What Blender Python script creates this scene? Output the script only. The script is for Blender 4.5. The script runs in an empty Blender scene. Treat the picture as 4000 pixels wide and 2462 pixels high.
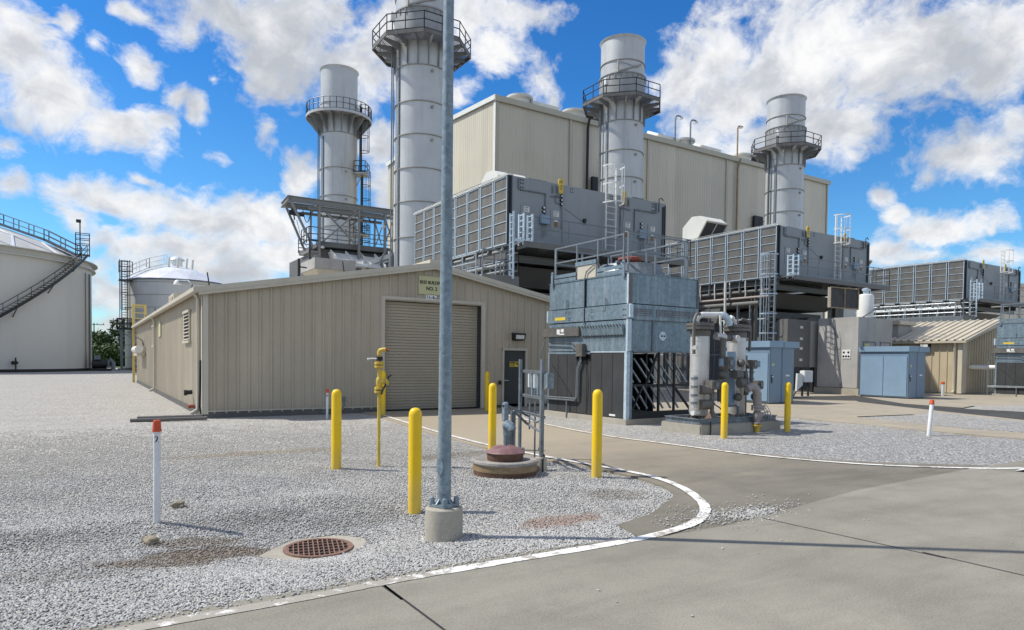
import bpy, bmesh, math, random
import numpy as np
from mathutils import Vector, Matrix

random.seed(7)
S = bpy.context.scene
COL = S.collection
R = math.radians
V = Vector

# ------------------------------------------------------------------ mesh builder
class MB:
    def __init__(self):
        self.v = []; self.f = []; self.mi = []; self.cur = 0; self.ch = []
    def add(self, vs, fs):
        o = len(self.v)
        self.ch.append((o, len(self.f), len(vs), len(fs)))
        self.v += [tuple(p) for p in vs]
        for f in fs:
            self.f.append([i + o for i in f]); self.mi.append(self.cur)
        return self
    def box(self, x0, y0, z0, x1, y1, z1):
        if x0 > x1: x0, x1 = x1, x0
        if y0 > y1: y0, y1 = y1, y0
        if z0 > z1: z0, z1 = z1, z0
        return self.add([(x0,y0,z0),(x1,y0,z0),(x1,y1,z0),(x0,y1,z0),(x0,y0,z1),(x1,y0,z1),(x1,y1,z1),(x0,y1,z1)],
            [(0,3,2,1),(4,5,6,7),(0,1,5,4),(1,2,6,5),(2,3,7,6),(3,0,4,7)])
    def hexa(self, pts):
        return self.add(pts, [(0,3,2,1),(4,5,6,7),(0,1,5,4),(1,2,6,5),(2,3,7,6),(3,0,4,7)])
    def beam(self, p, q, w, h, up=(0,0,1)):
        p = V(p); q = V(q); d = (q-p).normalized(); up = V(up)
        s = d.cross(up)
        if s.length < 1e-4: s = d.cross(V((0,1,0)))
        s.normalize(); u = s.cross(d).normalized()
        s *= w/2; u *= h/2
        a = [p-s-u, p+s-u, p+s+u, p-s+u]; b = [q-s-u, q+s-u, q+s+u, q-s+u]
        return self.add(a+b, [(0,1,2,3),(7,6,5,4),(0,4,5,1),(1,5,6,2),(2,6,7,3),(3,7,4,0)])
    def ibeam(self, p, q, w, h, t=0.02):
        p = V(p); q = V(q); d = (q-p).normalized(); s = d.cross(V((0,0,1)))
        if s.length < 1e-4: s = d.cross(V((0,1,0)))
        s.normalize(); u = s.cross(d)
        self.beam(p+u*(h/2-t/2), q+u*(h/2-t/2), w, t)
        self.beam(p-u*(h/2-t/2), q-u*(h/2-t/2), w, t)
        return self.beam(p, q, t, h-2*t)
    def cyl(self, p, q, r0, r1=None, seg=12, cap=True):
        if r1 is None: r1 = r0
        p = V(p); q = V(q); d = (q-p).normalized()
        a = d.cross(V((0,0,1)))
        if a.length < 1e-3: a = V((1,0,0))
        a.normalize(); b = d.cross(a)
        vs = []
        for c, r in ((p, r0), (q, r1)):
            for i in range(seg):
                t = 2*math.pi*i/seg
                vs.append(c + a*(r*math.cos(t)) + b*(r*math.sin(t)))
        fs = [(i, (i+1) % seg, seg+(i+1) % seg, seg+i) for i in range(seg)]
        if cap: fs += [tuple(range(seg-1, -1, -1)), tuple(range(seg, 2*seg))]
        return self.add(vs, fs)
    def tube(self, pts, r, seg=8, cap=True):
        pts = [V(p) for p in pts]; n = len(pts)
        rr = r if isinstance(r, (list, tuple)) else [r]*n
        vs = []; a = None
        for i, p in enumerate(pts):
            d = (pts[min(i+1, n-1)] - pts[max(i-1, 0)]).normalized()
            if a is None:
                a = d.cross(V((0,0,1)))
                if a.length < 1e-3: a = V((1,0,0))
            a = (a - d*a.dot(d)).normalized(); b = d.cross(a)
            k = 1.0
            if 0 < i < n-1:
                d1 = (pts[i]-pts[i-1]).normalized(); d2 = (pts[i+1]-pts[i]).normalized()
                k = 1.0/max(0.6, math.cos(d1.angle(d2)/2))
            for j in range(seg):
                t = 2*math.pi*j/seg
                vs.append(p + (a*math.cos(t) + b*math.sin(t))*rr[i]*(1+(k-1)*0.5))
        fs = []
        for i in range(n-1):
            for j in range(seg):
                fs.append((i*seg+j, i*seg+(j+1) % seg, (i+1)*seg+(j+1) % seg, (i+1)*seg+j))
        if cap: fs += [tuple(range(seg-1, -1, -1)), tuple(range((n-1)*seg, n*seg))]
        return self.add(vs, fs)
    def lathe(self, prof, c=(0,0,0), seg=24, cap=True):
        vs = []; n = len(prof)
        for r, z in prof:
            for i in range(seg):
                t = 2*math.pi*i/seg
                vs.append((c[0]+r*math.cos(t), c[1]+r*math.sin(t), c[2]+z))
        fs = []
        for k in range(n-1):
            for i in range(seg):
                fs.append((k*seg+i, k*seg+(i+1) % seg, (k+1)*seg+(i+1) % seg, (k+1)*seg+i))
        if cap: fs += [tuple(range(seg-1, -1, -1)), tuple(range((n-1)*seg, n*seg))]
        return self.add(vs, fs)
    def ring(self, c, r0, r1, z0, z1, seg=24):
        return self.lathe([(r0,z0),(r1,z0),(r1,z1),(r0,z1),(r0,z0)], c, seg, cap=False)
    def prism(self, poly, z0, z1):
        n = len(poly)
        vs = [(p[0],p[1],z0) for p in poly] + [(p[0],p[1],z1) for p in poly]
        fs = [tuple(range(n-1,-1,-1)), tuple(range(n,2*n))] + [(i,(i+1)%n,n+(i+1)%n,n+i) for i in range(n)]
        return self.add(vs, fs)
    def extr(self, poly, d):
        d = V(d); n = len(poly); poly = [V(p) for p in poly]
        fs = [tuple(range(n-1,-1,-1)), tuple(range(n,2*n))] + [(i,(i+1)%n,n+(i+1)%n,n+i) for i in range(n)]
        return self.add(poly + [p+d for p in poly], fs)
    def quad(self, *p):
        return self.add(p, [tuple(range(len(p)))])
    def ball(self, c, r, seg=10, rings=6, sz=1.0):
        prof = [(r*math.cos(-math.pi/2+math.pi*k/rings), sz*r*math.sin(-math.pi/2+math.pi*k/rings)) for k in range(rings+1)]
        prof[0] = (r*0.02, prof[0][1]); prof[-1] = (r*0.02, prof[-1][1])
        return self.lathe(prof, c, seg)
    def ribs(self, p0, udir, L, bot, top, n, pitch, rw, depth, openings=()):
        """ribbed sheet: bot(u), top(u) give offsets (Vector) from p0 + u*udir"""
        p0 = V(p0); udir = V(udir).normalized(); n = V(n)
        br = {0.0, L}
        k = 0
        while k*pitch < L:
            a = k*pitch + (pitch-rw)
            for t in (a, a+rw*.22, a+rw*.78, a+rw):
                if 0 < t < L: br.add(t)
            k += 1
        for o in openings: br.add(o[0]); br.add(o[1])
        br = sorted(br)
        def off(u):
            t = (u % pitch) - (pitch-rw)
            if t <= 1e-6 or t >= rw-1e-6: return 0
            e = rw*.22
            if t < e: return depth*t/e
            if t > rw-e: return depth*(rw-t)/e
            return depth
        for a, b in zip(br[:-1], br[1:]):
            if b-a < 1e-5: continue
            m = (a+b)/2; zt = None
            for o in openings:
                if o[0] < m < o[1]: zt = o[2]
            pa = p0+udir*a+n*off(a); pb = p0+udir*b+n*off(b)
            ba, bb = bot(a), bot(b)
            if zt is not None: ba = V((0,0,zt-p0.z)); bb = ba
            self.quad(pa+ba, pb+bb, pb+top(b), pa+top(a))
        return self

def tag(o, label=None, cat=None, group=None, kind=None):
    if label: o['label'] = label
    if cat: o['category'] = cat
    if group: o['group'] = group
    if kind: o['kind'] = kind
    return o

def wloc(o):
    l = V((0,0,0))
    while o is not None:
        l = l + V(o.location); o = o.parent
    return l

def pieces(mb, gap):
    """the separate pieces of a builder: shapes whose boxes come within gap of each other stay together"""
    bx = []
    for o, fo, n, m in mb.ch:
        v = mb.v[o:o+n]; bx.append(([min(p[i] for p in v) for i in range(3)], [max(p[i] for p in v) for i in range(3)]))
    par = list(range(len(bx)))
    def find(i):
        while par[i] != i: i = par[i]
        return i
    for i in range(len(bx)):
        for j in range(i):
            if all(bx[i][0][k]-gap <= bx[j][1][k] and bx[j][0][k]-gap <= bx[i][1][k] for k in range(3)): par[find(i)] = find(j)
    out = {}
    for i, (o, fo, n, m) in enumerate(mb.ch):
        q = out.setdefault(find(i), MB()); q.add(mb.v[o:o+n], [[k-o for k in f] for f in mb.f[fo:fo+m]])
    return list(out.values())

def build_each(name, mb, mat, parent, gap=.03, **kw):
    return [build(name, q, mat, parent, **kw) for q in pieces(mb, gap)]

def build(name, mb, mat, parent=None, label=None, cat=None, group=None, kind=None, bevel=0, smooth=35, recalc=True, loc=None):
    me = bpy.data.meshes.new(name)
    o = bpy.data.objects.new(name, me)
    base = wloc(parent) if parent else (V(loc) if loc else V((0,0,0)))
    if loc and not parent: o.location = loc
    me.from_pydata([(p[0]-base.x, p[1]-base.y, p[2]-base.z) for p in mb.v], [], mb.f)
    for m in (mat if isinstance(mat, (list, tuple)) else [mat]): me.materials.append(m)
    if max(mb.mi, default=0) > 0: me.polygons.foreach_set('material_index', mb.mi)
    if recalc or bevel:
        b = bmesh.new(); b.from_mesh(me)
        if bevel:
            es = [e for e in b.edges if len(e.link_faces) == 2 and e.calc_face_angle(0) > 0.5]
            bmesh.ops.bevel(b, geom=es, offset=bevel, segments=2, affect='EDGES', clamp_overlap=True)
        if recalc: bmesh.ops.recalc_face_normals(b, faces=b.faces)
        b.to_mesh(me); b.free()
    if smooth:
        me.polygons.foreach_set('use_smooth', [True]*len(me.polygons))
        me.set_sharp_from_angle(angle=R(smooth))
    me.update()
    COL.objects.link(o)
    if parent: o.parent = parent
    tag(o, label, cat, group, kind)
    return o

def thing(name, loc, label, cat, group=None):
    o = bpy.data.objects.new(name, None); COL.objects.link(o)
    o.empty_display_size = 0.3; o.location = loc
    return tag(o, label, cat, group)

def copy_tree(o, parent=None):
    c = o.copy(); COL.objects.link(c)
    if parent: c.parent = parent
    for ch in list(o.children): copy_tree(ch, c)
    return c

def dup(o, loc, label, rz=None):
    c = copy_tree(o); c.location = loc; c['label'] = label
    if rz is not None: c.rotation_euler.z = rz
    return c

# ------------------------------------------------------------------ materials
def new_mat(name):
    m = bpy.data.materials.new(name); m.use_nodes = True
    nt = m.node_tree; b = nt.nodes['Principled BSDF']
    return m, nt, b
def N(nt, t, **kw):
    n = nt.nodes.new(t)
    for k, v in kw.items(): setattr(n, k, v)
    return n
def ramp(nt, src, stops):
    r = N(nt, 'ShaderNodeValToRGB'); e = r.color_ramp.elements
    while len(e) < len(stops): e.new(0.5)
    for k, (p, c) in enumerate(stops):
        e[k].position = p; e[k].color = (c[0], c[1], c[2], 1) if isinstance(c, (tuple, list)) else (c, c, c, 1)
    nt.links.new(src, r.inputs[0]); return r.outputs[0]
def mixc(nt, fac, a, b, mode='MIX'):
    m = N(nt, 'ShaderNodeMix', data_type='RGBA', blend_type=mode)
    for sock, val in ((m.inputs[0], fac), (m.inputs[6], a), (m.inputs[7], b)):
        if hasattr(val, 'is_output'): nt.links.new(val, sock)
        elif isinstance(val, (int, float)): sock.default_value = val
        else: sock.default_value = (val[0], val[1], val[2], 1)
    return m.outputs[2]
def math_(nt, op, a, b=0.0, clamp=False):
    m = N(nt, 'ShaderNodeMath', operation=op, use_clamp=clamp)
    for sock, val in ((m.inputs[0], a), (m.inputs[1], b)):
        if hasattr(val, 'is_output'): nt.links.new(val, sock)
        else: sock.default_value = val
    return m.outputs[0]
def noise(nt, vec, scale, detail=4, rough=.55, dist=0):
    n = N(nt, 'ShaderNodeTexNoise'); n.inputs['Scale'].default_value = scale
    n.inputs['Detail'].default_value = detail; n.inputs['Roughness'].default_value = rough
    n.inputs['Distortion'].default_value = dist
    nt.links.new(vec, n.inputs['Vector']); return n.outputs['Fac']
def wpos(nt, scale=None):
    g = N(nt, 'ShaderNodeNewGeometry').outputs['Position']
    if scale:
        m = N(nt, 'ShaderNodeMapping'); m.inputs['Scale'].default_value = scale
        nt.links.new(g, m.inputs['Vector']); return m.outputs['Vector']
    return g
def bump(nt, b, h, strength=.3, dist=.01):
    n = N(nt, 'ShaderNodeBump'); n.inputs['Strength'].default_value = strength; n.inputs['Distance'].default_value = dist
    nt.links.new(h, n.inputs['Height']); nt.links.new(n.outputs[0], b.inputs['Normal'])

def paint(name, col, rough=.5, metal=0., var=.12, vs=1.2, streak=.25, scol=(.12,.09,.06), fine=.06, bmp=.0, ss=(5,5,.35), spec=.4, dust=0.0, sheet=0.0):
    m, nt, b = new_mat(name)
    p = wpos(nt)
    big = noise(nt, p, vs, 5, .6)
    c = mixc(nt, ramp(nt, big, [(.3, 0), (.7, 1)]), [x*(1-var) for x in col], [min(1, x*(1+var)) for x in col])
    if fine:
        fn = noise(nt, p, 45, 3, .6)
        c = mixc(nt, 1.0, c, ramp(nt, fn, [(.3, 1-fine*2), (.7, 1+fine)]), 'MULTIPLY')
    if streak:
        st = noise(nt, wpos(nt, ss), 1.0, 5, .65)
        c = mixc(nt, math_(nt, 'MULTIPLY', ramp(nt, st, [(.52, 0), (.78, 1)]), streak), c, scol)
    if sheet:                                                   # each cladding sheet weathers a little differently
        dv = N(nt, 'ShaderNodeVectorMath', operation='DIVIDE'); nt.links.new(p, dv.inputs[0]); dv.inputs[1].default_value = (sheet, sheet, 400)
        fl = N(nt, 'ShaderNodeVectorMath', operation='FLOOR'); nt.links.new(dv.outputs[0], fl.inputs[0])
        wn_ = N(nt, 'ShaderNodeTexWhiteNoise', noise_dimensions='3D'); nt.links.new(fl.outputs[0], wn_.inputs['Vector'])
        c = mixc(nt, 1.0, c, ramp(nt, wn_.outputs['Value'], [(0, .91), (1, 1.05)]), 'MULTIPLY')
        lo = N(nt, 'ShaderNodeSeparateXYZ'); nt.links.new(p, lo.inputs[0])
        bt = math_(nt, 'ADD', lo.outputs[2], math_(nt, 'MULTIPLY', noise(nt, wpos(nt, (3,3,.6)), 1.0, 5, .7), 1.6))
        c = mixc(nt, math_(nt, 'MULTIPLY', ramp(nt, bt, [(.62, 1), (1.5, 0)]), .30), c, (.15,.12,.085))
    if dust:
        sep = N(nt, 'ShaderNodeSeparateXYZ'); nt.links.new(p, sep.inputs[0])
        hz = math_(nt, 'ADD', sep.outputs[2], math_(nt, 'MULTIPLY', noise(nt, p, 3, 3), .5))
        c = mixc(nt, math_(nt, 'MULTIPLY', ramp(nt, hz, [(.25, 1), (.75, 0)]), dust), c, (.34,.30,.24))
    nt.links.new(c, b.inputs['Base Color'])
    b.inputs['Metallic'].default_value = metal
    b.inputs['Specular IOR Level'].default_value = spec
    rr = math_(nt, 'ADD', math_(nt, 'MULTIPLY', big, .25), rough-.12)
    nt.links.new(rr, b.inputs['Roughness'])
    if bmp: bump(nt, b, noise(nt, p, 60, 3), bmp, .004)
    return m

def galv(name, col=(.36,.42,.47), rough=.45, metal=.35, spread=.25, scale=22, dirt=.25):
    m, nt, b = new_mat(name)
    p = wpos(nt)
    n0 = noise(nt, p, 6, 3)
    vo = N(nt, 'ShaderNodeTexVoronoi'); vo.inputs['Scale'].default_value = scale
    vo.inputs['Randomness'].default_value = 1
    wv = N(nt, 'ShaderNodeVectorMath', operation='ADD'); nt.links.new(p, wv.inputs[0])
    nn = N(nt, 'ShaderNodeTexNoise'); nn.inputs['Scale'].default_value = 14; nt.links.new(p, nn.inputs['Vector'])
    sc = N(nt, 'ShaderNodeVectorMath', operation='SCALE'); sc.inputs['Scale'].default_value = .08; nt.links.new(nn.outputs['Color'], sc.inputs[0])
    nt.links.new(sc.outputs[0], wv.inputs[1]); nt.links.new(wv.outputs[0], vo.inputs['Vector'])
    sep = N(nt, 'ShaderNodeSeparateColor'); nt.links.new(vo.outputs['Color'], sep.inputs[0])
    f = math_(nt, 'ADD', math_(nt, 'MULTIPLY', sep.outputs[0], .5), math_(nt, 'MULTIPLY', noise(nt, p, 3.0, 5, .7), .6))
    c = mixc(nt, ramp(nt, f, [(.25, 0), (.8, 1)]), [x*(1-spread) for x in col], [min(1, x*(1+spread)) for x in col])
    st = noise(nt, wpos(nt, (7,7,.5)), 1.0, 5, .65)
    c = mixc(nt, math_(nt, 'MULTIPLY', ramp(nt, st, [(.5, 0), (.75, 1)]), dirt), c, (.62,.66,.68))
    c = mixc(nt, math_(nt, 'MULTIPLY', ramp(nt, noise(nt, p, 1.7, 6, .7), [(.55, 0), (.8, 1)]), dirt), c, (.12,.11,.10))
    nt.links.new(c, b.inputs['Base Color'])
    b.inputs['Metallic'].default_value = metal
    nt.links.new(math_(nt, 'ADD', math_(nt, 'MULTIPLY', sep.outputs[1], .2), rough-.1), b.inputs['Roughness'])
    return m

def concrete(name, col, var=.18, stain=.4, stcol=(.12,.10,.08), tracks=0., spk=.12, bmp=.25):
    m, nt, b = new_mat(name)
    p = wpos(nt)
    c = mixc(nt, ramp(nt, noise(nt, p, .55, 7, .65), [(.3, 0), (.7, 1)]), [x*(1-var) for x in col], [min(1, x*(1+var)) for x in col])
    c = mixc(nt, math_(nt, 'MULTIPLY', ramp(nt, noise(nt, p, 1.3, 8, .72, .6), [(.5, 0), (.75, 1)]), stain), c, stcol)
    if tracks:
        c = mixc(nt, math_(nt, 'MULTIPLY', ramp(nt, noise(nt, wpos(nt, (.5,2.6,1)), 1.0, 6, .65, .4), [(.45, 0), (.7, 1)]), tracks), c, [x*.55 for x in col])
    f = noise(nt, p, 70, 4, .7)
    c = mixc(nt, 1.0, c, ramp(nt, f, [(.25, 1-spk*2), (.75, 1+spk)]), 'MULTIPLY')
    vo = N(nt, 'ShaderNodeTexVoronoi'); vo.inputs['Scale'].default_value = 16; nt.links.new(p, vo.inputs['Vector'])
    sp = math_(nt, 'LESS_THAN', vo.outputs['Distance'], .07)
    c = mixc(nt, math_(nt, 'MULTIPLY', sp, .45), c, (.06,.055,.05))
    nt.links.new(c, b.inputs['Base Color'])
    b.inputs['Roughness'].default_value = .88; b.inputs['Specular IOR Level'].default_value = .25
    bump(nt, b, math_(nt, 'ADD', f, math_(nt, 'MULTIPLY', noise(nt, p, 9, 4), .6)), bmp, .006)
    return m

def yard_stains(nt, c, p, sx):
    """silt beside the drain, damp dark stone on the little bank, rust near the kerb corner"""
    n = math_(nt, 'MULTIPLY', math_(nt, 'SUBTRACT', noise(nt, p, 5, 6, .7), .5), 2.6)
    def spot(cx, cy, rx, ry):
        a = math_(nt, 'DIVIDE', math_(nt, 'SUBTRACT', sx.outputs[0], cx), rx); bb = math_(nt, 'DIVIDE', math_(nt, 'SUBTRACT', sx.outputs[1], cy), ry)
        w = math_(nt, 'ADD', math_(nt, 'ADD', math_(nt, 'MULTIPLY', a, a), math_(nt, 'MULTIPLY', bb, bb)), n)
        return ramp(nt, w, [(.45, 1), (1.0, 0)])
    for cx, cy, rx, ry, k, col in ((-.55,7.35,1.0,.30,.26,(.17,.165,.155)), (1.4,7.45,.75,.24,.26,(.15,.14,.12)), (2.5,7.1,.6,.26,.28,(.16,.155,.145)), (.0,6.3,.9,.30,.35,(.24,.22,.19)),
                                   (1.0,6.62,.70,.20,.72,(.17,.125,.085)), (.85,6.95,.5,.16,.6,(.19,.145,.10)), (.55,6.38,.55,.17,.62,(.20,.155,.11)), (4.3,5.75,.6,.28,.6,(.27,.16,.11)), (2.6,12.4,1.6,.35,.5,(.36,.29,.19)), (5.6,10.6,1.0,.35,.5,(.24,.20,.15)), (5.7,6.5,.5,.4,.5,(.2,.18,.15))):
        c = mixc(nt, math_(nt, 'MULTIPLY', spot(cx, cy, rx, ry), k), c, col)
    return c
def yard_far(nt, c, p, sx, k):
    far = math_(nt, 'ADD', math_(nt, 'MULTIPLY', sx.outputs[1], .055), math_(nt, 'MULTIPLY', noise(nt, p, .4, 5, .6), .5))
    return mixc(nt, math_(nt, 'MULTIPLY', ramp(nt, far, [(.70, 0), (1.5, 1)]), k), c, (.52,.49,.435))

def gravel(name, stones=True):
    m, nt, b = new_mat(name)
    p = wpos(nt)
    vo = N(nt, 'ShaderNodeTexVoronoi'); vo.inputs['Scale'].default_value = 30; nt.links.new(p, vo.inputs['Vector'])
    sep = N(nt, 'ShaderNodeSeparateColor'); nt.links.new(vo.outputs['Color'], sep.inputs[0])
    c = ramp(nt, sep.outputs[0], [(0, (.16,.16,.165)), (.25, (.30,.30,.30)), (.6, (.42,.42,.415)), (.85, (.54,.53,.515)), (1, (.68,.67,.65))])
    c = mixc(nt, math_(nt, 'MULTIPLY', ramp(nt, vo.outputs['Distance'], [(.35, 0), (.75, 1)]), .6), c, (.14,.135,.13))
    sx = N(nt, 'ShaderNodeSeparateXYZ'); nt.links.new(p, sx.inputs[0])
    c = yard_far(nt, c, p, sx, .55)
    cl = noise(nt, p, 9, 6, .8)
    c = mixc(nt, 1.0, c, ramp(nt, cl, [(.36, .55), (.5, 1.0), (.66, 1.3)]), 'MULTIPLY')
    c = mixc(nt, math_(nt, 'MULTIPLY', ramp(nt, noise(nt, wpos(nt, (.6,1.5,1)), .9, 7, .68), [(.42, 0), (.66, 1)]), .38), c, (.27,.255,.235))
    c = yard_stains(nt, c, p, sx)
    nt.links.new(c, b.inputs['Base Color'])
    b.inputs['Roughness'].default_value = .9; b.inputs['Specular IOR Level'].default_value = .2
    h = math_(nt, 'SUBTRACT', 1.0, vo.outputs['Distance'])
    bump(nt, b, math_(nt, 'ADD', h, math_(nt, 'MULTIPLY', noise(nt, p, 7, 5, .65), 1.0)), .9, .03)
    return m

def stone_mat(name, stops):
    m, nt, b = new_mat(name)
    g = N(nt, 'ShaderNodeNewGeometry')
    c = ramp(nt, g.outputs['Random Per Island'], stops)
    c = mixc(nt, 1.0, c, ramp(nt, noise(nt, g.outputs['Position'], 90, 3), [(.3, .8), (.7, 1.15)]), 'MULTIPLY')
    sx = N(nt, 'ShaderNodeSeparateXYZ'); nt.links.new(g.outputs['Position'], sx.inputs[0])
    c = mixc(nt, math_(nt, 'MULTIPLY', ramp(nt, noise(nt, g.outputs['Position'], .7, 6, .65), [(.45, 0), (.7, 1)]), .2), c, (.26,.245,.22))
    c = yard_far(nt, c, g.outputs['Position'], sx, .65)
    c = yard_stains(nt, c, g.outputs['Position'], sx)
    nt.links.new(c, b.inputs['Base Color']); b.inputs['Roughness'].default_value = .85
    return m

def screen_mat(name, base, dark, scale):
    m, nt, b = new_mat(name)
    p = wpos(nt)
    c = mixc(nt, ramp(nt, noise(nt, wpos(nt, (1,1,.55)), 2.4, 5, .6), [(.3, 0), (.72, 1)]), dark, base)
    c = mixc(nt, math_(nt, 'MULTIPLY', noise(nt, p, 80, 2), .35), c, (.05,.05,.05))
    nt.links.new(c, b.inputs['Base Color']); b.inputs['Roughness'].default_value = .75
    bump(nt, b, noise(nt, p, 120, 2), .4, .01)
    return m

def worn_paint(name):
    m, nt, b = new_mat(name)
    p = wpos(nt)
    n1 = noise(nt, p, 5, 8, .75); sx = N(nt, 'ShaderNodeSeparateXYZ'); nt.links.new(p, sx.inputs[0])
    wear = math_(nt, 'ADD', n1, math_(nt, 'MINIMUM', math_(nt, 'MAXIMUM', math_(nt, 'MULTIPLY', math_(nt, 'SUBTRACT', 3.3, sx.outputs[0]), .075), 0.0), .12))
    c = mixc(nt, ramp(nt, wear, [(.51, 0), (.58, 1)]), (.76,.75,.72), (.33,.305,.26))
    far = ramp(nt, math_(nt, 'MULTIPLY', sx.outputs[1], .05), [(.3, 0), (.55, 1)])
    c = mixc(nt, math_(nt, 'MULTIPLY', far, .45), c, (.50,.44,.36))
    nt.links.new(c, b.inputs['Base Color']); b.inputs['Roughness'].default_value = .75
    return m

def leaf_mat(name, a, b_):
    m, nt, b = new_mat(name)
    g = N(nt, 'ShaderNodeNewGeometry')
    c = mixc(nt, g.outputs['Random Per Island'], a, b_)
    nt.links.new(c, b.inputs['Base Color']); b.inputs['Roughness'].default_value = .7
    return m

M = {}
M['tan'] = paint('tan_siding', (.46,.40,.305), .5, 0, .07, .9, .22, (.16,.13,.09), .05, dust=.4, sheet=.915)
M['shed_tan'] = paint('shed_siding', (.50,.42,.29), .5, 0, .06, .9, .12, (.2,.16,.1), .04, dust=.3)
M['tan_trim'] = paint('tan_trim', (.54,.495,.405), .45, 0, .06, 1.5, .12, (.2,.16,.11), .03)
M['tan_roof'] = paint('tan_roof', (.52,.47,.37), .45, 0, .08, 1, .15, (.25,.2,.14), .03)
M['door_tan'] = paint('roller_door_paint', (.46,.405,.315), .45, 0, .06, .8, .16, (.17,.14,.10), .03, dust=.5)
M['door_dark'] = paint('dark_door_paint', (.045,.05,.052), .45, 0, .1, 1, .1, (.1,.1,.1), .03)
M['cream'] = paint('cream_siding', (.61,.565,.46), .5, 0, .05, .25, .16, (.25,.21,.15), .04, ss=(.8,.8,.06), sheet=1.2)
M['cream_trim'] = paint('cream_trim', (.48,.45,.36), .5, 0, .05, .5, .1, fine=.03)
M['stack'] = paint('stack_steel', (.53,.54,.54), .42, .2, .08, .6, .42, (.30,.275,.24), .04, ss=(1.3,1.3,.12))
_nt = M['stack'].node_tree; _b = _nt.nodes['Principled BSDF']; _c = _b.inputs['Base Color'].links[0].from_socket
_k = noise(_nt, wpos(_nt, (2.6,2.6,.16)), 1.0, 6, .7); _j = noise(_nt, wpos(_nt), .35, 4, .6)
_f = math_(_nt, 'MULTIPLY', ramp(_nt, _k, [(.56, 0), (.68, 1)]), ramp(_nt, _j, [(.42, 0), (.62, .6)]))
_nt.links.new(mixc(_nt, _f, _c, (.31,.25,.19)), _b.inputs['Base Color'])
M['stack_mid'] = paint('silencer_steel', (.33,.335,.335), .5, .2, .15, 1.2, .45, (.2,.17,.14), .05, ss=(1.3,1.3,.2))
M['stack_dark'] = paint('weathered_steel', (.17,.16,.15), .55, .3, .2, 1.5, .35, (.12,.08,.05), .05)
M['ringrust'] = paint('rusty_ring', (.34,.315,.28), .6, .2, .2, 2, .4, (.16,.09,.05), .05)
M['railblack'] = paint('dark_blue_rail', (.022,.028,.036), .4, 0, .1, 1, .0)
M['grating'] = paint('galvanised_grating', (.22,.23,.24), .5, .3, .15, 3, .3, (.1,.09,.08))
M['filter_grey'] = paint('filter_casing_grey', (.27,.295,.315), .5, 0, .07, .7, .18, (.12,.115,.11), .05)
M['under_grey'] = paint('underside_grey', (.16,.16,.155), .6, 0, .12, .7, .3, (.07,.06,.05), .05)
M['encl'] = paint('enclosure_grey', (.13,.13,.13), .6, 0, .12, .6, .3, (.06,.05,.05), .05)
M['frame_white'] = galv('bright_frame', (.50,.60,.68), .4, .2, .12, 14, .15)
M['screen'] = screen_mat('filter_screen', (.175,.17,.16), (.10,.099,.095), 60)
M['louvre_dark'] = screen_mat('dark_louvre', (.065,.06,.05), (.03,.028,.025), 50)
M['galv'] = galv('galvanised_sheet', (.18,.245,.29), .45, .3, .17, 15, .34)
M['galv_dark'] = galv('dull_galvanised', (.16,.185,.21), .5, .35, .2, 18, .3)
M['galv_pole'] = galv('galvanised_pole', (.20,.255,.295), .5, .3, .22, 26, .22)
M['galv_rail'] = galv('galvanised_rail', (.18,.205,.23), .45, .35, .15, 30, .2)
M['white_metal'] = paint('white_metal', (.72,.72,.69), .4, 0, .06, 1.5, .18, (.4,.36,.3), .03)
M['hood_white'] = paint('cream_hood', (.66,.66,.61), .45, 0, .05, .8, .15, (.4,.37,.3), .03)
M['mesh_black'] = screen_mat('black_mesh', (.045,.047,.05), (.022,.023,.025), 60)
M['black'] = paint('black_steel', (.02,.02,.022), .5, 0, .1, 1, .1, (.05,.04,.03))
M['bolly'] = paint('bollard_yellow', (.88,.57,.012), .30, 0, .04, 2, .10, (.50,.33,.05), .02, ss=(9,9,1.2), dust=.28)
_nt = M['bolly'].node_tree; _b = _nt.nodes['Principled BSDF']; _c = _b.inputs['Base Color'].links[0].from_socket
_k = ramp(_nt, noise(_nt, wpos(_nt), 14, 8, .78), [(.64, 0), (.70, 1)])
_nt.links.new(mixc(_nt, math_(_nt, 'MULTIPLY', _k, .55), _c, (.40,.27,.05)), _b.inputs['Base Color'])
M['yellow'] = paint('valve_yellow', (.66,.46,.07), .5, 0, .14, 6, .35, (.2,.13,.05), .06)
M['yellow_pale'] = paint('ladder_yellow', (.66,.52,.16), .5, 0, .08, 3, .2, (.4,.3,.12))
M['orange'] = paint('orange_cap', (.60,.085,.025), .5, 0, .1, 8, .15, (.25,.06,.03))
M['pvc'] = paint('white_pvc', (.74,.75,.76), .4, 0, .05, 4, .2, (.45,.40,.33), .03, dust=.25)
M['cab'] = paint('cabinet_blue_grey', (.175,.25,.335), .42, 0, .05, 1.2, .10, (.12,.15,.18), .03, dust=.2)
M['cabtop'] = paint('cabinet_top_blue', (.225,.325,.435), .42, 0, .05, 1.2, .1, (.15,.18,.2), .03)
M['greywall'] = paint('grey_precast', (.40,.39,.375), .7, 0, .12, 1, .35, (.17,.155,.14), .06, ss=(3,3,.3))
M['padc'] = concrete('pad_concrete', (.40,.37,.31), .2, .45, (.15,.12,.09))
M['road'] = concrete('road_concrete', (.283,.265,.220), .16, .5, (.175,.162,.138), .35, .19)
M['drive'] = concrete('drive_concrete', (.20,.183,.15), .16, .42, (.125,.116,.104), .5, .13)
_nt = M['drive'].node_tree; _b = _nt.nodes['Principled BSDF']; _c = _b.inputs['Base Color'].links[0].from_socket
_sx = N(_nt, 'ShaderNodeSeparateXYZ'); _nt.links.new(wpos(_nt), _sx.inputs[0])
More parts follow.
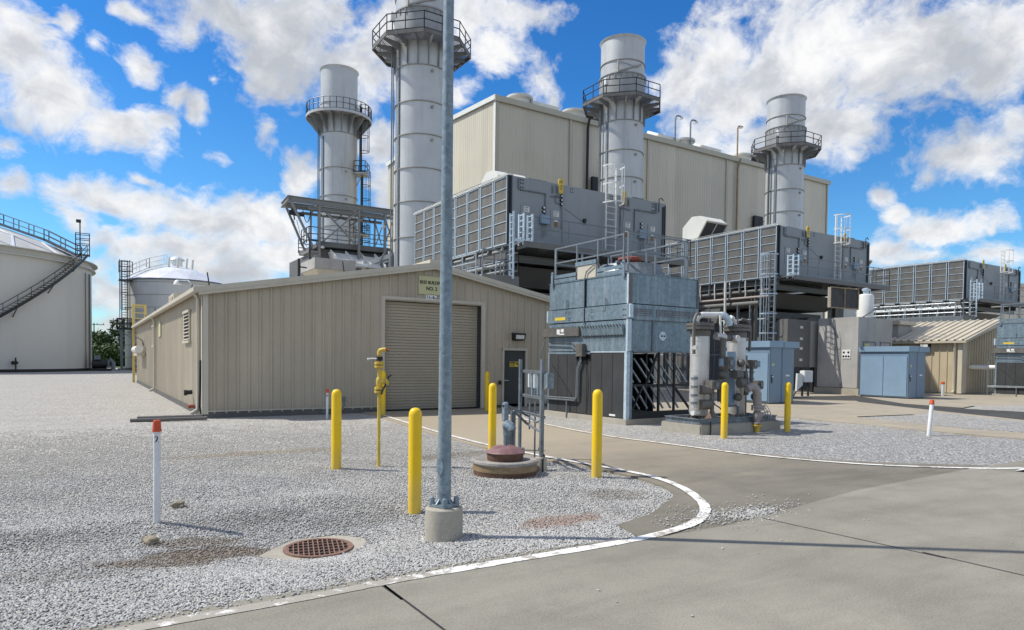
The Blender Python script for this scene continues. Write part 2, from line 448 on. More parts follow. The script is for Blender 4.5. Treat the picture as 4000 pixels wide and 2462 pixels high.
_f = math_(_nt, 'ADD', _sx.outputs[1], math_(_nt, 'MULTIPLY', noise(_nt, wpos(_nt), .8, 5, .65), 5.0))
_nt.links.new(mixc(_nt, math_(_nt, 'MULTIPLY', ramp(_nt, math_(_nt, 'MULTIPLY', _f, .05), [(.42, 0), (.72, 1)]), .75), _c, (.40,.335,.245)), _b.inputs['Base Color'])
M['apron'] = concrete('apron_concrete', (.37,.325,.255), .12, .3, (.22,.19,.15), .25, .10)
M['asph'] = concrete('asphalt', (.075,.073,.07), .2, .3, (.03,.03,.03), .2, .25)
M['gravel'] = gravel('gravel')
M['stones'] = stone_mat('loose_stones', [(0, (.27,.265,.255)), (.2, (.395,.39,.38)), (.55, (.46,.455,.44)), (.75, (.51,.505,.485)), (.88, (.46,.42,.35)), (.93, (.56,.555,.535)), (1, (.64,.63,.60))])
M['line'] = worn_paint('road_line_paint')
M['joint'] = paint('joint_seal', (.03,.03,.03), .7, 0, .2, 3, 0)
M['rust'] = paint('rusty_iron', (.15,.085,.06), .8, .2, .3, 9, .5, (.06,.04,.03), .1, bmp=.4)
M['pit'] = paint('drain_pit', (.012,.011,.010), .9, 0, .2, 3, 0)
M['ringtan'] = paint('stained_ring', (.30,.215,.12), .6, 0, .22, 3, .75, (.12,.065,.035), .06, ss=(2.2,2.2,9))
M['ringtop'] = paint('ring_rim', (.30,.275,.25), .7, 0, .25, 5, .5, (.14,.11,.09), .1)
M['maroon'] = paint('maroon_lid', (.22,.12,.12), .5, 0, .35, 4, .6, (.12,.05,.045), .06, ss=(4,4,4))
M['vessel'] = paint('insulated_jacket', (.60,.585,.565), .38, .35, .1, 3, .3, (.28,.25,.22), .04)
M['valve_grey'] = paint('valve_grey', (.145,.137,.125), .55, .1, .2, 5, .35, (.07,.06,.05), .08)
M['pinkpipe'] = paint('pale_pipe', (.34,.30,.285), .55, .1, .15, 5, .3, (.18,.13,.11), .05)
M['tank_white'] = paint('tank_white', (.64,.625,.575), .45, 0, .04, .12, .22, (.40,.37,.31), .03, ss=(.5,.5,.03))
M['tank_grey'] = paint('tank_grey', (.64,.64,.62), .45, .1, .06, .3, .2, (.3,.28,.26), .03)
M['dome_alu'] = paint('aluminium_dome', (.86,.87,.88), .30, .3, .06, .5, .1, (.4,.4,.4), .03)
M['dome_grey'] = paint('weathered_dome', (.62,.61,.58), .5, .1, .1, .5, .2, (.35,.33,.3), .03)
M['steel_grey'] = paint('structural_grey', (.25,.255,.25), .5, .1, .1, 1.2, .25, (.12,.11,.10), .04)
M['base_dark'] = paint('dark_plinth', (.12,.118,.11), .8, 0, .2, 2, .4, (.05,.05,.045), .08)  # dark colour of the foundation strip
M['galv_bright'] = galv('handrail_galvanised', (.37,.43,.48), .42, .3, .12, 20, .15)
M['grate'] = paint('rusty_grate', (.23,.135,.10), .75, .1, .25, 12, .5, (.10,.055,.04), .12)
M['glass_lamp'] = paint('lamp_lens', (.70,.70,.66), .25, 0, .05, 3, 0)
M['sign_yellow'] = paint('faded_sign_yellow', (.55,.53,.30), .5, 0, .06, 3, .15, (.35,.32,.2), .03)
M['sign_white'] = paint('sign_white', (.75,.75,.73), .5, 0, .04, 3, .1, (.5,.5,.45), .02)
M['ink'] = paint('sign_black', (.012,.012,.012), .5, 0, .05, 3, 0, fine=0)
M['sign_gold'] = paint('warning_yellow', (.70,.52,.06), .5, 0, .05, 3, 0, fine=0)
M['brown'] = paint('brown_plate', (.24,.13,.05), .5, 0, .1, 3, .1)
M['red'] = paint('red_oxide', (.33,.09,.06), .6, 0, .2, 5, .3, (.12,.05,.04))
M['peach'] = paint('pale_orange', (.70,.42,.26), .6, 0, .1, 3, 0)
M['rock'] = concrete('rock', (.27,.23,.17), .3, .4)
M['wood'] = paint('weathered_plank', (.20,.15,.10), .8, 0, .2, 6, .3)
M['bark'] = paint('bark', (.07,.055,.04), .9, 0, .25, 5, 0)
M['leaf'] = leaf_mat('foliage', (.030,.062,.014), (.085,.135,.030))
M['leaf2'] = leaf_mat('foliage_dark', (.020,.046,.012), (.055,.095,.022))
M['grass'] = paint('grass', (.10,.135,.04), .9, 0, .25, .3, .2, (.2,.17,.08), .2)

# ------------------------------------------------------------------ shared shapes
def text_mesh(s, size, align='CENTER', bold=0.0):
    cu = bpy.data.curves.new('lettering', 'FONT'); cu.body = s; cu.size = size
    cu.align_x = align; cu.align_y = 'CENTER'; cu.offset = bold; cu.resolution_u = 3
    o = bpy.data.objects.new('lettering', cu); COL.objects.link(o)
    bpy.context.view_layer.update()
    me = bpy.data.meshes.new_from_object(o.evaluated_get(bpy.context.evaluated_depsgraph_get()))
    vs = [tuple(v.co) for v in me.vertices]; fs = [tuple(p.vertices) for p in me.polygons]
    bpy.data.objects.remove(o); bpy.data.curves.remove(cu); bpy.data.meshes.remove(me)
    return vs, fs
def text_on(mb, s, size, origin, u, v, bold=0.0, sx=1.0):
    vs, fs = text_mesh(s, size, 'CENTER', bold)
    o = V(origin); u = V(u); v = V(v)
    return mb.add([o+u*(p[0]*sx)+v*p[1] for p in vs], fs)

def railing(mb, pts, h=1.07, r=.024, mids=(.5,), step=1.6, toe=.1, post=True):
    pts = [V(p) for p in pts]
    for a, b in zip(pts[:-1], pts[1:]):
        up = V((0,0,1))
        for k in (1.0,)+tuple(mids): mb.tube([a+up*h*k, b+up*h*k], r, 6)
        if toe: mb.beam(a+up*toe*.5, b+up*toe*.5, .012, toe)
        n = max(1, int(round((b-a).length/step)))
        for i in range(n+1):
            p = a.lerp(b, i/n); mb.tube([p-up*.12, p+up*h], r, 6)
    return mb
def ladder(mb, p, w, z0, z1, wd, r=.022, step=.3):
    """p: (x,y) of the ladder centre, wd: unit vector along the rungs"""
    p = V((p[0], p[1], 0)); wd = V((wd[0], wd[1], 0)).normalized()
    for s in (-1, 1):
        q = p + wd*(s*w/2); mb.beam(q+V((0,0,z0)), q+V((0,0,z1)), r*2.2, r*1.6, (wd.x, wd.y, 0))
    z = z0+.15
    while z < z1:
        mb.tube([p-wd*(w/2)+V((0,0,z)), p+wd*(w/2)+V((0,0,z))], r*.55, 5); z += step
    return mb
def cage(mb, p, w, z0, z1, wd, out, r=.02, depth=.7, hoop=1.1, bars=5):
    p = V((p[0], p[1], 0)); wd = V((wd[0], wd[1], 0)).normalized(); out = V((out[0], out[1], 0)).normalized()
    def pt(t, z):
        a = math.pi*t
        return p + wd*(-math.cos(a)*w*.72) + out*(math.sin(a)*depth) + V((0,0,z))
    n = max(1, int(round((z1-z0)/hoop)))
    for k in range(n+1):
        z = z0+(z1-z0)*k/n
        c = [pt(i/8, z) for i in range(9)]
        for a, b in zip(c[:-1], c[1:]): mb.beam(a, b, .012, .06)
    for i in range(bars):
        t = (i+.5)/bars
        mb.beam(pt(t, z0), pt(t, z1), .035, .012)
    return mb

# ------------------------------------------------------------------ camera
cam = bpy.data.cameras.new('camera'); co = bpy.data.objects.new('camera', cam); COL.objects.link(co)
yaw, pitch, roll, CH = 0.56536, -0.029258, 0.01193, 1.7
w_ = V((math.sin(yaw)*math.cos(pitch), math.cos(yaw)*math.cos(pitch), math.sin(pitch)))
r0 = V((math.cos(yaw), -math.sin(yaw), 0)); u0 = r0.cross(w_)
rr_ = r0*math.cos(roll) + u0*math.sin(roll); uu_ = -r0*math.sin(roll) + u0*math.cos(roll)
mw = Matrix((rr_, uu_, -w_)).transposed().to_4x4(); mw.translation = (0, 0, CH)
co.matrix_world = mw
cam.sensor_fit = 'HORIZONTAL'; cam.sensor_width = 36; cam.lens = 36*1612.9/2457
cam.shift_y = 155.9/2457; cam.clip_start = .05; cam.clip_end = 6000
S.camera = co
S.view_settings.view_transform = 'Standard'; S.view_settings.look = 'None'; S.cycles.max_bounces = 6; S.cycles.diffuse_bounces = 3; S.cycles.glossy_bounces = 3; S.cycles.caustics_reflective = False; S.view_settings.exposure = 0; S.view_settings.gamma = 1

# ------------------------------------------------------------------ sun + sky
ELEV = R(52); sh = V((.79, -.61, 0)).normalized()          # horizontal travel of the light
ldir = V((sh.x*math.cos(ELEV), sh.y*math.cos(ELEV), -math.sin(ELEV)))
sun = bpy.data.lights.new('sun', 'SUN'); sun.energy = 4.9; sun.angle = R(.53); sun.color = (1, .955, .86)
so = bpy.data.objects.new('sun', sun); COL.objects.link(so); so.location = (-20, 20, 60)
so.rotation_euler = ldir.to_track_quat('-Z', 'Y').to_euler()
W = bpy.data.worlds.new('World'); S.world = W; W.use_nodes = True
nt = W.node_tree; bg = nt.nodes['Background']; bg.inputs[1].default_value = .1
sky = N(nt, 'ShaderNodeTexSky', sky_type='NISHITA'); sky.sun_disc = False
sky.sun_elevation = ELEV; sky.sun_rotation = math.atan2(-sh.x, -sh.y)
sky.altitude = 0; sky.air_density = 1.0; sky.dust_density = .4; sky.ozone_density = 2.5
tc = N(nt, 'ShaderNodeTexCoord').outputs['Generated']
sx = N(nt, 'ShaderNodeSeparateXYZ'); nt.links.new(tc, sx.inputs[0])
az = math_(nt, 'ARCTAN2', sx.outputs[0], sx.outputs[1]); el = math_(nt, 'ARCSINE', sx.outputs[2])
cb = N(nt, 'ShaderNodeCombineXYZ'); nt.links.new(az, cb.inputs[0]); nt.links.new(el, cb.inputs[1])
# domain warp
wn = N(nt, 'ShaderNodeTexNoise'); wn.inputs['Scale'].default_value = 7; wn.inputs['Detail'].default_value = 3; nt.links.new(cb.outputs[0], wn.inputs['Vector'])
w1 = N(nt, 'ShaderNodeVectorMath', operation='SUBTRACT'); nt.links.new(wn.outputs['Color'], w1.inputs[0]); w1.inputs[1].default_value = (.5,.5,.5)
w2 = N(nt, 'ShaderNodeVectorMath', operation='SCALE'); w2.inputs['Scale'].default_value = .07; nt.links.new(w1.outputs[0], w2.inputs[0])
w3 = N(nt, 'ShaderNodeVectorMath', operation='ADD'); nt.links.new(cb.outputs[0], w3.inputs[0]); nt.links.new(w2.outputs[0], w3.inputs[1])
# cloud banks: azimuth, elevation, half sizes (degrees)
BANKS = [(-3.8,19.8,3.71,3.40),(-2.0,17.4,4.49,2.61),(1.7,16.0,3.58,1.90),(-4.5,21.8,2.24,1.79),(-1.0,22.2,1.22,1.85),(7.2,18.3,1.15,1.77),(3.3,20.4,1.51,1.50),(5.8,19.0,1.40,1.04),(0.7,21.1,0.95,0.96),(14.2,24.3,7.88,4.76),(9.9,25.2,5.59,1.95),(18.4,22.6,4.95,3.93),(21.7,25.7,4.64,4.13),(6.7,23.6,2.13,1.63),(12.3,21.8,2.32,2.10),(3.4,24.0,1.67,0.63),(28.6,26.6,2.61,2.06),(30.7,24.4,2.19,2.15),(33.1,27.0,3.93,1.71),(34.2,22.4,2.19,2.22),(27.8,21.1,1.53,1.50),(35.3,21.2,0.88,1.50),(48.8,23.5,4.43,3.84),(50.8,20.4,7.09,3.98),(55.9,22.1,8.45,6.48),(62.8,22.0,7.81,5.15),(67.8,20.7,3.49,4.34),(54.6,17.7,8.64,2.93),(52.8,16.1,5.02,1.89),(46.3,21.7,3.30,2.91),(66.3,14.5,4.24,2.21),(68.8,15.7,2.27,1.95),(63.9,13.5,1.92,1.06),(64.2,9.7,3.82,1.81),(68.2,7.4,3.49,1.05),(61.1,8.8,2.72,1.13),(62.4,8.1,3.97,1.12),(60.3,12.9,0.86,0.92),(67.9,9.1,0.35,0.42),(61.0,11.5,0.85,0.93),(2.2,11.2,4.62,1.75),(-0.6,11.7,1.86,0.88),(8.7,10.1,6.65,3.11),(12.3,10.4,4.28,2.79),(6.1,8.0,7.09,2.32),(1.2,7.9,1.94,0.81),(13.6,7.9,4.75,2.04),(3.3,8.4,1.01,0.68),(15.2,14.8,1.93,2.53),(12.5,17.8,1.09,1.67),(21.1,17.1,2.11,1.76),(21.5,13.6,1.27,2.43),(10.5,21.9,0.75,0.69),(1.4,4.6,2.93,1.69),(1.7,2.2,2.62,1.14),(0.4,6.4,1.91,1.11),(8.1,6.3,7.34,1.59),(-4.4,11.4,1.41,1.01),(-4.7,13.8,0.98,0.82),(3.6,13.0,1.35,0.58),(8.5,15.0,0.88,0.82),(-0.3,9.2,1.87,1.44),(4.4,17.3,2.06,1.40),(8.5,20.6,0.73,0.42)]
field = None
for (a, e, ra, re) in BANKS:
    d = N(nt, 'ShaderNodeVectorMath', operation='MULTIPLY_ADD'); nt.links.new(w3.outputs[0], d.inputs[0]); d.inputs[1].default_value = (1/R(ra), 1/R(re), 0); d.inputs[2].default_value = (-a/ra, -e/re, 0)
    l = N(nt, 'ShaderNodeVectorMath', operation='LENGTH'); nt.links.new(d.outputs[0], l.inputs[0])
    k = min(1.05, .52+.18*math.sqrt(ra*re))
    f = math_(nt, 'MULTIPLY_ADD', l.outputs['Value'], -max(k, .62)); f.node.inputs[2].default_value = k
    if field is None: field = f
    else:
        field = math_(nt, 'SMOOTH_MAX', field, f); field.node.inputs[2].default_value = .22
field = math_(nt, 'MAXIMUM', field, -.9)
# generic broken cloud outside the pictured part of the sky
amp = math_(nt, 'ABSOLUTE', math_(nt, 'SUBTRACT', az, R(32.4)))
gen = math_(nt, 'MULTIPLY', math_(nt, 'SUBTRACT', noise(nt, cb.outputs[0], 2.2, 5, .55), .455), 5.0)
gmask = math_(nt, 'MAXIMUM', ramp(nt, amp, [(.70, 0), (.85, 1)]), ramp(nt, el, [(.60, 0), (.75, 1)]))
field = math_(nt, 'ADD', math_(nt, 'MULTIPLY', field, math_(nt, 'SUBTRACT', 1.0, gmask)), math_(nt, 'MULTIPLY', gen, gmask))
mp = N(nt, 'ShaderNodeMapping'); mp.inputs['Scale'].default_value = (1.0, 1.25, 1); mp.inputs['Rotation'].default_value = (0, 0, R(18)); nt.links.new(w3.outputs[0], mp.inputs['Vector'])
n1 = noise(nt, mp.outputs[0], 11, 8, .60, .12)
n3 = noise(nt, mp.outputs[0], 42, 5, .62, .1)
dens = math_(nt, 'ADD', field, math_(nt, 'ADD', math_(nt, 'MULTIPLY', math_(nt, 'SUBTRACT', n1, .5), 2.5), math_(nt, 'MULTIPLY', math_(nt, 'SUBTRACT', n3, .5), 1.0)))
alpha = ramp(nt, math_(nt, 'MULTIPLY', math_(nt, 'ADD', dens, .06), .9), [(.0, 0), (.10, .14), (.26, .44), (.48, .86), (.75, 1)])
n2 = noise(nt, w3.outputs[0], 4.2, 5, .52, .1)
n4 = noise(nt, mp.outputs[0], 20, 6, .6, .1)
tone = math_(nt, 'ADD', math_(nt, 'MULTIPLY', dens, -.16), math_(nt, 'ADD', math_(nt, 'MULTIPLY', math_(nt, 'SUBTRACT', n2, .5), 2.4), math_(nt, 'MULTIPLY', math_(nt, 'SUBTRACT', n4, .5), 1.5)))
ccol = ramp(nt, math_(nt, 'ADD', tone, .56), [(.0, (5.3,5.6,6.1)), (.28, (6.6,6.85,7.3)), (.50, (8.3,8.45,8.7)), (.74, (9.8,9.8,9.8))])
grad = ramp(nt, el, [(0.0, (1.0,1.38,1.52)), (.16, (.62,1.22,1.60)), (.38, (.30,.95,1.55)), (.75, (.18,.72,1.4))])
skyc = mixc(nt, 1.0, sky.outputs[0], grad, 'MULTIPLY')
fin = mixc(nt, alpha, skyc, ccol)
nt.links.new(fin, bg.inputs[0])

# ------------------------------------------------------------------ ground
def gz(x, y):
    d = -0.15*math.exp(-(((x-1.9)/1.5)**2 + ((y-6.5)/.85)**2))
    if y < 5.0: d *= max(0, (y-4.6)/.4)
    mound = .035*math.exp(-(((x-1.6)/2.2)**2 + ((y-7.9)/.5)**2)) + .05*math.exp(-(((x+.6)/1.1)**2 + ((y-7.6)/.4)**2))
    return d + mound
def wob(x, y):
    return .008*math.sin(x*2.1+y*1.3) + .007*math.sin(y*3.1-x*1.7) + .005*math.sin(x*5.3+y*4.1)
def axis(lo, hi, step, ext):
    a = [lo+step*i for i in range(int((hi-lo)/step)+1)]
    s = step; left = []; right = []
    x = a[-1]
    while x < ext: s *= 1.35; x += s; right.append(x)
    s = step; x = a[0]
    while x > -ext: s *= 1.35; x -= s; left.append(x)
    return left[::-1] + a + right
XS = axis(-3, 20, .2, 2500); YS = axis(3, 15, .2, 2500)
mb = MB(); nx = len(XS)
mb.v = [(x, y, (gz(x, y)+wob(x, y)-.004) if (-6 < x < 24 and 0 < y < 20) else -.012) for y in YS for x in XS]
mb.f = [(j*nx+i, j*nx+i+1, (j+1)*nx+i+1, (j+1)*nx+i) for j in range(len(YS)-1) for i in range(nx-1)]
mb.mi = [0]*len(mb.f)
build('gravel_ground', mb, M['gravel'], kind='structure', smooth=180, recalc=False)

mb = MB(); mb.quad((-1500,108,.03),(1500,108,.03),(1500,2400,.03),(-1500,2400,.03)); mb.quad((-1500,60,.03),(-45,60,.03),(-45,108,.03),(-1500,108,.03))
build('grass_field', mb, M['grass'], kind='structure', recalc=False)

drive = [(7.3,20.25),(7.22,18.6),(6.62,14),(6.47,11.3),(6.55,9.2),(6.74,8.1),(6.78,7.3),(6.58,6.5),(6.25,6.0),(5.25,5.4),(4.62,5.22),(4.47,4.72),(5.6,4.35),(8.7,4.8),(12.2,4.9),(40,4.9),(40,5.2),
         (15,5.05),(13,5.15),(11.75,6.1),(10.98,7.0),(10.5,8.25),(10.28,9.95),(10.12,11.7),(10.38,14.2),(10.95,17.9),(11.2,18.6),(14.2,18.8),(14.2,20.25)]
mb = MB(); mb.prism(drive, -.2, .022); build('concrete_driveway', mb, M['drive'], kind='structure', smooth=0)
road = [(-80,4.84),(1.0,4.84),(3.3,4.86),(4.4,4.74),(4.6,4.62),(5.66,4.60),(8.71,5.05),(12.19,5.19),(20,5.22),(80,5.22),(80,-60),(-80,-60)]
mb = MB(); mb.prism(road, -.2, .030); build('concrete_road', mb, M['road'], kind='structure', smooth=0)
apron = [(15.2,13.75),(18.3,13.6),(18.75,13.2),(18.4,10),(18.3,8.6),(18.5,5.22),(70,5.22),(70,34),(15.2,34)]
mb = MB(); mb.prism(apron, -.2, .020); build('concrete_apron', mb, M['apron'], kind='structure', smooth=0)
asph = [(23.2,5.22),(24.9,9.2),(26.9,13),(29.3,17.1),(30.1,17.7),(28.2,19.5),(26,20.9),(35.2,20.75),(31.6,17.2),(29.9,15.4),(29.25,10.8),(28.4,5.22)]
mb = MB(); mb.prism(asph, -.1, .0245); build('asphalt_road', mb, M['asph'], kind='structure', smooth=0)
for poly in ([(20.75,12.1),(23.4,11.8),(25.7,12.3),(24.7,10.4),(23.8,8.6),(22.2,8.2),(20.2,7.2),(19.8,8.6)], [(28.9,12.7),(31,13.2),(33.8,12.6),(33.4,10.3),(29.4,9.6)]):
    mb = MB(); mb.prism([(p[0],p[1]) for p in poly], -.1, .030); build('gravel_patch', mb, M['gravel'], kind='structure', smooth=0)
# dark edge where the apron stands above the yard
mb = MB()
for a, b in (((20.75,12.1),(23.4,11.8)), ((28.9,12.7),(31,13.2))):
    mb.beam((a[0],a[1],.03), (b[0],b[1],.03), .10, .03)
build('slab_joint', mb, M['joint'], kind='structure', smooth=0)

def ribbon(pts, w, z):
    mb = MB(); pts = [V((p[0],p[1],0)) for p in pts]; fine = []
    for i in range(len(pts)-1):                                   # Catmull-Rom
        p0, p1, p2, p3 = pts[max(i-1,0)], pts[i], pts[i+1], pts[min(i+2,len(pts)-1)]
        for k in range(8):
            t = k/8; fine.append(.5*((2*p1)+(p2-p0)*t+(2*p0-5*p1+4*p2-p3)*t*t+(3*p1-p0-3*p2+p3)*t**3))
    fine.append(pts[-1]); L = []
    for i, p in enumerate(fine):
        d = (fine[min(i+1,len(fine)-1)]-fine[max(i-1,0)]).normalized(); s = V((-d.y, d.x, 0))
        j = 1 + .06*math.sin(i*1.7) + .05*math.sin(i*.63)
        L.append((p+s*w/2*j, p-s*w/2*j))
    for a, b in zip(L[:-1], L[1:]):
        mb.quad((a[0].x,a[0].y,z),(a[1].x,a[1].y,z),(b[1].x,b[1].y,z),(b[0].x,b[0].y,z))
    return mb
inner = [(7.42,18.7),(6.85,14),(6.68,11.26),(6.80,9.22),(6.93,8.16),(6.97,7.19),(6.75,6.4),(6.33,5.68),(5.93,5.22),(5.39,4.87),(4.81,4.715),(4.22,4.66),(3.29,4.68),(2.5,4.70),(1.8,4.70),(1.0,4.67),(-4,4.65),(-14,4.65),(-30,4.65)]
build('white_edge_line', ribbon(inner, .12, .0345), M['line'], kind='structure', recalc=False)
outer = [(10.92,17.8),(10.17,14.16),(9.89,11.66),(10.06,9.9),(10.28,8.02),(10.77,6.7),(11.56,5.73),(12.94,4.80),(15,4.6),(40,4.55)]
build('white_edge_line', ribbon(outer, .12, .0345), M['line'], kind='structure', recalc=False)
for pts in ([(6.16,4.63),(6.2,4.0),(6.28,2.9),(6.32,2.29),(6.4,-6)], [(1.83,4.84),(1.845,4.3),(1.86,3.77),(1.95,-6)]):
    build('expansion_joint', ribbon(pts, .018, .0325), M['joint'], kind='structure', recalc=False)

# loose stones: near gravel (nobody could count them)
def stones(name, pts, smin, smax, mat, kind='stuff', label=None, cat=None, low=False):
    rng = np.random.default_rng(3)
    t = (1+5**.5)/2
    base = np.array([(-1,t,0),(1,t,0),(-1,-t,0),(1,-t,0),(0,-1,t),(0,1,t),(0,-1,-t),(0,1,-t),(t,0,-1),(t,0,1),(-t,0,-1),(-t,0,1)], float)/1.9
    fc = np.array([(0,11,5),(0,5,1),(0,1,7),(0,7,10),(0,10,11),(1,5,9),(5,11,4),(11,10,2),(10,7,6),(7,1,8),(3,9,4),(3,4,2),(3,2,6),(3,6,8),(3,8,9),(4,9,5),(2,4,11),(6,2,10),(8,6,7),(9,8,1)])
    if low:
        base = np.array([(1,0,0),(0,1,0),(-1,0,0),(0,-1,0),(.1,0,1),(0,.1,-1)], float)*1.05
        fc = np.array([(0,1,4),(1,2,4),(2,3,4),(3,0,4),(1,0,5),(2,1,5),(3,2,5),(0,3,5)])
    nv, nf = len(base), len(fc)
    n = len(pts); P = np.array(pts)
    s = rng.uniform(smin, smax, (n,1,1))*np.stack([rng.uniform(.75,1.35,n), rng.uniform(.65,1.1,n), rng.uniform(.45,.8,n)], 1)[:,None,:]
    v = base[None]*s*(1+rng.uniform(-.22,.22,(n,nv,1)))
    a = rng.uniform(0, 6.283, n); tl = rng.normal(0, .35, n)
    ca, sa, ct, st = np.cos(a), np.sin(a), np.cos(tl), np.sin(tl)
    x, y, z = v[...,0], v[...,1], v[...,2]
    y, z = y*ct[:,None]-z*st[:,None], y*st[:,None]+z*ct[:,None]
    x, y = x*ca[:,None]-y*sa[:,None], x*sa[:,None]+y*ca[:,None]
    v = np.stack([x,y,z], -1)+P[:,None,:]
    F = (fc[None]+nv*np.arange(n)[:,None,None]).reshape(-1)
    me = bpy.data.meshes.new(name); me.vertices.add(n*nv); me.vertices.foreach_set('co', v.reshape(-1))
    me.loops.add(len(F)); me.loops.foreach_set('vertex_index', F)
    me.polygons.add(n*nf); me.polygons.foreach_set('loop_start', np.arange(0, n*nf*3, 3)); me.polygons.foreach_set('loop_total', np.full(n*nf, 3))
    me.update(calc_edges=True); me.materials.append(mat)
    o = bpy.data.objects.new(name, me); COL.objects.link(o)
    return tag(o, label, cat, None, kind)
def inpoly(x, y, poly):
    c = False; j = len(poly)-1
    for i in range(len(poly)):
        xi, yi = poly[i]; xj, yj = poly[j]
        if (yi > y) != (yj > y) and x < (xj-xi)*(y-yi)/(yj-yi)+xi: c = not c
        j = i
    return c
rng = random.Random(11); near = []; far = []
apr = [(1.33,6.42),(1.64,5.98),(2.0,5.97),(2.35,6.12),(2.42,6.5),(2.2,6.8),(1.75,6.82),(1.5,6.6)]
tries = 0
while len(near)+len(far) < 185000 and tries < 1300000:
    tries += 1
    x = rng.uniform(-3.5, 7.4); y = rng.uniform(4.70, 18.5)
    d = math.hypot(x, y)
    if rng.random() > min(1, (6.2/d)**1.6)*max(0, min(1, (19-d)/8)): continue
    if x < y*math.tan(yaw-.70): continue
    zz = gz(x, y)+wob(x, y)+.002
    if inpoly(x, y, drive): continue
    if inpoly(x, y, road):
        if rng.random() > .22*max(0, 1-(4.84-y)/.14): continue
        zz = .036
    if inpoly(x, y, apr) and rng.random() > .05: continue
    silt = ((x-.98)/.62)**2 + ((y-6.66)/.20)**2
    if silt < 1 and rng.random() < .62-.3*silt: continue
    if ((x-.5)/.5)**2+((y-6.35)/.13)**2 < 1 and rng.random() < .45: continue
    (near if d < 7.4 else far).append((x, y, zz))
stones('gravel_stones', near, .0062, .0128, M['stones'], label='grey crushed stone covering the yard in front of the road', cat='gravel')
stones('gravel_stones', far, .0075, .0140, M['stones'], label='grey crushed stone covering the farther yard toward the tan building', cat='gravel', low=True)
pts = []
for k in range(1150):
    c = rng.choice([(6.25,4.78,.24,.08),(6.45,4.95,.22,.09),(6.3,4.85,.3,.1),(5.6,4.95,.45,.16),(5.85,5.0,.2,.2),(6.3,5.0,.6,.25)])
    x = rng.gauss(c[0], c[2]); y = rng.gauss(c[1], c[3])
    if x > 4.9 and 4.3 < y < 6.2: pts.append((x, y, .034))
for k in range(22):
    x = rng.uniform(2, 12); y = rng.uniform(2.0, 4.6); pts.append((x, y, .036))
stones('spilled_gravel', pts, .006, .0135, M['stones'], label='loose grey stones spilled across the driveway mouth beside the white kerb line', cat='gravel')

# ================================================================== NEAR OBJECTS
# bollards
mb = MB(); r = .075
mb.lathe([(r,-.25),(r,1.17),(r*.97,1.195),(r*.86,1.22),(r*.66,1.242),(r*.36,1.254),(.004,1.258)], seg=28)
BZ = 1.258
blist = [((3.16,7.02),1.20,'yellow bollard in the gravel just left of the light pole, nearest to the camera'),
         ((3.22,10.05),1.23,'yellow bollard in the gravel between the white number 2 post and the yellow valve riser'),
         ((6.33,7.63),1.29,'yellow bollard beside the white kerb line, right of the rusty manhole'),
         ((6.44,10.82),1.27,'yellow bollard at the driveway edge just behind the maroon manhole lid'),
         ((12.2,10.24),1.26,'yellow bollard standing in front of the twin vessel filter skid'),
         ((14.77,10.44),1.24,'yellow bollard right of the filter skid, the rightmost bollard'),
         ((7.5,19.0),1.35,'yellow bollard at the left jamb of the tan roller door, partly behind the valve riser'),
         ((11.18,19.15),1.33,'yellow bollard at the right jamb of the tan roller door')]
b0 = None
for (x, y), h, lab in blist:
    if b0 is None:
        o = b0 = build('bollard', mb, M['bolly'], loc=(0,0,0), bevel=0)
    else:
        o = b0.copy(); COL.objects.link(o)
    o.location = (x, y, gz(x, y)); o.scale = (1, 1, h/BZ)
    tag(o, lab, 'bollard', 'yellow bollards around the driveway')

# light pole
px, py = 2.93, 5.82
t = thing('light_pole', (px, py, 0), 'tall galvanised light pole bolted to a round concrete base in the gravel', 'light pole')
mb = MB(); mb.lathe([(.178,-.35),(.182,.0),(.184,.2),(.180,.262),(.168,.276),(.01,.277)], (px,py,0), 32)
build('concrete_base', mb, M['padc'], t)
mb = MB(); mb.lathe([(.066,.30),(.0635,1.2),(.0585,2.4),(.052,4.2),(.045,7.15)], (px,py,0), 28); build('pole', mb, M['galv_pole'], t)
mb = MB(); a = R(20)
c4 = [(px+.15*math.cos(a+k*math.pi/2+math.pi/4), py+.15*math.sin(a+k*math.pi/2+math.pi/4)) for k in range(4)]
mb.prism(c4, .279, .308); build('base_plate', mb, M['galv_pole'], t, bevel=.003)
for k in range(4):
    c = (px+.118*math.cos(a+k*math.pi/2+math.pi/4), py+.118*math.sin(a+k*math.pi/2+math.pi/4))
    mb = MB(); mb.cyl((c[0],c[1],.306),(c[0],c[1],.352),.030,.027,8); mb.lathe([(.026,.352),(.022,.368),(.01,.376),(.002,.378)],(c[0],c[1],0),10)
    build('anchor_bolt', mb, M['galv_pole'], t)
mb = MB()
for k in range(4):
    aa = a+k*math.pi/2; d = V((math.cos(aa), math.sin(aa), 0)); p = V((px,py,0))
    mb.extr([p+d*.05+V((0,0,.308)), p+d*.11+V((0,0,.308)), p+d*.062+V((0,0,.36))], d.cross(V((0,0,1)))*.012)
build('gusset', mb, M['galv_pole'], t)
hd = V((-.90,-.44,0)).normalized(); p = V((px,py,.67)) + hd*.058; s = hd.cross(V((0,0,1)))
mb = MB(); mb.extr([p+s*(.038*math.cos(q))+V((0,0,.085*math.sin(q))) for q in [2*math.pi*i/20 for i in range(20)]], hd*.022)
build('handhole_cover', mb, M['galv_pole'], t)
mb = MB(); q = V((px,py,7.15)); d = V((sh.x, sh.y, 0))
mb.tube([q-V((0,0,.1)), q+V((0,0,.1)), q+d*.5+V((0,0,.25)), q+d*1.0+V((0,0,.28))], .03, 8); build('lamp_arm', mb, M['galv_pole'], t)
mb = MB(); mb.beam(q+d*.95+V((0,0,.27)), q+d*1.65+V((0,0,.30)), .32, .14); build('lamp_head', mb, M['galv_dark'], t, bevel=.03)

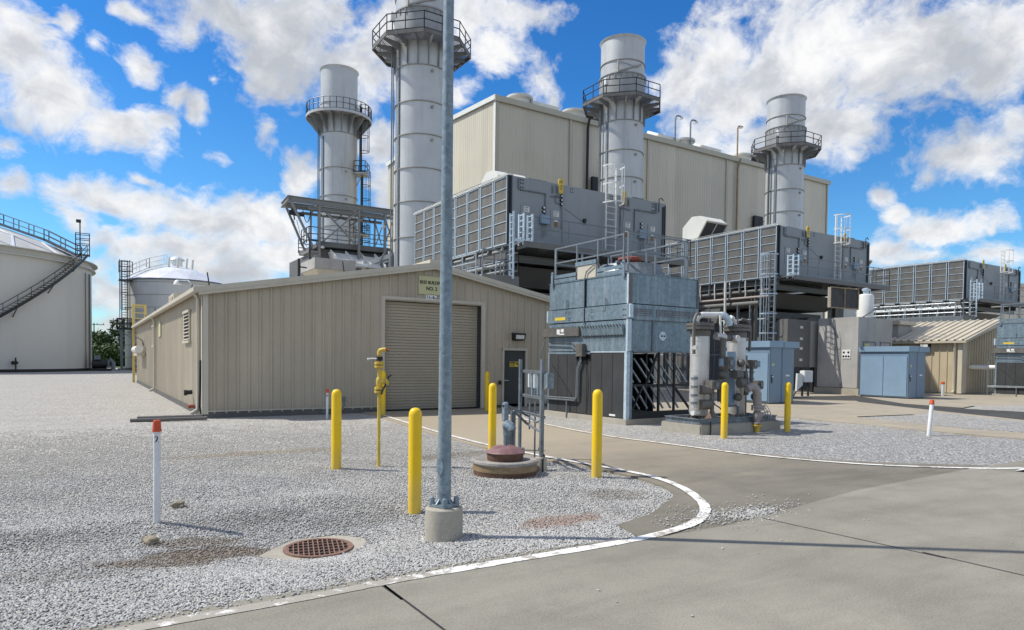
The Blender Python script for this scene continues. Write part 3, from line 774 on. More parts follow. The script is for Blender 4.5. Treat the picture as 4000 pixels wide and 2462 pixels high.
# marker posts
def marker(x, y, h, label, txt=None, lean=(0,0), rr=.034, frm=None):
    z = gz(x, y)
    t = thing('marker_post', (x,y,z), label, 'marker post', 'white marker posts with orange caps')
    top = V((x+lean[0], y+lean[1], z+h)); b = V((x,y,z-.2)); ax = (top-V((x,y,z))).normalized()
    mb = MB(); mb.cyl(b, top-ax*.06, rr, rr, 20); build('post_pipe', mb, M['pvc'], t)
    mb = MB()
    mb.cyl(top-ax*.115, top-ax*.095, rr*1.32, rr*1.30, 20); mb.cyl(top-ax*.095, top-ax*.012, rr*1.18, rr*1.05, 20); mb.cyl(top-ax*.012, top, rr*1.05, rr*.92, 20)
    build('cap', mb, M['orange'], t)
    if txt:
        mb = MB(); vs, fs = text_mesh(txt, .10, 'CENTER', .003)
        f = V((-x,-y,0)).normalized() if frm is None else V(frm).normalized(); a0 = math.atan2(f.y, f.x); out = []
        for p in vs:
            aa = a0 + (p[0]*.72-.004)/rr; out.append((x+lean[0]*.8+math.cos(aa)*(rr+.0012), y+lean[1]*.8+math.sin(aa)*(rr+.0012), z+h-.195+p[1]))
        mb.add(out, fs); build('post_number', mb, M['ink'], t, smooth=0, recalc=False)
    return t
marker(.60, 7.63, 1.03, 'white marker post with orange cap and number 2, alone in the gravel at left', '2', (.004,0))
marker(5.72, 18.7, .84, 'white marker post with orange cap against the tan wall, seen small left of a bollard', '33', (.01,0))
marker(17.1, 8.25, .86, 'leaning white marker post with orange cap in the right gravel bed', None, (.26,.05), .045)
t = marker(40.0, 18.6, .80, 'short white marker post with orange cap standing before the small tan shed', None, (.0,0), .085)

# yellow gas riser
x, y = 3.9, 10.05
t = thing('gas_valve_riser', (x,y,0), 'yellow gas riser pipe with flanged valve standing in the gravel before the roller door', 'valve')
mb = MB(); mb.cyl((x,y,-.1),(x,y,1.16),.026,.026,12); mb.cyl((x,y,1.4),(x,y,1.56),.028,.028,12); mb.cyl((x,y,1.62),(x,y,1.78),.024,.024,12)
mb.tube([(x,y,1.76),(x,y,1.805),(x+.012,y-.008,1.83),(x+.045,y-.03,1.842),(x+.085,y-.055,1.842)], .034, 12); build('riser_pipe', mb, M['yellow'], t)
mb = MB(); mb.cyl((x+.085,y-.055,1.842),(x+.135,y-.087,1.842),.018,.018,8); build('plug', mb, M['red'], t)
for z in (1.165, 1.215, 1.56, 1.61):
    mb = MB(); mb.cyl((x,y,z),(x,y,z+.034),.074,.074,20)
    for k in range(8):
        q = k*math.pi/4+.2; mb.cyl((x+.057*math.cos(q),y+.057*math.sin(q),z-.014),(x+.057*math.cos(q),y+.057*math.sin(q),z+.048),.009,.009,6)
    build('flange', mb, M['yellow'], t)
mb = MB(); mb.cyl((x,y,1.197),(x,y,1.217),.06,.06,16); mb.cyl((x,y,1.592),(x,y,1.612),.06,.06,16); build('gasket', mb, M['black'], t)
mb = MB(); mb.lathe([(.03,1.249),(.04,1.27),(.05,1.33),(.046,1.38),(.03,1.41)], (x,y,0), 14)
mb.cyl((x,y,1.34),(x+.10,y-.06,1.34),.045,.04,12); mb.cyl((x+.10,y-.06,1.34),(x+.12,y-.075,1.34),.052,.052,12); build('valve_body', mb, M['yellow'], t)
mb = MB(); mb.tube([(x+.11,y-.07,1.34),(x+.115,y-.10,1.42),(x+.16,y-.12,1.44)], .012, 6); mb.tube([(x+.10,y-.07,1.33),(x+.02,y-.09,1.20),(x+.0,y-.09,1.14)], .014, 6); build('valve_lever', mb, M['black'], t)
mb = MB(); mb.box(x-.042,y-.04,1.665,x+.045,y+.04,1.735); build('actuator', mb, M['black'], t, bevel=.006)
mb = MB(); mb.tube([(x-.04,y,1.70),(x-.10,y+.05,1.705),(x-.135,y+.075,1.695)], .010, 6); mb.ball((x-.15,y+.085,1.693),.02,8,5); build('handle', mb, M['white_metal'], t)

# manhole
cx, cy = 5.30, 8.52
t = thing('manhole', (cx,cy,0), 'raised round manhole with stained tan ring and faded maroon lid in the gravel', 'manhole')
mb = MB(); mb.lathe([(.47,-.2),(.474,.0),(.478,.07)], (cx,cy,0), 48, cap=False); build('ring_wall', mb, M['rust'], t)
mb = MB(); mb.lathe([(.482,.072),(.486,.10),(.480,.145),(.484,.165)], (cx,cy,0), 48, cap=False); build('ring_wall', mb, M['ringtan'], t)
mb = MB(); mb.lathe([(.44,.15),(.49,.163),(.505,.185),(.50,.215),(.47,.232),(.40,.225),(.30,.21),(.2,.208),(.01,.208)], (cx,cy,0), 48); build('ring_rim', mb, M['ringtop'], t)
mb = MB(); mb.lathe([(.265,.2),(.272,.24),(.275,.31),(.28,.325),(.27,.328)], (cx,cy,0), 40, cap=False); build('neck', mb, M['rust'], t)
mb = MB()
prof = [(.29,.32),(.298,.328),(.29,.338),(.255,.35),(.215,.385),(.15,.405),(.08,.412),(.003,.414)]
mb.lathe(prof, (cx,cy,0), 40)
for k, p in enumerate(mb.v):
    q = math.atan2(p[1]-cy, p[0]-cx); rad = math.hypot(p[0]-cx, p[1]-cy)
    if .03 < rad < .27: mb.v[k] = (p[0], p[1], p[2]+.014*math.sin(q*3+1)*(.27-rad)/.2+.008*math.sin(q*7))
build('lid', mb, M['maroon'], t)

# conduit stub behind the manhole
x, y = 5.78, 9.25
t = thing('conduit_stub', (x,y,0), 'grey conduit stub with elbows rising right behind the maroon manhole lid', 'conduit')
mb = MB(); mb.cyl((x,y,-.1),(x,y,.56),.055,.055,14); build('stub_pipe', mb, M['galv_dark'], t)
mb = MB(); mb.tube([(x,y,.48),(x,y,.57),(x-.02,y-.015,.64),(x-.03,y-.06,.665),(x+.0,y-.13,.63),(x+.01,y-.15,.58)], [.062,.062,.068,.07,.07,.072], 14); build('elbow', mb, M['galv_pole'], t)
mb = MB(); mb.cyl((x+.13,y+.10,-.1),(x+.13,y+.10,.62),.03,.03,10); mb.cyl((x+.22,y+.16,-.1),(x+.22,y+.16,.86),.045,.045,10); build('riser_pipe', mb, M['galv_dark'], t)
mb = MB(); mb.box(x-.03,y+.02,.70,x+.05,y+.12,.98); mb.cyl((x-.03,y+.07,.97),(x+.05,y+.07,.97),.05,.05,14); build('fitting_box', mb, M['galv_pole'], t, bevel=.012)

# strut rack
A = V((6.30,9.66,0)); B = V((5.96,8.53,0)); d = (B-A).normalized(); s = V((d.y,-d.x,0))
if s.x < 0: s = -s
t = thing('strut_rack', tuple(A.lerp(B,.5)), 'galvanised strut channel rack with slim white boxes, on two concrete footings by the driveway', 'rack')
def strut(mb, p, q, w=.045):
    mb.beam(p, q, w, w)
for P in (A, B):
    mb = MB(); strut(mb, P+V((0,0,.10)), P+V((0,0,1.72))); po = build('rack_post', mb, M['galv_dark'], t)
    mb = MB(); n = 26
    for k in range(n):
        z = .28+k*.055; c = P+V((0,0,z)); f = V((-c.x,-c.y,0)).normalized(); 
        for nn in (V((-d.x,-d.y,0)), -s):
            tt = V((-nn.y,nn.x,0)); c2 = c+nn*.0232
            mb.quad(c2-tt*.006-V((0,0,.014)), c2+tt*.006-V((0,0,.014)), c2+tt*.006+V((0,0,.014)), c2-tt*.006+V((0,0,.014)))
    build('slot_row', mb, M['ink'], po, smooth=0, recalc=False)
    mb = MB(); mb.lathe([(.088,-.2),(.09,.17),(.082,.20),(.002,.202)], (P.x,P.y,0), 20); build('footing', mb, M['padc'], t)
for z in (1.52, 1.11, .82):
    mb = MB(); strut(mb, A+s*.045+V((0,0,z)), B+s*.045+V((0,0,z)), .042); c_ = build('cross_rail', mb, M['galv_rail'], t)
    mb = MB()
    for k in range(14):
        c = A.lerp(B, (k+.7)/15)+V((0,0,z))-s*-.0229
        c = A.lerp(B, (k+.7)/15)+V((0,0,z))+s*.0235
        mb.quad(c-d*.02-V((0,0,.006)), c+d*.02-V((0,0,.006)), c+d*.02+V((0,0,.006)), c-d*.02+V((0,0,.006)))
    build('slot_row', mb, M['ink'], c_, smooth=0, recalc=False)
for f in (.28, .54, .9):
    c = A.lerp(B, f)+s*.07
    mb = MB(); mb.beam(c+V((0,0,1.25)), c+V((0,0,1.49)), .06, .05, (d.x,d.y,0)); build('white_box', mb, M['sign_white'], t, bevel=.006)
    mb = MB(); mb.tube([c+V((0,0,1.24)), c+V((0,0,.95)), c+V((0,0,.55)) if f < .4 else c+V((0,0,.05))], .014, 8); build('conduit', mb, M['galv_dark'], t)
for f in (.40, .66):
    c = A.lerp(B, f)+s*.068
    mb = MB(); strut(mb, c+V((0,0,1.09)), c+V((0,0,1.53)), .032); build('cross_rail', mb, M['galv_pole'], t)
c = B+d*.05+s*.09
mb = MB(); mb.beam(c+d*.05+V((0,0,1.27)), c+d*.05+V((0,0,1.51)), .13, .10, (s.x,s.y,0)); build('grey_box', mb, M['galv_pole'], t, bevel=.01)
mb = MB()
mb.tube([V((5.83,9.27,.95)), A.lerp(B,.1)+s*.06+V((0,0,.78)), A.lerp(B,.6)+s*.07+V((0,0,.70)), A.lerp(B,.76)+s*.07+V((0,0,.74)), A.lerp(B,.84)+s*.07+V((0,0,.86)), A.lerp(B,.86)+s*.07+V((0,0,1.22))], .016, 8)
build('conduit', mb, M['galv_rail'], t)
mb = MB(); mb.tube([V((6.0,9.4,.86)), A.lerp(B,.2)+s*.05+V((0,0,.64)), A.lerp(B,.85)+s*.05+V((0,0,.57))], .018, 8); build('conduit', mb, M['galv_rail'], t)
mb = MB(); c = A.lerp(B,.88)+s*.05; mb.cyl(c+V((0,0,.42)), c+V((0,0,.62)), .035,.035,10); build('seal_fitting', mb, M['galv_dark'], t)
mb = MB(); mb.tube([c+V((0,0,.45)), c-s*.04+V((0,0,.30)), B+s*.06+V((0,0,.22)), B+d*.095+V((0,0,.18)), B+d*.10+V((0,0,-.02))], .012, 8); build('black_cable', mb, M['black'], t)

# drain
cx, cy = 1.88, 6.40; z0 = gz(cx, cy)
t = thing('drain', (cx,cy,z0), 'round rusty drain grate set in a pale concrete collar sunk in the gravel', 'drain')
mb = MB(); mb.prism(apr, z0-.12, z0+.018); build('concrete_collar', mb, M['padc'], t)
mb = MB(); mb.lathe([(.30,.0195),(.002,.0196)], (cx,cy,z0), 40, cap=False); build('pit', mb, M['pit'], t, recalc=False)
mb = MB(); mb.ring((cx,cy,z0), .285, .325, .018, .034, 48); build('grate_frame', mb, M['grate'], t)
mb = MB(); al = R(-14); ux = V((math.cos(al), math.sin(al), 0)); uy = V((-ux.y, ux.x, 0)); c = V((cx,cy,z0+.029))
for k in range(-6, 7):
    o_ = k*.046; L_ = math.sqrt(max(0, .288**2-o_**2)); mb.beam(c+ux*o_-uy*L_, c+ux*o_+uy*L_, .0115, .008)
for k in range(-2, 3):
    o_ = k*.098; L_ = math.sqrt(max(0, .288**2-o_**2)); mb.beam(c+uy*o_-ux*L_-V((0,0,.001)), c+uy*o_+ux*L_-V((0,0,.001)), .0125, .0075)
build('grate', mb, M['grate'], t)

# two stones
def rock(x, y, r, lab, seed):
    rn = random.Random(seed); b = bmesh.new(); bmesh.ops.create_icosphere(b, subdivisions=3, radius=1)
    for v in b.verts:
        k = 1 + .18*math.sin(v.co.x*3+seed)+.14*math.sin(v.co.y*4.2+v.co.z*2+seed)+.1*math.sin(v.co.z*6+v.co.x*5)+rn.uniform(-.04,.04)
        v.co = V((v.co.x*r*1.35*k, v.co.y*r*k, v.co.z*r*.75*k))
    me = bpy.data.meshes.new('rock'); b.to_mesh(me); b.free(); me.materials.append(M['rock'])
    o = bpy.data.objects.new('rock', me); COL.objects.link(o); o.location = (x, y, gz(x,y)+r*.35); o.rotation_euler.z = seed
    tag(o, lab, 'rock', 'rocks in the gravel'); return o
rock(.86, 8.28, .065, 'brown rock lying behind and right of the number 2 post', 2)
rock(.50, 7.05, .06, 'rough tan rock at the left end of the brown silt', 5)
# plank and flat drain pipes by the corner of the tan building
mb = MB(); mb.box(-.9,-.05,0,.9,.05,.05); o = build('plank', mb, M['wood'], loc=(1.35,24.6,-.004), bevel=.005); o.rotation_euler.z = R(8)
tag(o, 'weathered timber plank lying on the pale gravel beside the tan building', 'plank')
t = thing('drain_pipe', (2.35,20.2,0), 'pair of flat grey drain pipes lying on the gravel at the tan building corner', 'drain pipe')
for yy, x0 in ((20.33,1.15),(19.62,.95)):
    mb = MB(); mb.tube([(x0,yy+.1,.04),(2.75,yy,.05)], .05, 10); build('pipe_run', mb, M['stack_dark'], t)

# ---- twin vessel filter skid
X0, Y0 = 13.6, 11.4
t = thing('filter_skid', (X0,Y0,0), 'twin grey filter vessels with valves and pipes on a stained concrete pad', 'filter skid')
mb = MB(); mb.box(12.12,10.86,-.2,15.1,12.15,.235); build('pad', mb, M['padc'], t, bevel=.025)
mb = MB()
for p, q in (((12.2,10.95,.305),(15.0,10.95,.305)),((12.2,12.05,.305),(15.0,12.05,.305)),((12.2,10.95,.305),(12.2,12.05,.305)),((15.0,10.95,.305),(15.0,12.05,.305)),((13.3,10.95,.305),(13.3,12.05,.305)),((14.3,10.95,.305),(14.3,12.05,.305))):
    mb.ibeam(p, q, .10, .13, .015)
build('skid_frame', mb, M['galv_dark'], t)
for vx in (12.64, 13.98):
    mb = MB(); mb.lathe([(.20,.42),(.228,.5),(.228,2.30),(.225,2.34)], (vx,Y0,0), 30)
    for z in (.82,1.22,1.52,1.87,2.22): mb.ring((vx,Y0,0), .226,.233,z,z+.015,30)
    v = build('vessel', mb, M['vessel'], t)
    mb = MB(); mb.lathe([(.24,2.34),(.25,2.44),(.25,2.50),(.325,2.50),(.325,2.565),(.30,2.567),(.30,2.585),(.328,2.587),(.328,2.655),(.28,2.66),(.12,2.675),(.01,2.68)], (vx,Y0,0), 30); build('vessel_cover', mb, M['valve_grey'], v)
    mb = MB()
    for k in range(16):
        q = k*math.pi/8; mb.cyl((vx+.295*math.cos(q),Y0+.295*math.sin(q),2.47),(vx+.295*math.cos(q),Y0+.295*math.sin(q),2.70),.016,.016,6)
    build('cover_bolts', mb, M['black'], v)
    mb = MB()
    for k in range(3):
        q = k*2.1+.4; mb.cyl((vx+.15*math.cos(q),Y0+.15*math.sin(q),.23),(vx+.15*math.cos(q),Y0+.15*math.sin(q),.5),.04,.04,8)
    build_each('vessel_foot', mb, M['valve_grey'], v)
def pipe(pts, r, m, nm='pipe', seg=12):
    mb = MB(); mb.tube(pts, r, seg); return build(nm, mb, M[m], t)
pipe([(12.5,11.4,2.68),(12.5,11.4,2.74),(12.58,11.4,2.83),(12.7,11.4,2.86),(13.0,11.4,2.87),(13.38,11.4,2.89)], .075, 'white_metal', 'crossover_pipe')
pipe([(13.38,11.4,2.89),(13.50,11.4,2.88),(13.60,11.38,2.80),(13.64,11.36,2.70),(13.66,11.36,2.64)], .085, 'frame_white', 'crossover_elbow')
pipe([(13.76,11.42,2.86),(13.86,11.44,2.84),(13.95,11.46,2.76),(13.98,11.46,2.66)], .05, 'white_metal')
pipe([(12.22,11.2,1.9),(12.20,11.2,2.6),(12.24,11.2,2.76),(12.34,11.24,2.86),(12.5,11.3,2.87)], .04, 'valve_grey')
pipe([(14.36,11.3,2.0),(14.38,11.3,2.62),(14.3,11.32,2.78),(14.1,11.36,2.82)], .035, 'valve_grey')
pipe([(13.12,11.2,2.86),(13.14,11.2,2.3)], .028, 'white_metal'); pipe([(13.2,11.3,2.86),(13.28,11.3,2.3)], .028, 'pinkpipe')
pipe([(13.02,11.25,2.36),(13.3,11.2,2.32)], .09, 'vessel', 'crossover_valve'); pipe([(13.25,11.2,2.32),(13.7,11.2,2.30)], .08, 'valve_grey')
pipe([(13.58,11.02,2.3),(13.58,11.2,2.3)], .085, 'vessel', 'valve_cap')
pipe([(13.12,11.1,2.3),(13.12,11.1,1.75)], .07, 'valve_grey'); pipe([(13.2,11.1,1.6),(13.2,11.1,.7)], .085, 'valve_grey', 'valve_stem')
def actuator(x, y, z, w=.22, h=.22, stem=.6):
    mb = MB(); mb.box(x-w/2,y-w/2,z,x+w/2,y+w/2,z+h); a_ = build('actuator', mb, M['valve_grey'], t, bevel=.02)
    mb = MB(); mb.box(x-w*.25,y-w/2-.03,z+h*.3,x+w*.25,y-w/2,z+h*.75); build('actuator_cap', mb, M['galv_dark'], a_, bevel=.008)
    mb = MB(); mb.cyl((x,y,z-stem),(x,y,z),.05,.05,10)
    for k in range(3): mb.cyl((x,y,z-stem*.3*(k+.6)),(x,y,z-stem*.3*(k+.6)+.03),.075,.075,10)
    build('valve_stem', mb, M['valve_grey'], a_)
actuator(12.66,11.0,1.06,.25,.22,.72); actuator(13.22,11.05,1.55,.24,.30,.5); actuator(14.05,10.98,1.56,.22,.22,.55); actuator(14.72,11.3,1.03,.22,.22,.45)
mb = MB(); mb.box(12.9,10.98,1.62,13.02,11.03,1.8); build('blue_tag', mb, M['cab'], t); mb = MB(); mb.box(14.2,10.93,1.6,14.32,10.97,1.76); build('blue_tag', mb, M['cab'], t)
mb = MB(); mb.box(13.42,11.2,.6,13.72,11.28,1.98); p_ = build('gauge_panel', mb, M['cabtop'], t, bevel=.01)
for z in (1.72, 1.54):
    mb = MB(); mb.cyl((13.5,11.15,z),(13.5,11.2,z),.062,.062,16); g_ = build('gauge', mb, M['ink'], p_)
    mb = MB(); mb.cyl((13.5,11.146,z),(13.5,11.149,z),.042,.042,16); build('gauge_face', mb, M['sign_white'], g_) if False else build('gauge_face', mb, M['sign_white'], p_)
pipe([(13.1,11.15,1.3),(13.1,11.15,1.2),(13.08,11.1,.75)], .08, 'valve_grey'); pipe([(13.45,11.02,1.42),(13.68,11.0,1.4)], .11, 'valve_grey', 'valve_body')
pipe([(13.55,10.95,1.2),(13.7,10.93,1.22)], .12, 'valve_grey', 'valve_body'); pipe([(13.9,11.05,1.5),(13.95,11.05,1.25),(13.95,11.05,.9)], .06, 'valve_grey')
pipe([(13.72,10.85,1.06),(13.86,10.83,1.12),(13.98,10.8,1.08),(14.06,10.8,.95),(14.08,10.8,.66)], .10, 'pinkpipe', 'big_elbow', 16)
mb = MB(); mb.lathe([(.15,.60),(.15,.66)], (14.08,10.8,0), 20); mb.lathe([(.15,.53),(.15,.59)], (14.08,10.8,0), 20); mb.lathe([(.12,.20),(.12,.24)], (14.08,10.8,0), 20); build('flange', mb, M['pinkpipe'], t)
mb = MB(); mb.lathe([(.07,.53),(.10,.48),(.115,.38),(.09,.30),(.07,.24)], (14.08,10.8,0), 18); mb.cyl((14.08,10.8,.4),(14.34,10.84,.42),.07,.06,12); build('gate_valve', mb, M['pinkpipe'], t)
mb = MB(); mb.lathe([(.125,.145),(.125,.185)], (14.08,10.8,0), 20); mb.lathe([(.062,-.1),(.066,.08),(.085,.145)], (14.08,10.8,0), 16); build('yellow_riser', mb, M['yellow'], t)
c = V((14.6,10.9,.48)); ax = V((.8,-.5,.35)).normalized(); a1 = ax.cross(V((0,0,1))).normalized(); a2 = ax.cross(a1)
mb = MB(); ringp = [c+(a1*math.cos(q)+a2*math.sin(q))*.18 for q in [2*math.pi*i/24 for i in range(25)]]
mb.tube(ringp, .012, 6)
for k in range(3):
    q = k*2.09; mb.tube([c, c+(a1*math.cos(q)+a2*math.sin(q))*.18], .012, 6)
mb.tube([c-ax*.25, c+ax*.03], .02, 8); build('handwheel', mb, M['white_metal'], t)
pipe([(12.20,11.15,1.4),(12.20,11.15,.62)], .07, 'vessel', 'insulated_pipe')
for z in (.72,.9,1.1,1.3):
    mb = MB(); mb.lathe([(.085,z),(.085,z+.05)], (12.2,11.15,0), 12); build('pipe_band', mb, M['galv_dark'], t)
pipe([(12.12,11.1,2.05),(12.3,11.2,2.06)], .05, 'white_metal'); pipe([(12.1,11.1,.5),(12.35,11.15,.5)], .055, 'white_metal')
pipe([(12.35,11.1,1.05),(12.62,11.02,1.05)], .11, 'valve_grey', 'valve_body'); pipe([(12.35,11.1,.7),(12.62,11.02,.7)], .12, 'valve_grey', 'valve_body')
for x_, z_ in ((13.12,1.62),(13.12,1.42),(13.1,1.05),(13.8,1.7),(13.72,.85),(14.35,.85),(14.45,.65)):
    mb = MB(); mb.ball((x_,11.1,z_), .105, 10, 6); build('valve_body', mb, M['valve_grey'], t)
pipe([(13.3,11.1,.32),(13.3,11.1,.62),(13.42,11.1,.66),(13.6,11.1,.66),(13.72,11.1,.6),(13.72,11.1,.32)], .03, 'galv_dark')
pipe([(12.7,11.0,.72),(12.9,10.98,.62),(13.05,10.96,.5),(13.06,10.96,.3)], .016, 'black', 'cable', 8)
pipe([(12.5,10.9,.31),(12.45,10.84,.2),(12.42,10.82,.05),(12.38,10.8,.0)], .014, 'black', 'cable', 8)
mb = MB(); mb.extr([(12.35,10.93,.375),(12.58,10.93,.375),(12.5,10.93,.52)], (0,.02,0)); build('orange_tag', mb, M['peach'], t)
pipe([(14.5,11.5,.3),(14.5,11.5,1.9)], .03, 'valve_grey'); pipe([(13.0,11.6,.3),(13.0,11.6,2.2)], .04, 'valve_grey')

# ---- blue grey electrical cabinets
t = cab = thing('electrical_cabinet', (23.81,17.72,0), 'blue grey electrical cabinet right behind the filter skid, nearer of the two cabinets', 'cabinet', 'blue grey electrical cabinets')
x0, y0, x1, y1 = 23.83, 17.74, 25.46, 20.2; xd = 24.66
mb = MB(); mb.box(x0,y0,.06,xd-.012,y1,2.37); mb.box(xd+.012,y0,.06,x1,y1,2.37); build('body', mb, M['cab'], t, bevel=.012)
mb = MB(); mb.box(x0+.03,y0+.03,-.05,x1-.03,y1-.03,.07); build('plinth', mb, M['black'], t)
mb = MB(); mb.hexa([(x0-.08,y0-.06,2.36),(xd,y0-.06,2.36),(xd,y1+.06,2.36),(x0-.08,y1+.06,2.36),(x0-.08,y0-.06,2.63),(xd,y0-.06,2.66),(xd,y1+.06,2.66),(x0-.08,y1+.06,2.63)]); build('roof', mb, M['cabtop'], t, bevel=.01)
mb = MB(); mb.box(xd+.03,y0-.06,2.36,x1+.27,y1+.06,2.63); build('roof', mb, M['cabtop'], t, bevel=.01)
ym = (y0+y1)/2
for a_, b_ in ((y0+.06,ym-.01),(ym+.01,y1-.06)):
    mb = MB(); mb.box(x0-.03,a_,.12,x0+.01,b_,2.12); build('door', mb, M['cabtop'], t, bevel=.008)
mb = MB(); mb.box(x0+.12,y0-.03,1.05,x0+.17,y0,1.22); mb.box(x0+.12,y0-.045,.88,x0+.155,y0-.02,1.06); build('latch', mb, M['black'], t); 
mb = MB(); mb.ball((x0+.145,y0-.05,1.15), .035, 8, 5); build('latch_knob', mb, M['white_metal'], t)
mb = MB(); mb.box(x0+.17,y0-.006,1.60,x0+.30,y0+.002,1.70); build('label_plate', mb, M['sign_yellow'], t)
mb = MB(); mb.box(xd+.25,y0-.006,1.16,xd+.5,y0+.002,1.23); build('label_plate', mb, M['sign_white'], t)
mb = MB(); mb.box(x0+.05,y0-.012,.1,x0+.09,y0+.004,2.3); mb.box(xd-.06,y0-.012,.1,xd-.03,y0+.004,2.3); build('edge_trim', mb, M['cab'], t)
dup(cab, (34.40,17.59,0), 'blue grey electrical cabinet with two wide doors in front of the grey precast enclosure')

# white junction box on stand left of precast enclosure
t = thing('junction_box', (31.5,21.2,0), 'small white box on a dark bracket left of the grey precast enclosure', 'junction box')
mb = MB(); mb.box(31.2,21.1,.75,31.9,21.4,1.35); build('box_body', mb, M['sign_white'], t, bevel=.02)
mb = MB(); mb.hexa([(30.7,21.2,.3),(31.2,21.2,.6),(31.2,21.3,.6),(30.7,21.3,.3),(30.75,21.2,1.2),(31.15,21.2,1.2),(31.15,21.3,1.2),(30.75,21.3,1.2)]); build('shield', mb, M['white_metal'], t)
mb = MB(); mb.beam((31.3,21.3,-.05),(31.3,21.3,.8),.08,.08); mb.beam((31.8,21.3,-.05),(31.8,21.3,.8),.08,.08); mb.beam((30.6,21.35,.05),(31.2,21.35,.7),.12,.06); build('stand', mb, M['black'], t)

# ---- grey precast enclosure
t = thing('precast_enclosure', (35.58,20.85,0), 'grey precast enclosure with a small gauge plate, behind the farther blue cabinet', 'enclosure')
mb = MB(); mb.box(35.58,20.87,.38,38.96,23.3,4.3); build('body', mb, M['greywall'], t, bevel=.03)
mb = MB(); mb.box(35.45,20.72,-.1,39.1,23.4,.375); build('plinth', mb, M['padc'], t, bevel=.02)
mb = MB(); mb.box(35.55,21.3,2.02,35.578,21.78,2.5); g = build('gauge_plate', mb, M['sign_white'], t)
mb = MB()
for yy, zz in ((21.42,2.36),(21.68,2.36),(21.4,2.14),(21.55,2.14),(21.7,2.14)): mb.cyl((35.54,yy,zz),(35.549,yy,zz),.06,.06,14)
build('gauge_dots', mb, M['ink'], g)
mb = MB(); mb.box(36.1,20.82,2.5,36.55,20.868,2.85); build('label_plate', mb, M['sign_yellow'], t)
mb = MB()
for xa, xb in ((36.0,37.2),(37.7,38.7)): mb.tube([(xa,20.84,2.6),(xa,20.84,2.95),(xb,20.84,2.95),(xb,20.84,2.6)], .018, 6)
build('lifting_bail', mb, M['galv_dark'], t)
mb = MB(); mb.tube([(35.5,22.35,4.3),(35.52,22.2,3.1),(35.5,21.8,.45)], .03, 6); mb.tube([(35.5,22.55,4.3),(35.52,22.45,2.9)], .02, 6); build('conduit', mb, M['galv_dark'], t)
# inlet hood lying above it, silencer cylinder
t = thing('inlet_hood', (34.2,22,4.5), 'tilted dark louvred intake hood with a pale frame above the grey precast enclosure', 'intake hood')
tl, tr, br_, bl = V((33.5,21.3,5.78)), V((36.1,21.3,5.82)), V((35.5,20.95,4.68)), V((32.95,20.95,4.66))
mb = MB(); off = V((.0,.12,.03)); mb.hexa([bl,br_,br_+off,bl+off,tl,tr,tr+off,tl+off]); build('hood_shell', mb, M['under_grey'], t)
n = (tr-tl).cross(bl-tl).normalized(); n = n if n.y < 0 else -n
mb = MB(); e = n*.02
mb.quad(tl+e, tr+e, br_+e, bl+e); build('louvre_screen', mb, M['louvre_dark'], t, recalc=False)
mb = MB()
for a_, b_ in ((tl,tr),(tr,br_),(br_,bl),(bl,tl),((tl+tr)/2,(bl+br_)/2)): mb.beam(a_+n*.05, b_+n*.05, .06, .04, n)
build('hood_frame', mb, M['ringtan'], t)
mb = MB(); mb.tube([(37.6,20.9,4.95),(36.0,20.9,4.3)], .04, 8); build('hood_strut', mb, M['galv_rail'], t)
t = thing('silencer', (37.0,21.3,4.3), 'white vertical silencer cylinder standing on the grey precast enclosure', 'silencer')
mb = MB(); mb.lathe([(.43,4.32),(.43,5.55),(.40,5.6),(.30,5.64)], (37.05,21.4,0), 28); build('cylinder', mb, M['white_metal'], t)
mb = MB(); mb.lathe([(.13,5.64),(.13,5.8),(.2,5.85),(.2,5.95),(.05,6.0)], (37.05,21.4,0), 16); build('outlet_cap', mb, M['frame_white'], t)

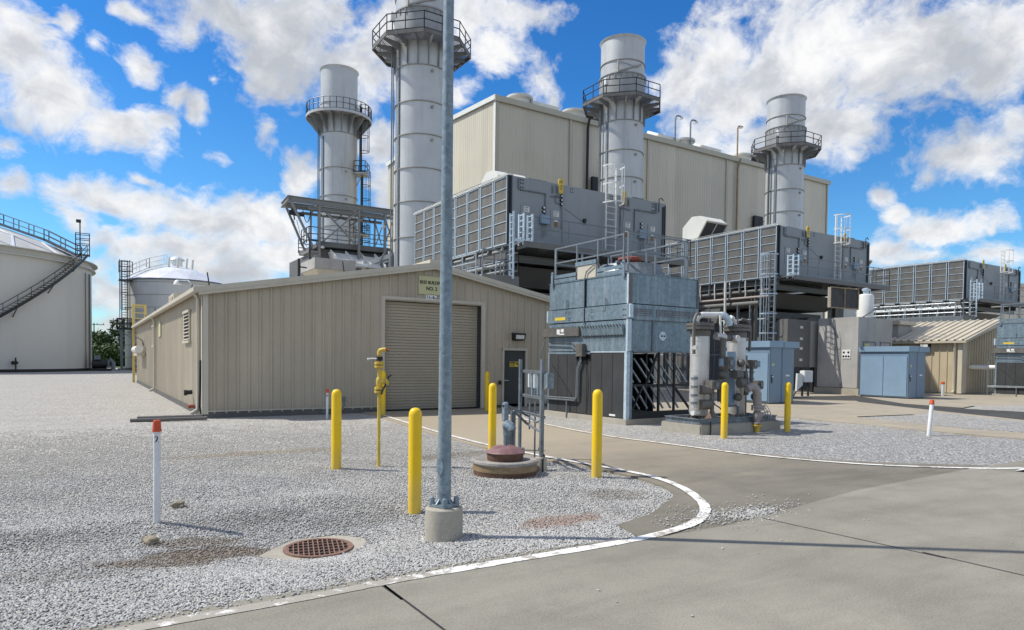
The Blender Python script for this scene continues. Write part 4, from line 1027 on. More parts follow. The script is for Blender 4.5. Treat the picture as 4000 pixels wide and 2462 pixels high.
# ================================================================== COOLING TOWER
def cooling_tower(label):
    X0, X1, Y0, Y1 = 12.25, 14.88, 13.55, 17.17
    t = thing('cooling_tower', (X0,Y0,0), label, 'cooling tower', 'galvanised cooling towers')
    mb = MB(); mb.box(X0-.08,Y0-.08,-.2,X1+.1,Y1+.12,.15); build('pad', mb, M['padc'], t, bevel=.02)
    mb = MB(); mb.box(X0+.0,Y0+.0,3.27,X1,Y1,4.06); 
    mb.box(X0-.02,Y0-.02,4.06,X1+.02,Y1+.02,4.085)
    up = build('upper_casing', mb, M['galv'], t, bevel=.004)
    mb = MB(); mb.box(X0-.035,Y0-.03,2.85,X1+.03,Y1+.03,3.245); build('casing_band', mb, M['galv'], t, bevel=.004)
    mb = MB(); mb.box(X0-.012,Y0+.02,1.99,X1,Y1-.005,2.83); build('lower_casing', mb, M['galv'], t, bevel=.004)
    # folded corner posts
    mb = MB(); mb.box(X0-.02,Y0-.015,1.98,X0+.12,Y0+.06,2.845); mb.box(X0-.02,Y0-.018,3.25,X0+.12,Y0+.05,4.05); build('corner_trim', mb, M['frame_white'], t, bevel=.004)
    mb = MB(); mb.box(X0-.01,Y0-.025,3.25,X0+.02,Y0-.019,4.05)
    mb.box(X0+.02,Y0-.024,3.26,X0+.12,Y0-.019,4.05); mb.box(X1-.02,Y0-.024,3.26,X1+.04,Y0-.016,4.12); build_each('dark_corner_strip', mb, M['stack_dark'], t)
    # seams on the left face
    mb = MB()
    mb.box(X0-.045,15.35,2.84,X0-.03,15.375,4.06); mb.box(X0-.005,15.35,3.26,X0+.0,15.38,4.06)
    mb.box(X0-.014,15.355,3.25,X0-.003,15.375,4.06)
    build_each('panel_seam', mb, M['black'], t, gap=.02)
    mb = MB()
    for yy, z0_, z1_ in ((16.22,3.15,3.54),(14.46,3.12,3.48)):
        mb.tube([(X0-.04,yy,z1_),(X0-.04,yy,z0_),(X0-.04,yy+.1,z0_)], .012, 6)
    build_each('lift_handle', mb, M['galv_dark'], t)
    mb = MB()
    for yy in (15.05,14.98,16.05,16.12):
        for zz in (2.92,2.98,3.1,3.16): mb.cyl((X0-.045,yy,zz),(X0-.034,yy,zz),.014,.014,6)
    for zz in (2.95,3.1):
        for yy in (13.62,13.7): mb.cyl((X0-.045,yy,zz),(X0-.034,yy,zz),.018,.018,6)
    build_each('bolt', mb, M['ink'], t, gap=.02)
    mb = MB(); mb.box(X0-.040,16.3,2.93,X0-.035,16.82,3.02); build('yellow_label', mb, M['sign_gold'], t)
    for yy in (Y0-.10, Y1+.03):
        mb = MB(); mb.box(X0-.02,yy,2.88,X0+.10,yy+.09,3.2); mb.cyl((X0-.02,yy+.045,3.2),(X0+.1,yy+.045,3.2),.05,.05,12); build('lifting_ear', mb, M['frame_white'], t, bevel=.008)
    # inlet channel covers
    mb = MB(); mb.box(X0-.12,15.53,2.43,X0-.015,17.35,2.70)
    ch = build('dark_channel', mb, M['valve_grey'], t, bevel=.006)
    mb = MB()
    for k in range(14): mb.cyl((X0-.075,15.6+k*.13,2.70),(X0-.075,15.6+k*.13,2.725),.015,.015,6); mb.cyl((X0-.075,15.6+k*.13,2.41),(X0-.075,15.6+k*.13,2.43),.015,.015,6)
    build('channel_bolts', mb, M['black'], ch)
    mb = MB(); mb.box(X0-.125,16.45,2.50,X0-.121,16.6,2.65); mb.box(X0-.125,16.25,2.56,X0-.121,16.4,2.66); mb.box(X0-.125,16.22,2.48,X0-.121,16.48,2.52); build('channel_label', mb, M['sign_white'], ch)
    mb = MB(); mb.hexa([(X0-.06,13.68,2.42),(X0-.013,13.68,2.42),(X0-.013,15.46,2.42),(X0-.06,15.46,2.42),(X0-.12,13.68,2.71),(X0-.013,13.68,2.71),(X0-.013,15.46,2.71),(X0-.12,15.46,2.71)])
    ch = build('galvanised_channel', mb, M['galv'], t, bevel=.004)
    mb = MB()
    for k in range(14):
        for z, o in ((2.70,-.12),(2.43,-.066)): mb.beam((X0+o-.004,13.76+k*.125,z+.01),(X0+o-.004,13.70+k*.125,z-.05),.012,.02)
    build('channel_tab', mb, M['ink'], ch)
    # mesh panels, left face
    for y0_, y1_, top in ((15.74,17.14,1.9),(13.68,15.08,1.94),(15.10,15.72,1.72)):
        mb = MB(); mb.box(X0-.006,y0_,.17,X0+.03,y1_,top); p = build('mesh_panel', mb, M['mesh_black'], t)
        mb = MB()
        if y1_-y0_ > 1:
            for f in (.33,.66): mb.box(X0-.009,y0_+(y1_-y0_)*f-.012,.2,X0-.0065,y0_+(y1_-y0_)*f+.012,top-.03)
            mb.beam((X0-.008,y0_+.15,.6),(X0-.008,y1_-.15,1.6),.025,.004,(1,0,0)) if y0_ > 15.5 else None
            build('mesh_stiffener', mb, M['railblack'], p)
    mb = MB(); mb.box(X0-.02,13.555,.15,X0+.10,13.66,1.97); mb.box(X0-.02,13.555,1.945,X0+.03,15.10,1.985); build('corner_post', mb, M['frame_white'], t, bevel=.004)
    mb = MB(); mb.box(X0+.105,13.56,.15,X0+.20,13.66,1.975); build('corner_post', mb, M['galv'], t, bevel=.004)
    mb = MB(); mb.box(X0-.02,17.1,.15,X0+.04,17.19,1.97); mb.box(X0-.018,15.12,1.9,X0+.01,17.1,1.97); build('corner_post', mb, M['galv'], t, bevel=.004)
    mb = MB(); mb.box(X0-.022,15.1,1.72,X0-.012,15.72,1.75); mb.box(X0-.022,15.72,1.72,X0-.012,15.75,1.9); mb.box(X0-.022,15.08,1.72,X0-.012,15.11,1.9); build('step_trim', mb, M['ink'], t)
    mb = MB(); mb.box(X0-.012,14.0,.2,X0-.0065,14.25,.25); build('white_label', mb, M['sign_white'], t)
    # interior, right open bay: dark frame with sloping pipes in a sunlit tone, dark backdrop added behind
    mb = MB()
    for x in (13.43,14.03,14.75): mb.box(x,13.58,.15,x+.06,13.63,1.97)
    mb.box(X0+.2,13.6,1.03,X1-.05,13.64,1.09); mb.box(X0+.2,13.57,.15,X1-.05,13.65,.34)
    mb.beam((14.1,13.62,1.0),(14.75,13.62,.34),.06,.05); mb.beam((12.47,13.62,.34),(12.85,13.62,.98),.05,.05); mb.beam((13.42,13.62,1.93),(13.0,13.62,1.1),.05,.05)
    build('dark_frame', mb, M['black'], t)
    for k in range(8):
        xa = 12.35+k*.31
        mb = MB(); mb.beam((xa,14.1+.05*(k%2),1.80),(xa+.62,14.1+.05*(k%2),1.12),.05,.04); build('sunlit_tone_pipe', mb, M['galv_bright'], t)  # shaded sloping pipes given a brighter colour, as if sunlit
        if k < 7:
            mb = MB(); mb.beam((xa+.1,14.15,1.0),(xa+.6,14.15,.36),.05,.04); build('sunlit_tone_pipe', mb, M['galv_bright'], t)
    mb = MB()
    for yy in (14.4,15.3,16.2): mb.beam((12.4,yy,1.0),(14.8,yy,1.0),.05,.05)
    for xx in (12.9,13.7,14.5):
        for yy in (15.2,16.9): mb.box(xx,yy,.15,xx+.06,yy+.06,1.97)
    build('dark_frame', mb, M['black'], t)
    mb = MB(); mb.box(X0+.12,15.4,.5,X0+1.0,16.9,1.9); build('sump_box', mb, M['black'], t, bevel=.02)
    mb = MB(); mb.box(X0+.1,17.05,.16,14.7,17.09,1.95); mb.box(14.80,15.2,.16,14.84,17.09,1.95); build('dark_backdrop', mb, M['mesh_black'], t)  # added dark sheets that deepen the shade inside the bay
    # right face band + lugs
    mb = MB(); mb.box(X0+.15,Y0-.05,2.95,13.12,Y0-.031,3.14); mb.box(13.25,Y0-.05,2.95,X1+.02,Y0-.031,3.14)
    b_ = build('perforated_strip', mb, M['galv_dark'], t)
    mb = MB()
    for k in range(48):
        for z in (3.0,3.05,3.1):
            x = X0+.18+k*.052
            if not 13.1 < x < 13.27: mb.quad((x,Y0-.0515,z),(x+.022,Y0-.0515,z),(x+.022,Y0-.0515,z+.02),(x,Y0-.0515,z+.02))
    build('perforation', mb, M['black'], b_, recalc=False, smooth=0)
    mb = MB(); mb.cyl((13.54,Y0+.005,2.42),(13.54,Y0+.02,2.42),.13,.13,18); lp = build('lug_patch', mb, M['frame_white'], t)
    mb = MB(); mb.cyl((13.50,Y0-.02,2.42),(13.50,Y0+.006,2.42),.022,.022,8); mb.cyl((13.60,Y0-.02,2.42),(13.60,Y0+.006,2.42),.022,.022,8); build('lug_bolt', mb, M['ink'], lp)
    mb = MB(); mb.box(X0+.2,Y0-.012,1.965,X1,Y0+.01,1.995); mb.box(X0+.16,Y0-.028,2.83,X1+.02,Y0+.0,2.86); mb.box(13.14,Y0-.01,2.0,13.2,Y0+.015,2.83); build('panel_trim', mb, M['galv_dark'], t)
    # junction box, conduits
    mb = MB(); mb.box(X0-.16,15.3,1.83,X0-.02,15.62,2.2); build('junction_box', mb, M['valve_grey'], t, bevel=.012)
    mb = MB()
    for o in (0,.06):
        mb.tube([(X0-.08,15.5-o*.6,1.85),(X0-.08,15.5-o,1.7),(X0-.09,15.62-o,1.5),(X0-.09,15.64-o,.62+o),(X0-.09,15.72-o,.54+o),(X0-.09,17.5,.52+o)], .022, 8)
    mb.tube([(X0-.08,17.5,.05),(X0-.08,17.5,1.9),(X0-.04,17.3,2.4)], .02, 8)
    mb.tube([(X0-.09,16.1,.0),(X0-.09,16.1,.5)], .025, 8); build('conduit', mb, M['galv_rail'], t)
    mb = MB(); mb.tube([(X0-.04,15.6,2.05),(X0-.04,16.0,2.25),(X0-.04,17.1,2.28)], .014, 6); mb.tube([(X0-.04,15.7,1.98),(X0-.04,16.0,2.12),(X0-.04,17.15,2.15)], .014, 6); mb.tube([(X0-.03,15.3,1.75),(X0-.05,15.2,1.2),(X0-.03,15.25,.2)], .012, 6); build('black_cable', mb, M['black'], t)
    mb = MB(); mb.tube([(X0-.05,15.38,2.75),(X0-.05,15.38,4.05),(X0-.05,15.3,4.28),(X0-.05,15.0,4.42),(X0+.05,14.9,4.44)], .016, 8); build('conduit', mb, M['galv_dark'], t)
    mb = MB(); mb.box(X0-.01,14.92,4.09,X0+.14,15.78,4.48); build('motor_box', mb, M['tan_trim'], t, bevel=.01)
    # roof rails
    P = [(X0+.03,16.9),(X0+.03,15.84),(X0+.03,14.88),(X0+.03,13.8),(12.28,13.6),(13.28,13.6),(14.52,13.6),(14.52,17.0),(12.3,17.0)]
    hts = {0:5.17,1:5.30}
    def rl(P, nm):
        mb = MB()
        for a_, b_ in zip(P[:-1], P[1:]):
            for z in (5.14,4.7): mb.beam((a_[0],a_[1],z),(b_[0],b_[1],z),.04,.04)
        for p in P: mb.beam((p[0],p[1],4.08),(p[0],p[1],5.16),.045,.045)
        build(nm, mb, M['galv_rail'], t)
    rl(P[:4], 'guard_rail'); rl([(12.28,13.62),(13.28,13.62),(14.52,13.62)], 'guard_rail'); rl([(14.54,13.7),(14.54,15.3),(14.54,16.95)], 'guard_rail'); rl([(12.35,17.02),(13.4,17.02),(14.5,17.02)], 'guard_rail')
    mb = MB()
    for a_, b_ in (((X0-.01,16.9),(X0-.01,15.84)),((X0-.01,14.86),(X0-.01,13.72))):
        for z in (4.14,4.27): mb.beam((a_[0],a_[1],z),(b_[0],b_[1],z),.03,.10,(0,0,1))
    build_each('toe_rail', mb, M['galv'], t, gap=.1)
    mb = MB(); mb.box(X0-.03,14.9,4.48,X0+.02,15.85,4.60); build('toe_rail', mb, M['galv'], t)
    for yy in (13.72,16.98):
        mb = MB(); mb.box(X0-.06,yy-.05,3.98,X0-.02,yy+.05,4.38); mb.cyl((X0-.06,yy,4.38),(X0-.02,yy,4.38),.05,.05,12); le = build('lifting_lug', mb, M['galv'], t)
        mb = MB(); mb.cyl((X0-.066,yy,4.36),(X0-.06,yy,4.36),.022,.022,8); build('lug_hole', mb, M['ink'], le)
    # fan shroud + red fan hub
    mb = MB(); mb.lathe([(1.05,4.085),(1.02,4.16),(.93,4.28),(.86,4.46),(.84,4.46),(.9,4.28)], (13.35,14.7,0), 40, cap=False); build('fan_shroud', mb, M['galv_dark'], t)
    mb = MB(); mb.lathe([(.30,4.50),(.34,4.56),(.33,4.62),(.22,4.65),(.01,4.66)], (13.0,14.35,0), 24); build('fan_hub', mb, M['red'], t)
    mb = MB(); mb.cyl((13.0,14.35,4.1),(13.0,14.35,4.52),.12,.12,12); mb.beam((12.5,14.35,4.48),(14.2,14.35,4.48),.08,.06); mb.tube([(13.0,14.35,4.66),(13.0,14.35,4.74)], .05, 8); build('fan_support', mb, M['galv'], t)
    mb = MB(); mb.hexa([(13.9,15.6,4.09),(14.3,15.6,4.09),(14.3,16.1,4.09),(13.9,16.1,4.09),(13.95,15.65,4.5),(14.25,15.65,4.5),(14.25,16.05,4.5),(13.95,16.05,4.5)]); build('motor', mb, M['white_metal'], t, bevel=.02)
    mb = MB()
    for k in range(3): mb.box(13.1,15.9,4.3+k*.1,13.5,16.2,4.35+k*.1)
    mb.box(13.2,16.0,4.1,13.4,16.1,4.6); build('louvre_stack', mb, M['white_metal'], t)
    return t
tw = cooling_tower('blue grey galvanised cooling tower standing right of the tan skid building, black mesh below')
dup(tw, (43.2,13.75,0), 'galvanised cooling tower cut by the right edge of the view, beside the small tan shed')

# ================================================================== SKID BUILDING
X0, X1, Y0, Y1, XR = 2.77, 14.62, 20.28, 49.2, 9.73
ZE, ZR = 3.55, 4.80
def ztop(x): return ZE + (ZR-ZE)*(x-X0)/(XR-X0) if x < XR else ZR - .180*(x-XR)
B = thing('skid_building', (X0,Y0,0), 'low tan metal skid building with a shallow gable roof and a roller door', 'building')
mb = MB(); mb.ribs((X0,Y0,.12), (1,0,0), X1-X0, lambda u: V((0,0,0)), lambda u: V((0,0,ztop(X0+u)-.12)), (0,-1,0), .305, .085, .036, openings=[(5.28,8.78,3.56),(9.68,10.72,2.12)])
build('front_wall', mb, M['tan'], B, recalc=False, smooth=0)
mb = MB(); mb.ribs((X0,Y1,.12), (0,-1,0), Y1-Y0, lambda u: V((0,0,0)), lambda u: V((0,0,ZE-.14)), (-1,0,0), .305, .085, .017); build('side_wall', mb, M['tan'], B, recalc=False, smooth=0)
mb = MB(); mb.ribs((X1,Y0,.12), (0,1,0), Y1-Y0, lambda u: V((0,0,0)), lambda u: V((0,0,ztop(X1)-.12)), (1,0,0), .305, .085, .036); build('side_wall', mb, M['tan'], B, recalc=False, smooth=0)
mb = MB(); mb.ribs((X0,Y1,.12), (1,0,0), X1-X0, lambda u: V((0,0,0)), lambda u: V((0,0,ztop(X0+u)-.12)), (0,1,0), .305, .085, .036); build('rear_wall', mb, M['tan'], B, recalc=False, smooth=0)
mb = MB(); mb.box(X0-.02,Y0-.03,-.3,8.0,Y1-.03,.17); mb.box(11.6,Y0+.03,-.3,X1-.03,Y0+.4,.15); mb.box(8.0,Y0+.5,-.3,11.6,Y1-.03,.024); build('foundation', mb, M['base_dark'], B)
e = .16
mb = MB()
for xa, xb in ((X0-e,XR),(X1+e,XR)):
    za, zb = ztop(xa)+.05, ztop(XR)+.05
    mb.hexa([(xa,Y0-e,za-.06),(xb,Y0-e,zb-.06),(xb,Y1+e,zb-.06),(xa,Y1+e,za-.06),(xa,Y0-e,za),(xb,Y0-e,zb),(xb,Y1+e,zb),(xa,Y1+e,za)])
rf = build('roof', mb, M['tan_roof'], B)
mb = MB()
for xa, xb in ((X0-e,XR),(X1+e,XR)):
    za, zb = ztop(xa)+.05, ztop(XR)+.05
    for (d0, d1, o) in ((-.19,.02,-.045),(-.10,.035,-.062)):
        mb.hexa([(xa,Y0-e+o,za+d0),(xb,Y0-e+o,zb+d0),(xb,Y0-e-.002,zb+d0),(xa,Y0-e-.002,za+d0),(xa,Y0-e+o,za+d1),(xb,Y0-e+o,zb+d1),(xb,Y0-e-.002,zb+d1),(xa,Y0-e-.002,za+d1)])
build('rake_trim', mb, M['tan_trim'], rf)
mb = MB(); mb.box(X0-e-.13,Y0-e-.06,ZE-.09,X0-e+.02,Y1+e,ZE+.06); build('gutter', mb, M['tan_trim'], rf, bevel=.02)
mb = MB(); mb.box(XR-.22,Y0-e-.07,ZR+.0,XR+.26,Y1+e,ZR+.16); build('ridge_cap', mb, M['tan_trim'], rf, bevel=.02)
mb = MB(); mb.box(X0-.05,Y0-.05,.10,X0+.10,Y0-.037,ZE); mb.box(X0-.055,Y0-.05,.10,X0-.038,Y0+.10,ZE); build('corner_trim', mb, M['tan_trim'], B)
mb = MB(); mb.box(X0-.035,Y0-.045,.165,8.0,Y0-.031,.20); build('base_trim', mb, M['tan_trim'], B)
for yy in (20.62, 34.95):
    mb = MB(); mb.tube([(X0-.2,yy,ZE-.08),(X0-.10,yy,ZE-.25),(X0-.10,yy,.35),(X0-.12,yy,.2),(X0-.3,yy-.05,.1)], .055, 8); build('downspout', mb, M['tan_trim'], B)
# roller door
mb = MB(); zz = .05; k = 0
while zz < 3.56:
    mb.hexa([(8.05,Y0+.205,zz),(11.55,Y0+.205,zz),(11.55,Y0+.25,zz),(8.05,Y0+.25,zz),(8.05,Y0+.19,zz+.072),(11.55,Y0+.19,zz+.072),(11.55,Y0+.25,zz+.072),(8.05,Y0+.25,zz+.072)])
    mb.box(8.05,Y0+.235,zz+.072,11.55,Y0+.245,zz+.095); zz += .095
rd = build('roller_door', mb, M['door_tan'], B, recalc=False, smooth=0)
mb = MB(); mb.box(8.05,Y0+.18,.024,11.55,Y0+.26,.06); build('bottom_seal', mb, M['black'], rd)
mb = MB(); mb.box(8.02,Y0+.02,.024,8.07,Y0+.4,3.58); mb.box(11.53,Y0+.02,.024,11.58,Y0+.4,3.58); mb.box(8.02,Y0+.02,3.56,11.58,Y0+.4,3.60); build('door_reveal', mb, M['door_dark'], B)
mb = MB(); mb.box(11.58,Y0-.045,.03,11.72,Y0+.02,3.60); mb.box(7.93,Y0-.045,.03,8.04,Y0+.02,3.60); mb.box(7.93,Y0-.05,3.60,11.72,Y0+.02,3.70); build('door_trim', mb, M['tan_trim'], B)
# personnel door
mb = MB(); mb.box(12.51,Y0+.03,.05,13.42,Y0+.08,2.05); pd = build('personnel_door', mb, M['door_dark'], B, bevel=.004)
mb = MB(); mb.tube([(12.6,Y0+.03,.98),(12.6,Y0-.02,.98),(12.72,Y0-.02,.98)], .013, 8); mb.cyl((12.6,Y0+.02,.98),(12.6,Y0+.03,.98),.03,.03,12); build('handle', mb, M['frame_white'], pd)
mb = MB(); mb.box(12.44,Y0-.045,.03,12.51,Y0+.09,2.12); mb.box(13.42,Y0-.045,.03,13.5,Y0+.09,2.12); mb.box(12.44,Y0-.05,2.05,13.5,Y0+.09,2.14); build('door_frame', mb, M['tan_trim'], B)
mb = MB(); mb.box(12.28,Y0-.09,.84,12.37,Y0-.03,.98); build('card_reader', mb, M['black'], B, bevel=.006)
mb = MB(); mb.hexa([(12.83,Y0-.20,2.45),(13.28,Y0-.20,2.45),(13.28,Y0-.03,2.40),(12.83,Y0-.03,2.40),(12.80,Y0-.22,2.66),(13.31,Y0-.22,2.66),(13.31,Y0-.03,2.68),(12.80,Y0-.03,2.68)]); wl = build('wall_light', mb, M['black'], B, bevel=.008)
mb = MB(); mb.hexa([(12.88,Y0-.215,2.46),(13.23,Y0-.215,2.46),(13.23,Y0-.205,2.46),(12.88,Y0-.205,2.46),(12.88,Y0-.232,2.60),(13.23,Y0-.232,2.60),(13.23,Y0-.205,2.60),(12.88,Y0-.205,2.60)]); build('lens', mb, M['glass_lamp'], wl)
# left wall fittings
for y0_, y1_ in ((22.98,24.4),(35.5,36.6)):
    mb = MB(); f = .10; xo = X0-.06
    mb.box(xo,y0_,2.15,X0-.02,y0_+f,3.15); mb.box(xo,y1_-f,2.15,X0-.02,y1_,3.15); mb.box(xo-.03,y0_-.05,3.08,X0-.02,y1_+.05,3.16); mb.box(xo-.03,y0_-.05,2.12,X0-.02,y1_+.05,2.2)
    v = build('louvre_vent', mb, M['tan_trim'], B)
    mb = MB()
    for k in range(8):
        z = 2.23+k*.108; mb.hexa([(X0-.09,y0_+f,z),(X0-.085,y0_+f,z-.012),(X0-.085,y1_-f,z-.012),(X0-.09,y1_-f,z),(X0-.012,y0_+f,z+.06),(X0-.007,y0_+f,z+.048),(X0-.007,y1_-f,z+.048),(X0-.012,y1_-f,z+.06)])
    build('louvre_blade', mb, M['tan_trim'], v)
    mb = MB(); mb.box(X0-.038,y0_+f,2.2,X0-.037,y1_-f,3.08); build('dark_backing', mb, M['ink'], v)
mb = MB(); mb.box(X0-.055,32.5,2.55,X0-.04,33.4,3.2); build('notice_plate', mb, M['sign_yellow'], B)
mb = MB(); mb.cyl((X0-.35,41.2,2.05),(X0-.35,44.5,2.05),.2,.2,16); wu = build('wall_heater', mb, M['white_metal'], B)
mb = MB(); mb.box(X0-.45,41.3,1.7,X0-.05,44.3,1.88); build('heater_bracket', mb, M['tan_trim'], wu)
mb = MB(); mb.tube([(X0-.04,43.0,2.3),(X0-.1,42.6,2.55),(X0-.35,41.8,2.68),(X0-.45,41.5,2.66)], .035, 8); build('gooseneck_lamp', mb, M['galv_rail'], B)
mb = MB(); mb.cyl((X0-.03,22.5,.62),(X0-.22,22.5,.60),.07,.07,10); mb.cyl((X0-.18,22.5,.6),(X0-.26,22.5,.6),.09,.09,10); build('hose_bib', mb, M['black'], B)
mb = MB(); mb.cyl((X0-.03,22.1,.22),(X0-.2,22.1,.2),.06,.06,10); build('red_fitting', mb, M['red'], B)
mb = MB(); mb.tube([(X0-.06,20.5,1.6),(X0-.08,20.48,.8),(X0-.1,20.45,.3),(X0-.05,20.35,.05)], .03, 8); build('conduit', mb, M['black'], B)
mb = MB(); mb.tube([(6.72,Y0-.05,.42),(6.72,Y0-.08,.25),(6.6,Y0-.12,.12),(6.3,Y0-.15,.07),(6.0,Y0-.15,.06)], .02, 8); mb.box(6.66,Y0-.09,.38,6.76,Y0-.03,.52); build('conduit', mb, M['galv_dark'], B)
for k, (lx, ly) in enumerate(((2.9,20.2),(2.88,36.5),(2.95,43.5),(6.9,20.8))):
    mb = MB(); zz = ztop(lx)+.03; mb.tube([(lx,ly,zz),(lx-.06,ly,zz+.42)], .018, 6); build('lightning_rod', mb, M['black'], rf)
# roof units
t = thing('roof_air_unit', (3.4,33,ztop(3.4)), 'small cream air unit sitting on the roof edge of the tan skid building', 'air unit')
mb = MB(); mb.box(3.1,31.2,3.6,3.9,33.2,4.35); build('unit_body', mb, M['tan_trim'], t, bevel=.03)
mb = MB(); mb.box(3.07,31.5,3.8,3.099,32.9,4.2); build('unit_grille', mb, M['tan'], t)
t = thing('roof_gooseneck', (3.6,29.5,ztop(3.6)), 'white gooseneck lamp rising from the roof edge of the tan skid building', 'lamp')
mb = MB(); mb.tube([(3.6,29.6,3.65),(3.6,29.6,4.55),(3.5,29.8,4.72),(3.2,30.2,4.74)], .04, 8); build('neck_pipe', mb, M['galv_rail'], t)
mb = MB(); mb.lathe([(.16,4.60),(.12,4.72),(.05,4.78),(.01,4.79)], (3.15,30.25,0), 14); build('lamp_hood', mb, M['white_metal'], t)
t = thing('roof_vent_hood', (12,38,ztop(12)), 'wide grey beige vent hood above the roofline, left of the tallest chimney stack', 'vent hood')
mb = MB(); mb.hexa([(10.7,38,6.55),(13.35,38,6.85),(13.35,40.6,6.85),(10.7,40.6,6.55),(10.9,38.0,7.2),(13.2,38.0,7.4),(13.2,40.6,7.4),(10.9,40.6,7.2)]); 
mb = MB(); mb.box(10.9,38,6.74,13.28,40.9,7.36); build('hood_body', mb, M['greywall'], t, bevel=.02)
mb = MB(); mb.hexa([(11.3,38.2,6.3),(13.2,38.2,6.3),(13.2,40.5,6.3),(11.3,40.5,6.3),(10.95,38.05,6.738),(13.25,38.05,6.738),(13.25,40.8,6.738),(10.95,40.8,6.738)]); mb.box(11.4,38.25,ztop(11.4)-.1,13.1,40.4,6.3); build('hood_neck', mb, M['tan_trim'], t)
mb = MB(); mb.tube([(10.02,38,4.6),(10.02,38,7.2)], .07, 8); mb.tube([(10.02,38,6.75),(10.5,38.2,6.75)], .04, 6); build('vent_pipe', mb, M['black'], t)

# signs on the gable
t = thing('building_sign', (9.66,20.2,4.1), 'faded yellow sign on the gable reading SKID BUILDING NO. 2', 'sign')
mb = MB(); mb.box(9.18,Y0-.056,3.83,10.14,Y0-.038,4.43); sp = build('sign_panel', mb, M['sign_yellow'], t)
mb = MB(); text_on(mb, 'SKID BUILDING', .142, (9.655,Y0-.058,4.22), (1,0,0), (0,0,1), .006, .88); build('sign_lettering', mb, M['ink'], t, smooth=0, recalc=False)
mb = MB(); text_on(mb, 'NO. 2', .155, (9.655,Y0-.058,4.02), (1,0,0), (0,0,1), .006); build('sign_lettering', mb, M['ink'], t, smooth=0, recalc=False)
t = thing('clearance_sign', (9.64,20.2,3.74), 'small white clearance plate reading 11FT 6IN below the yellow sign', 'sign')
mb = MB(); mb.box(9.45,Y0-.064,3.665,9.83,Y0-.052,3.815); build('sign_panel', mb, M['sign_white'], t)
mb = MB()
text_on(mb, '11', .14, (9.535,Y0-.066,3.74), (1,0,0), (0,0,1), .005, .9); text_on(mb, 'FT', .065, (9.635,Y0-.066,3.712), (1,0,0), (0,0,1), .002); text_on(mb, '6', .14, (9.715,Y0-.066,3.74), (1,0,0), (0,0,1), .005); text_on(mb, 'IN', .065, (9.785,Y0-.066,3.712), (1,0,0), (0,0,1), .002)
build('sign_lettering', mb, M['ink'], t, smooth=0, recalc=False)
t = thing('door_warning_sign', (13.0,20.3,1.56), 'small yellow and black warning sign on the dark personnel door', 'sign')
mb = MB(); mb.box(12.78,Y0+.022,1.47,13.20,Y0+.029,1.65); build('sign_panel', mb, M['sign_gold'], t)
mb = MB()
mb.box(12.80,Y0+.019,1.585,13.02,Y0+.0215,1.635)
for k in range(3): mb.box(12.80,Y0+.019,1.495+k*.026,12.80+(.21,.18,.2)[k],Y0+.0215,1.507+k*.026)
mb.cyl((13.09,Y0+.0215,1.585),(13.09,Y0+.019,1.585),.042,.042,14); mb.cyl((13.15,Y0+.0215,1.535),(13.15,Y0+.019,1.535),.028,.028,12)
build('sign_print', mb, M['ink'], t)

# yellow ladder at the far corner
t = thing('roof_ladder', (2.2,49.6,0), 'pale yellow roof ladder standing at the far left corner of the tan skid building', 'ladder')
mb = MB()
for xa in (2.60, 3.28): mb.beam((xa,49.5,-.05),(xa,49.5,4.95),.14,.10)
for k in range(13): mb.beam((2.6,49.5,.5+k*.36),(3.28,49.5,.5+k*.36),.06,.06)
mb.beam((2.52,49.5,4.95),(3.36,49.5,4.95),.14,.1); build('ladder_frame', mb, M['yellow_pale'], t)

# ================================================================== SHED at right
X0, X1, Y0, Y1 = 42.98, 47.3, 19.0, 24.5
B = thing('tan_shed', (X0,Y0,0), 'small bright tan ribbed shed with sloping roof, behind the farther blue cabinet', 'shed')
def zs(x): return 3.22+(x-X0)*.29
mb = MB(); mb.ribs((X0,Y1,.1), (0,-1,0), Y1-Y0, lambda u: V((0,0,0)), lambda u: V((0,0,3.12)), (-1,0,0), .43, .05, .04); build('side_wall', mb, M['shed_tan'], B, recalc=False, smooth=0)
mb = MB(); mb.ribs((X0,Y0,.1), (1,0,0), X1-X0, lambda u: V((0,0,0)), lambda u: V((0,0,zs(X0+u)-.1)), (0,-1,0), .305, .085, .036); build('front_wall', mb, M['shed_tan'], B, recalc=False, smooth=0)
mb = MB(); mb.box(X0+.02,Y0+.02,-.1,X1,Y1-.02,.11); build('foundation', mb, M['padc'], B)
mb = MB(); mb.box(X1-.05,Y0+.05,.1,X1,Y1,4.3); mb.box(X0+.05,Y1-.05,.1,X1,Y1,3.2); build('rear_wall', mb, M['tan'], B)
L_ = math.hypot(X1-X0+.5, .29*(X1-X0+.5)); ud = V((0,-1,0)); up = V((X1-X0+.55, 0, .29*(X1-X0+.55)))
mb = MB(); mb.ribs((X0-.3,Y1+.3,3.22-.3*.29+.03), (0,-1,0), Y1-Y0+.6, lambda u: V((0,0,0)), lambda u: up, V((-.28,0,.96)), .43, .14, .075); rf = build('roof', mb, M['tan_roof'], B, recalc=False, smooth=0)
mb = MB(); mb.hexa([(X0-.32,Y0-.32,3.02),(X0-.22,Y0-.32,3.02),(X0-.22,Y1+.3,3.02),(X0-.32,Y1+.3,3.02),(X0-.33,Y0-.32,3.15),(X0-.22,Y0-.32,3.15),(X0-.22,Y1+.3,3.15),(X0-.33,Y1+.3,3.15)]); build('eave_trim', mb, M['tan_roof'], rf)
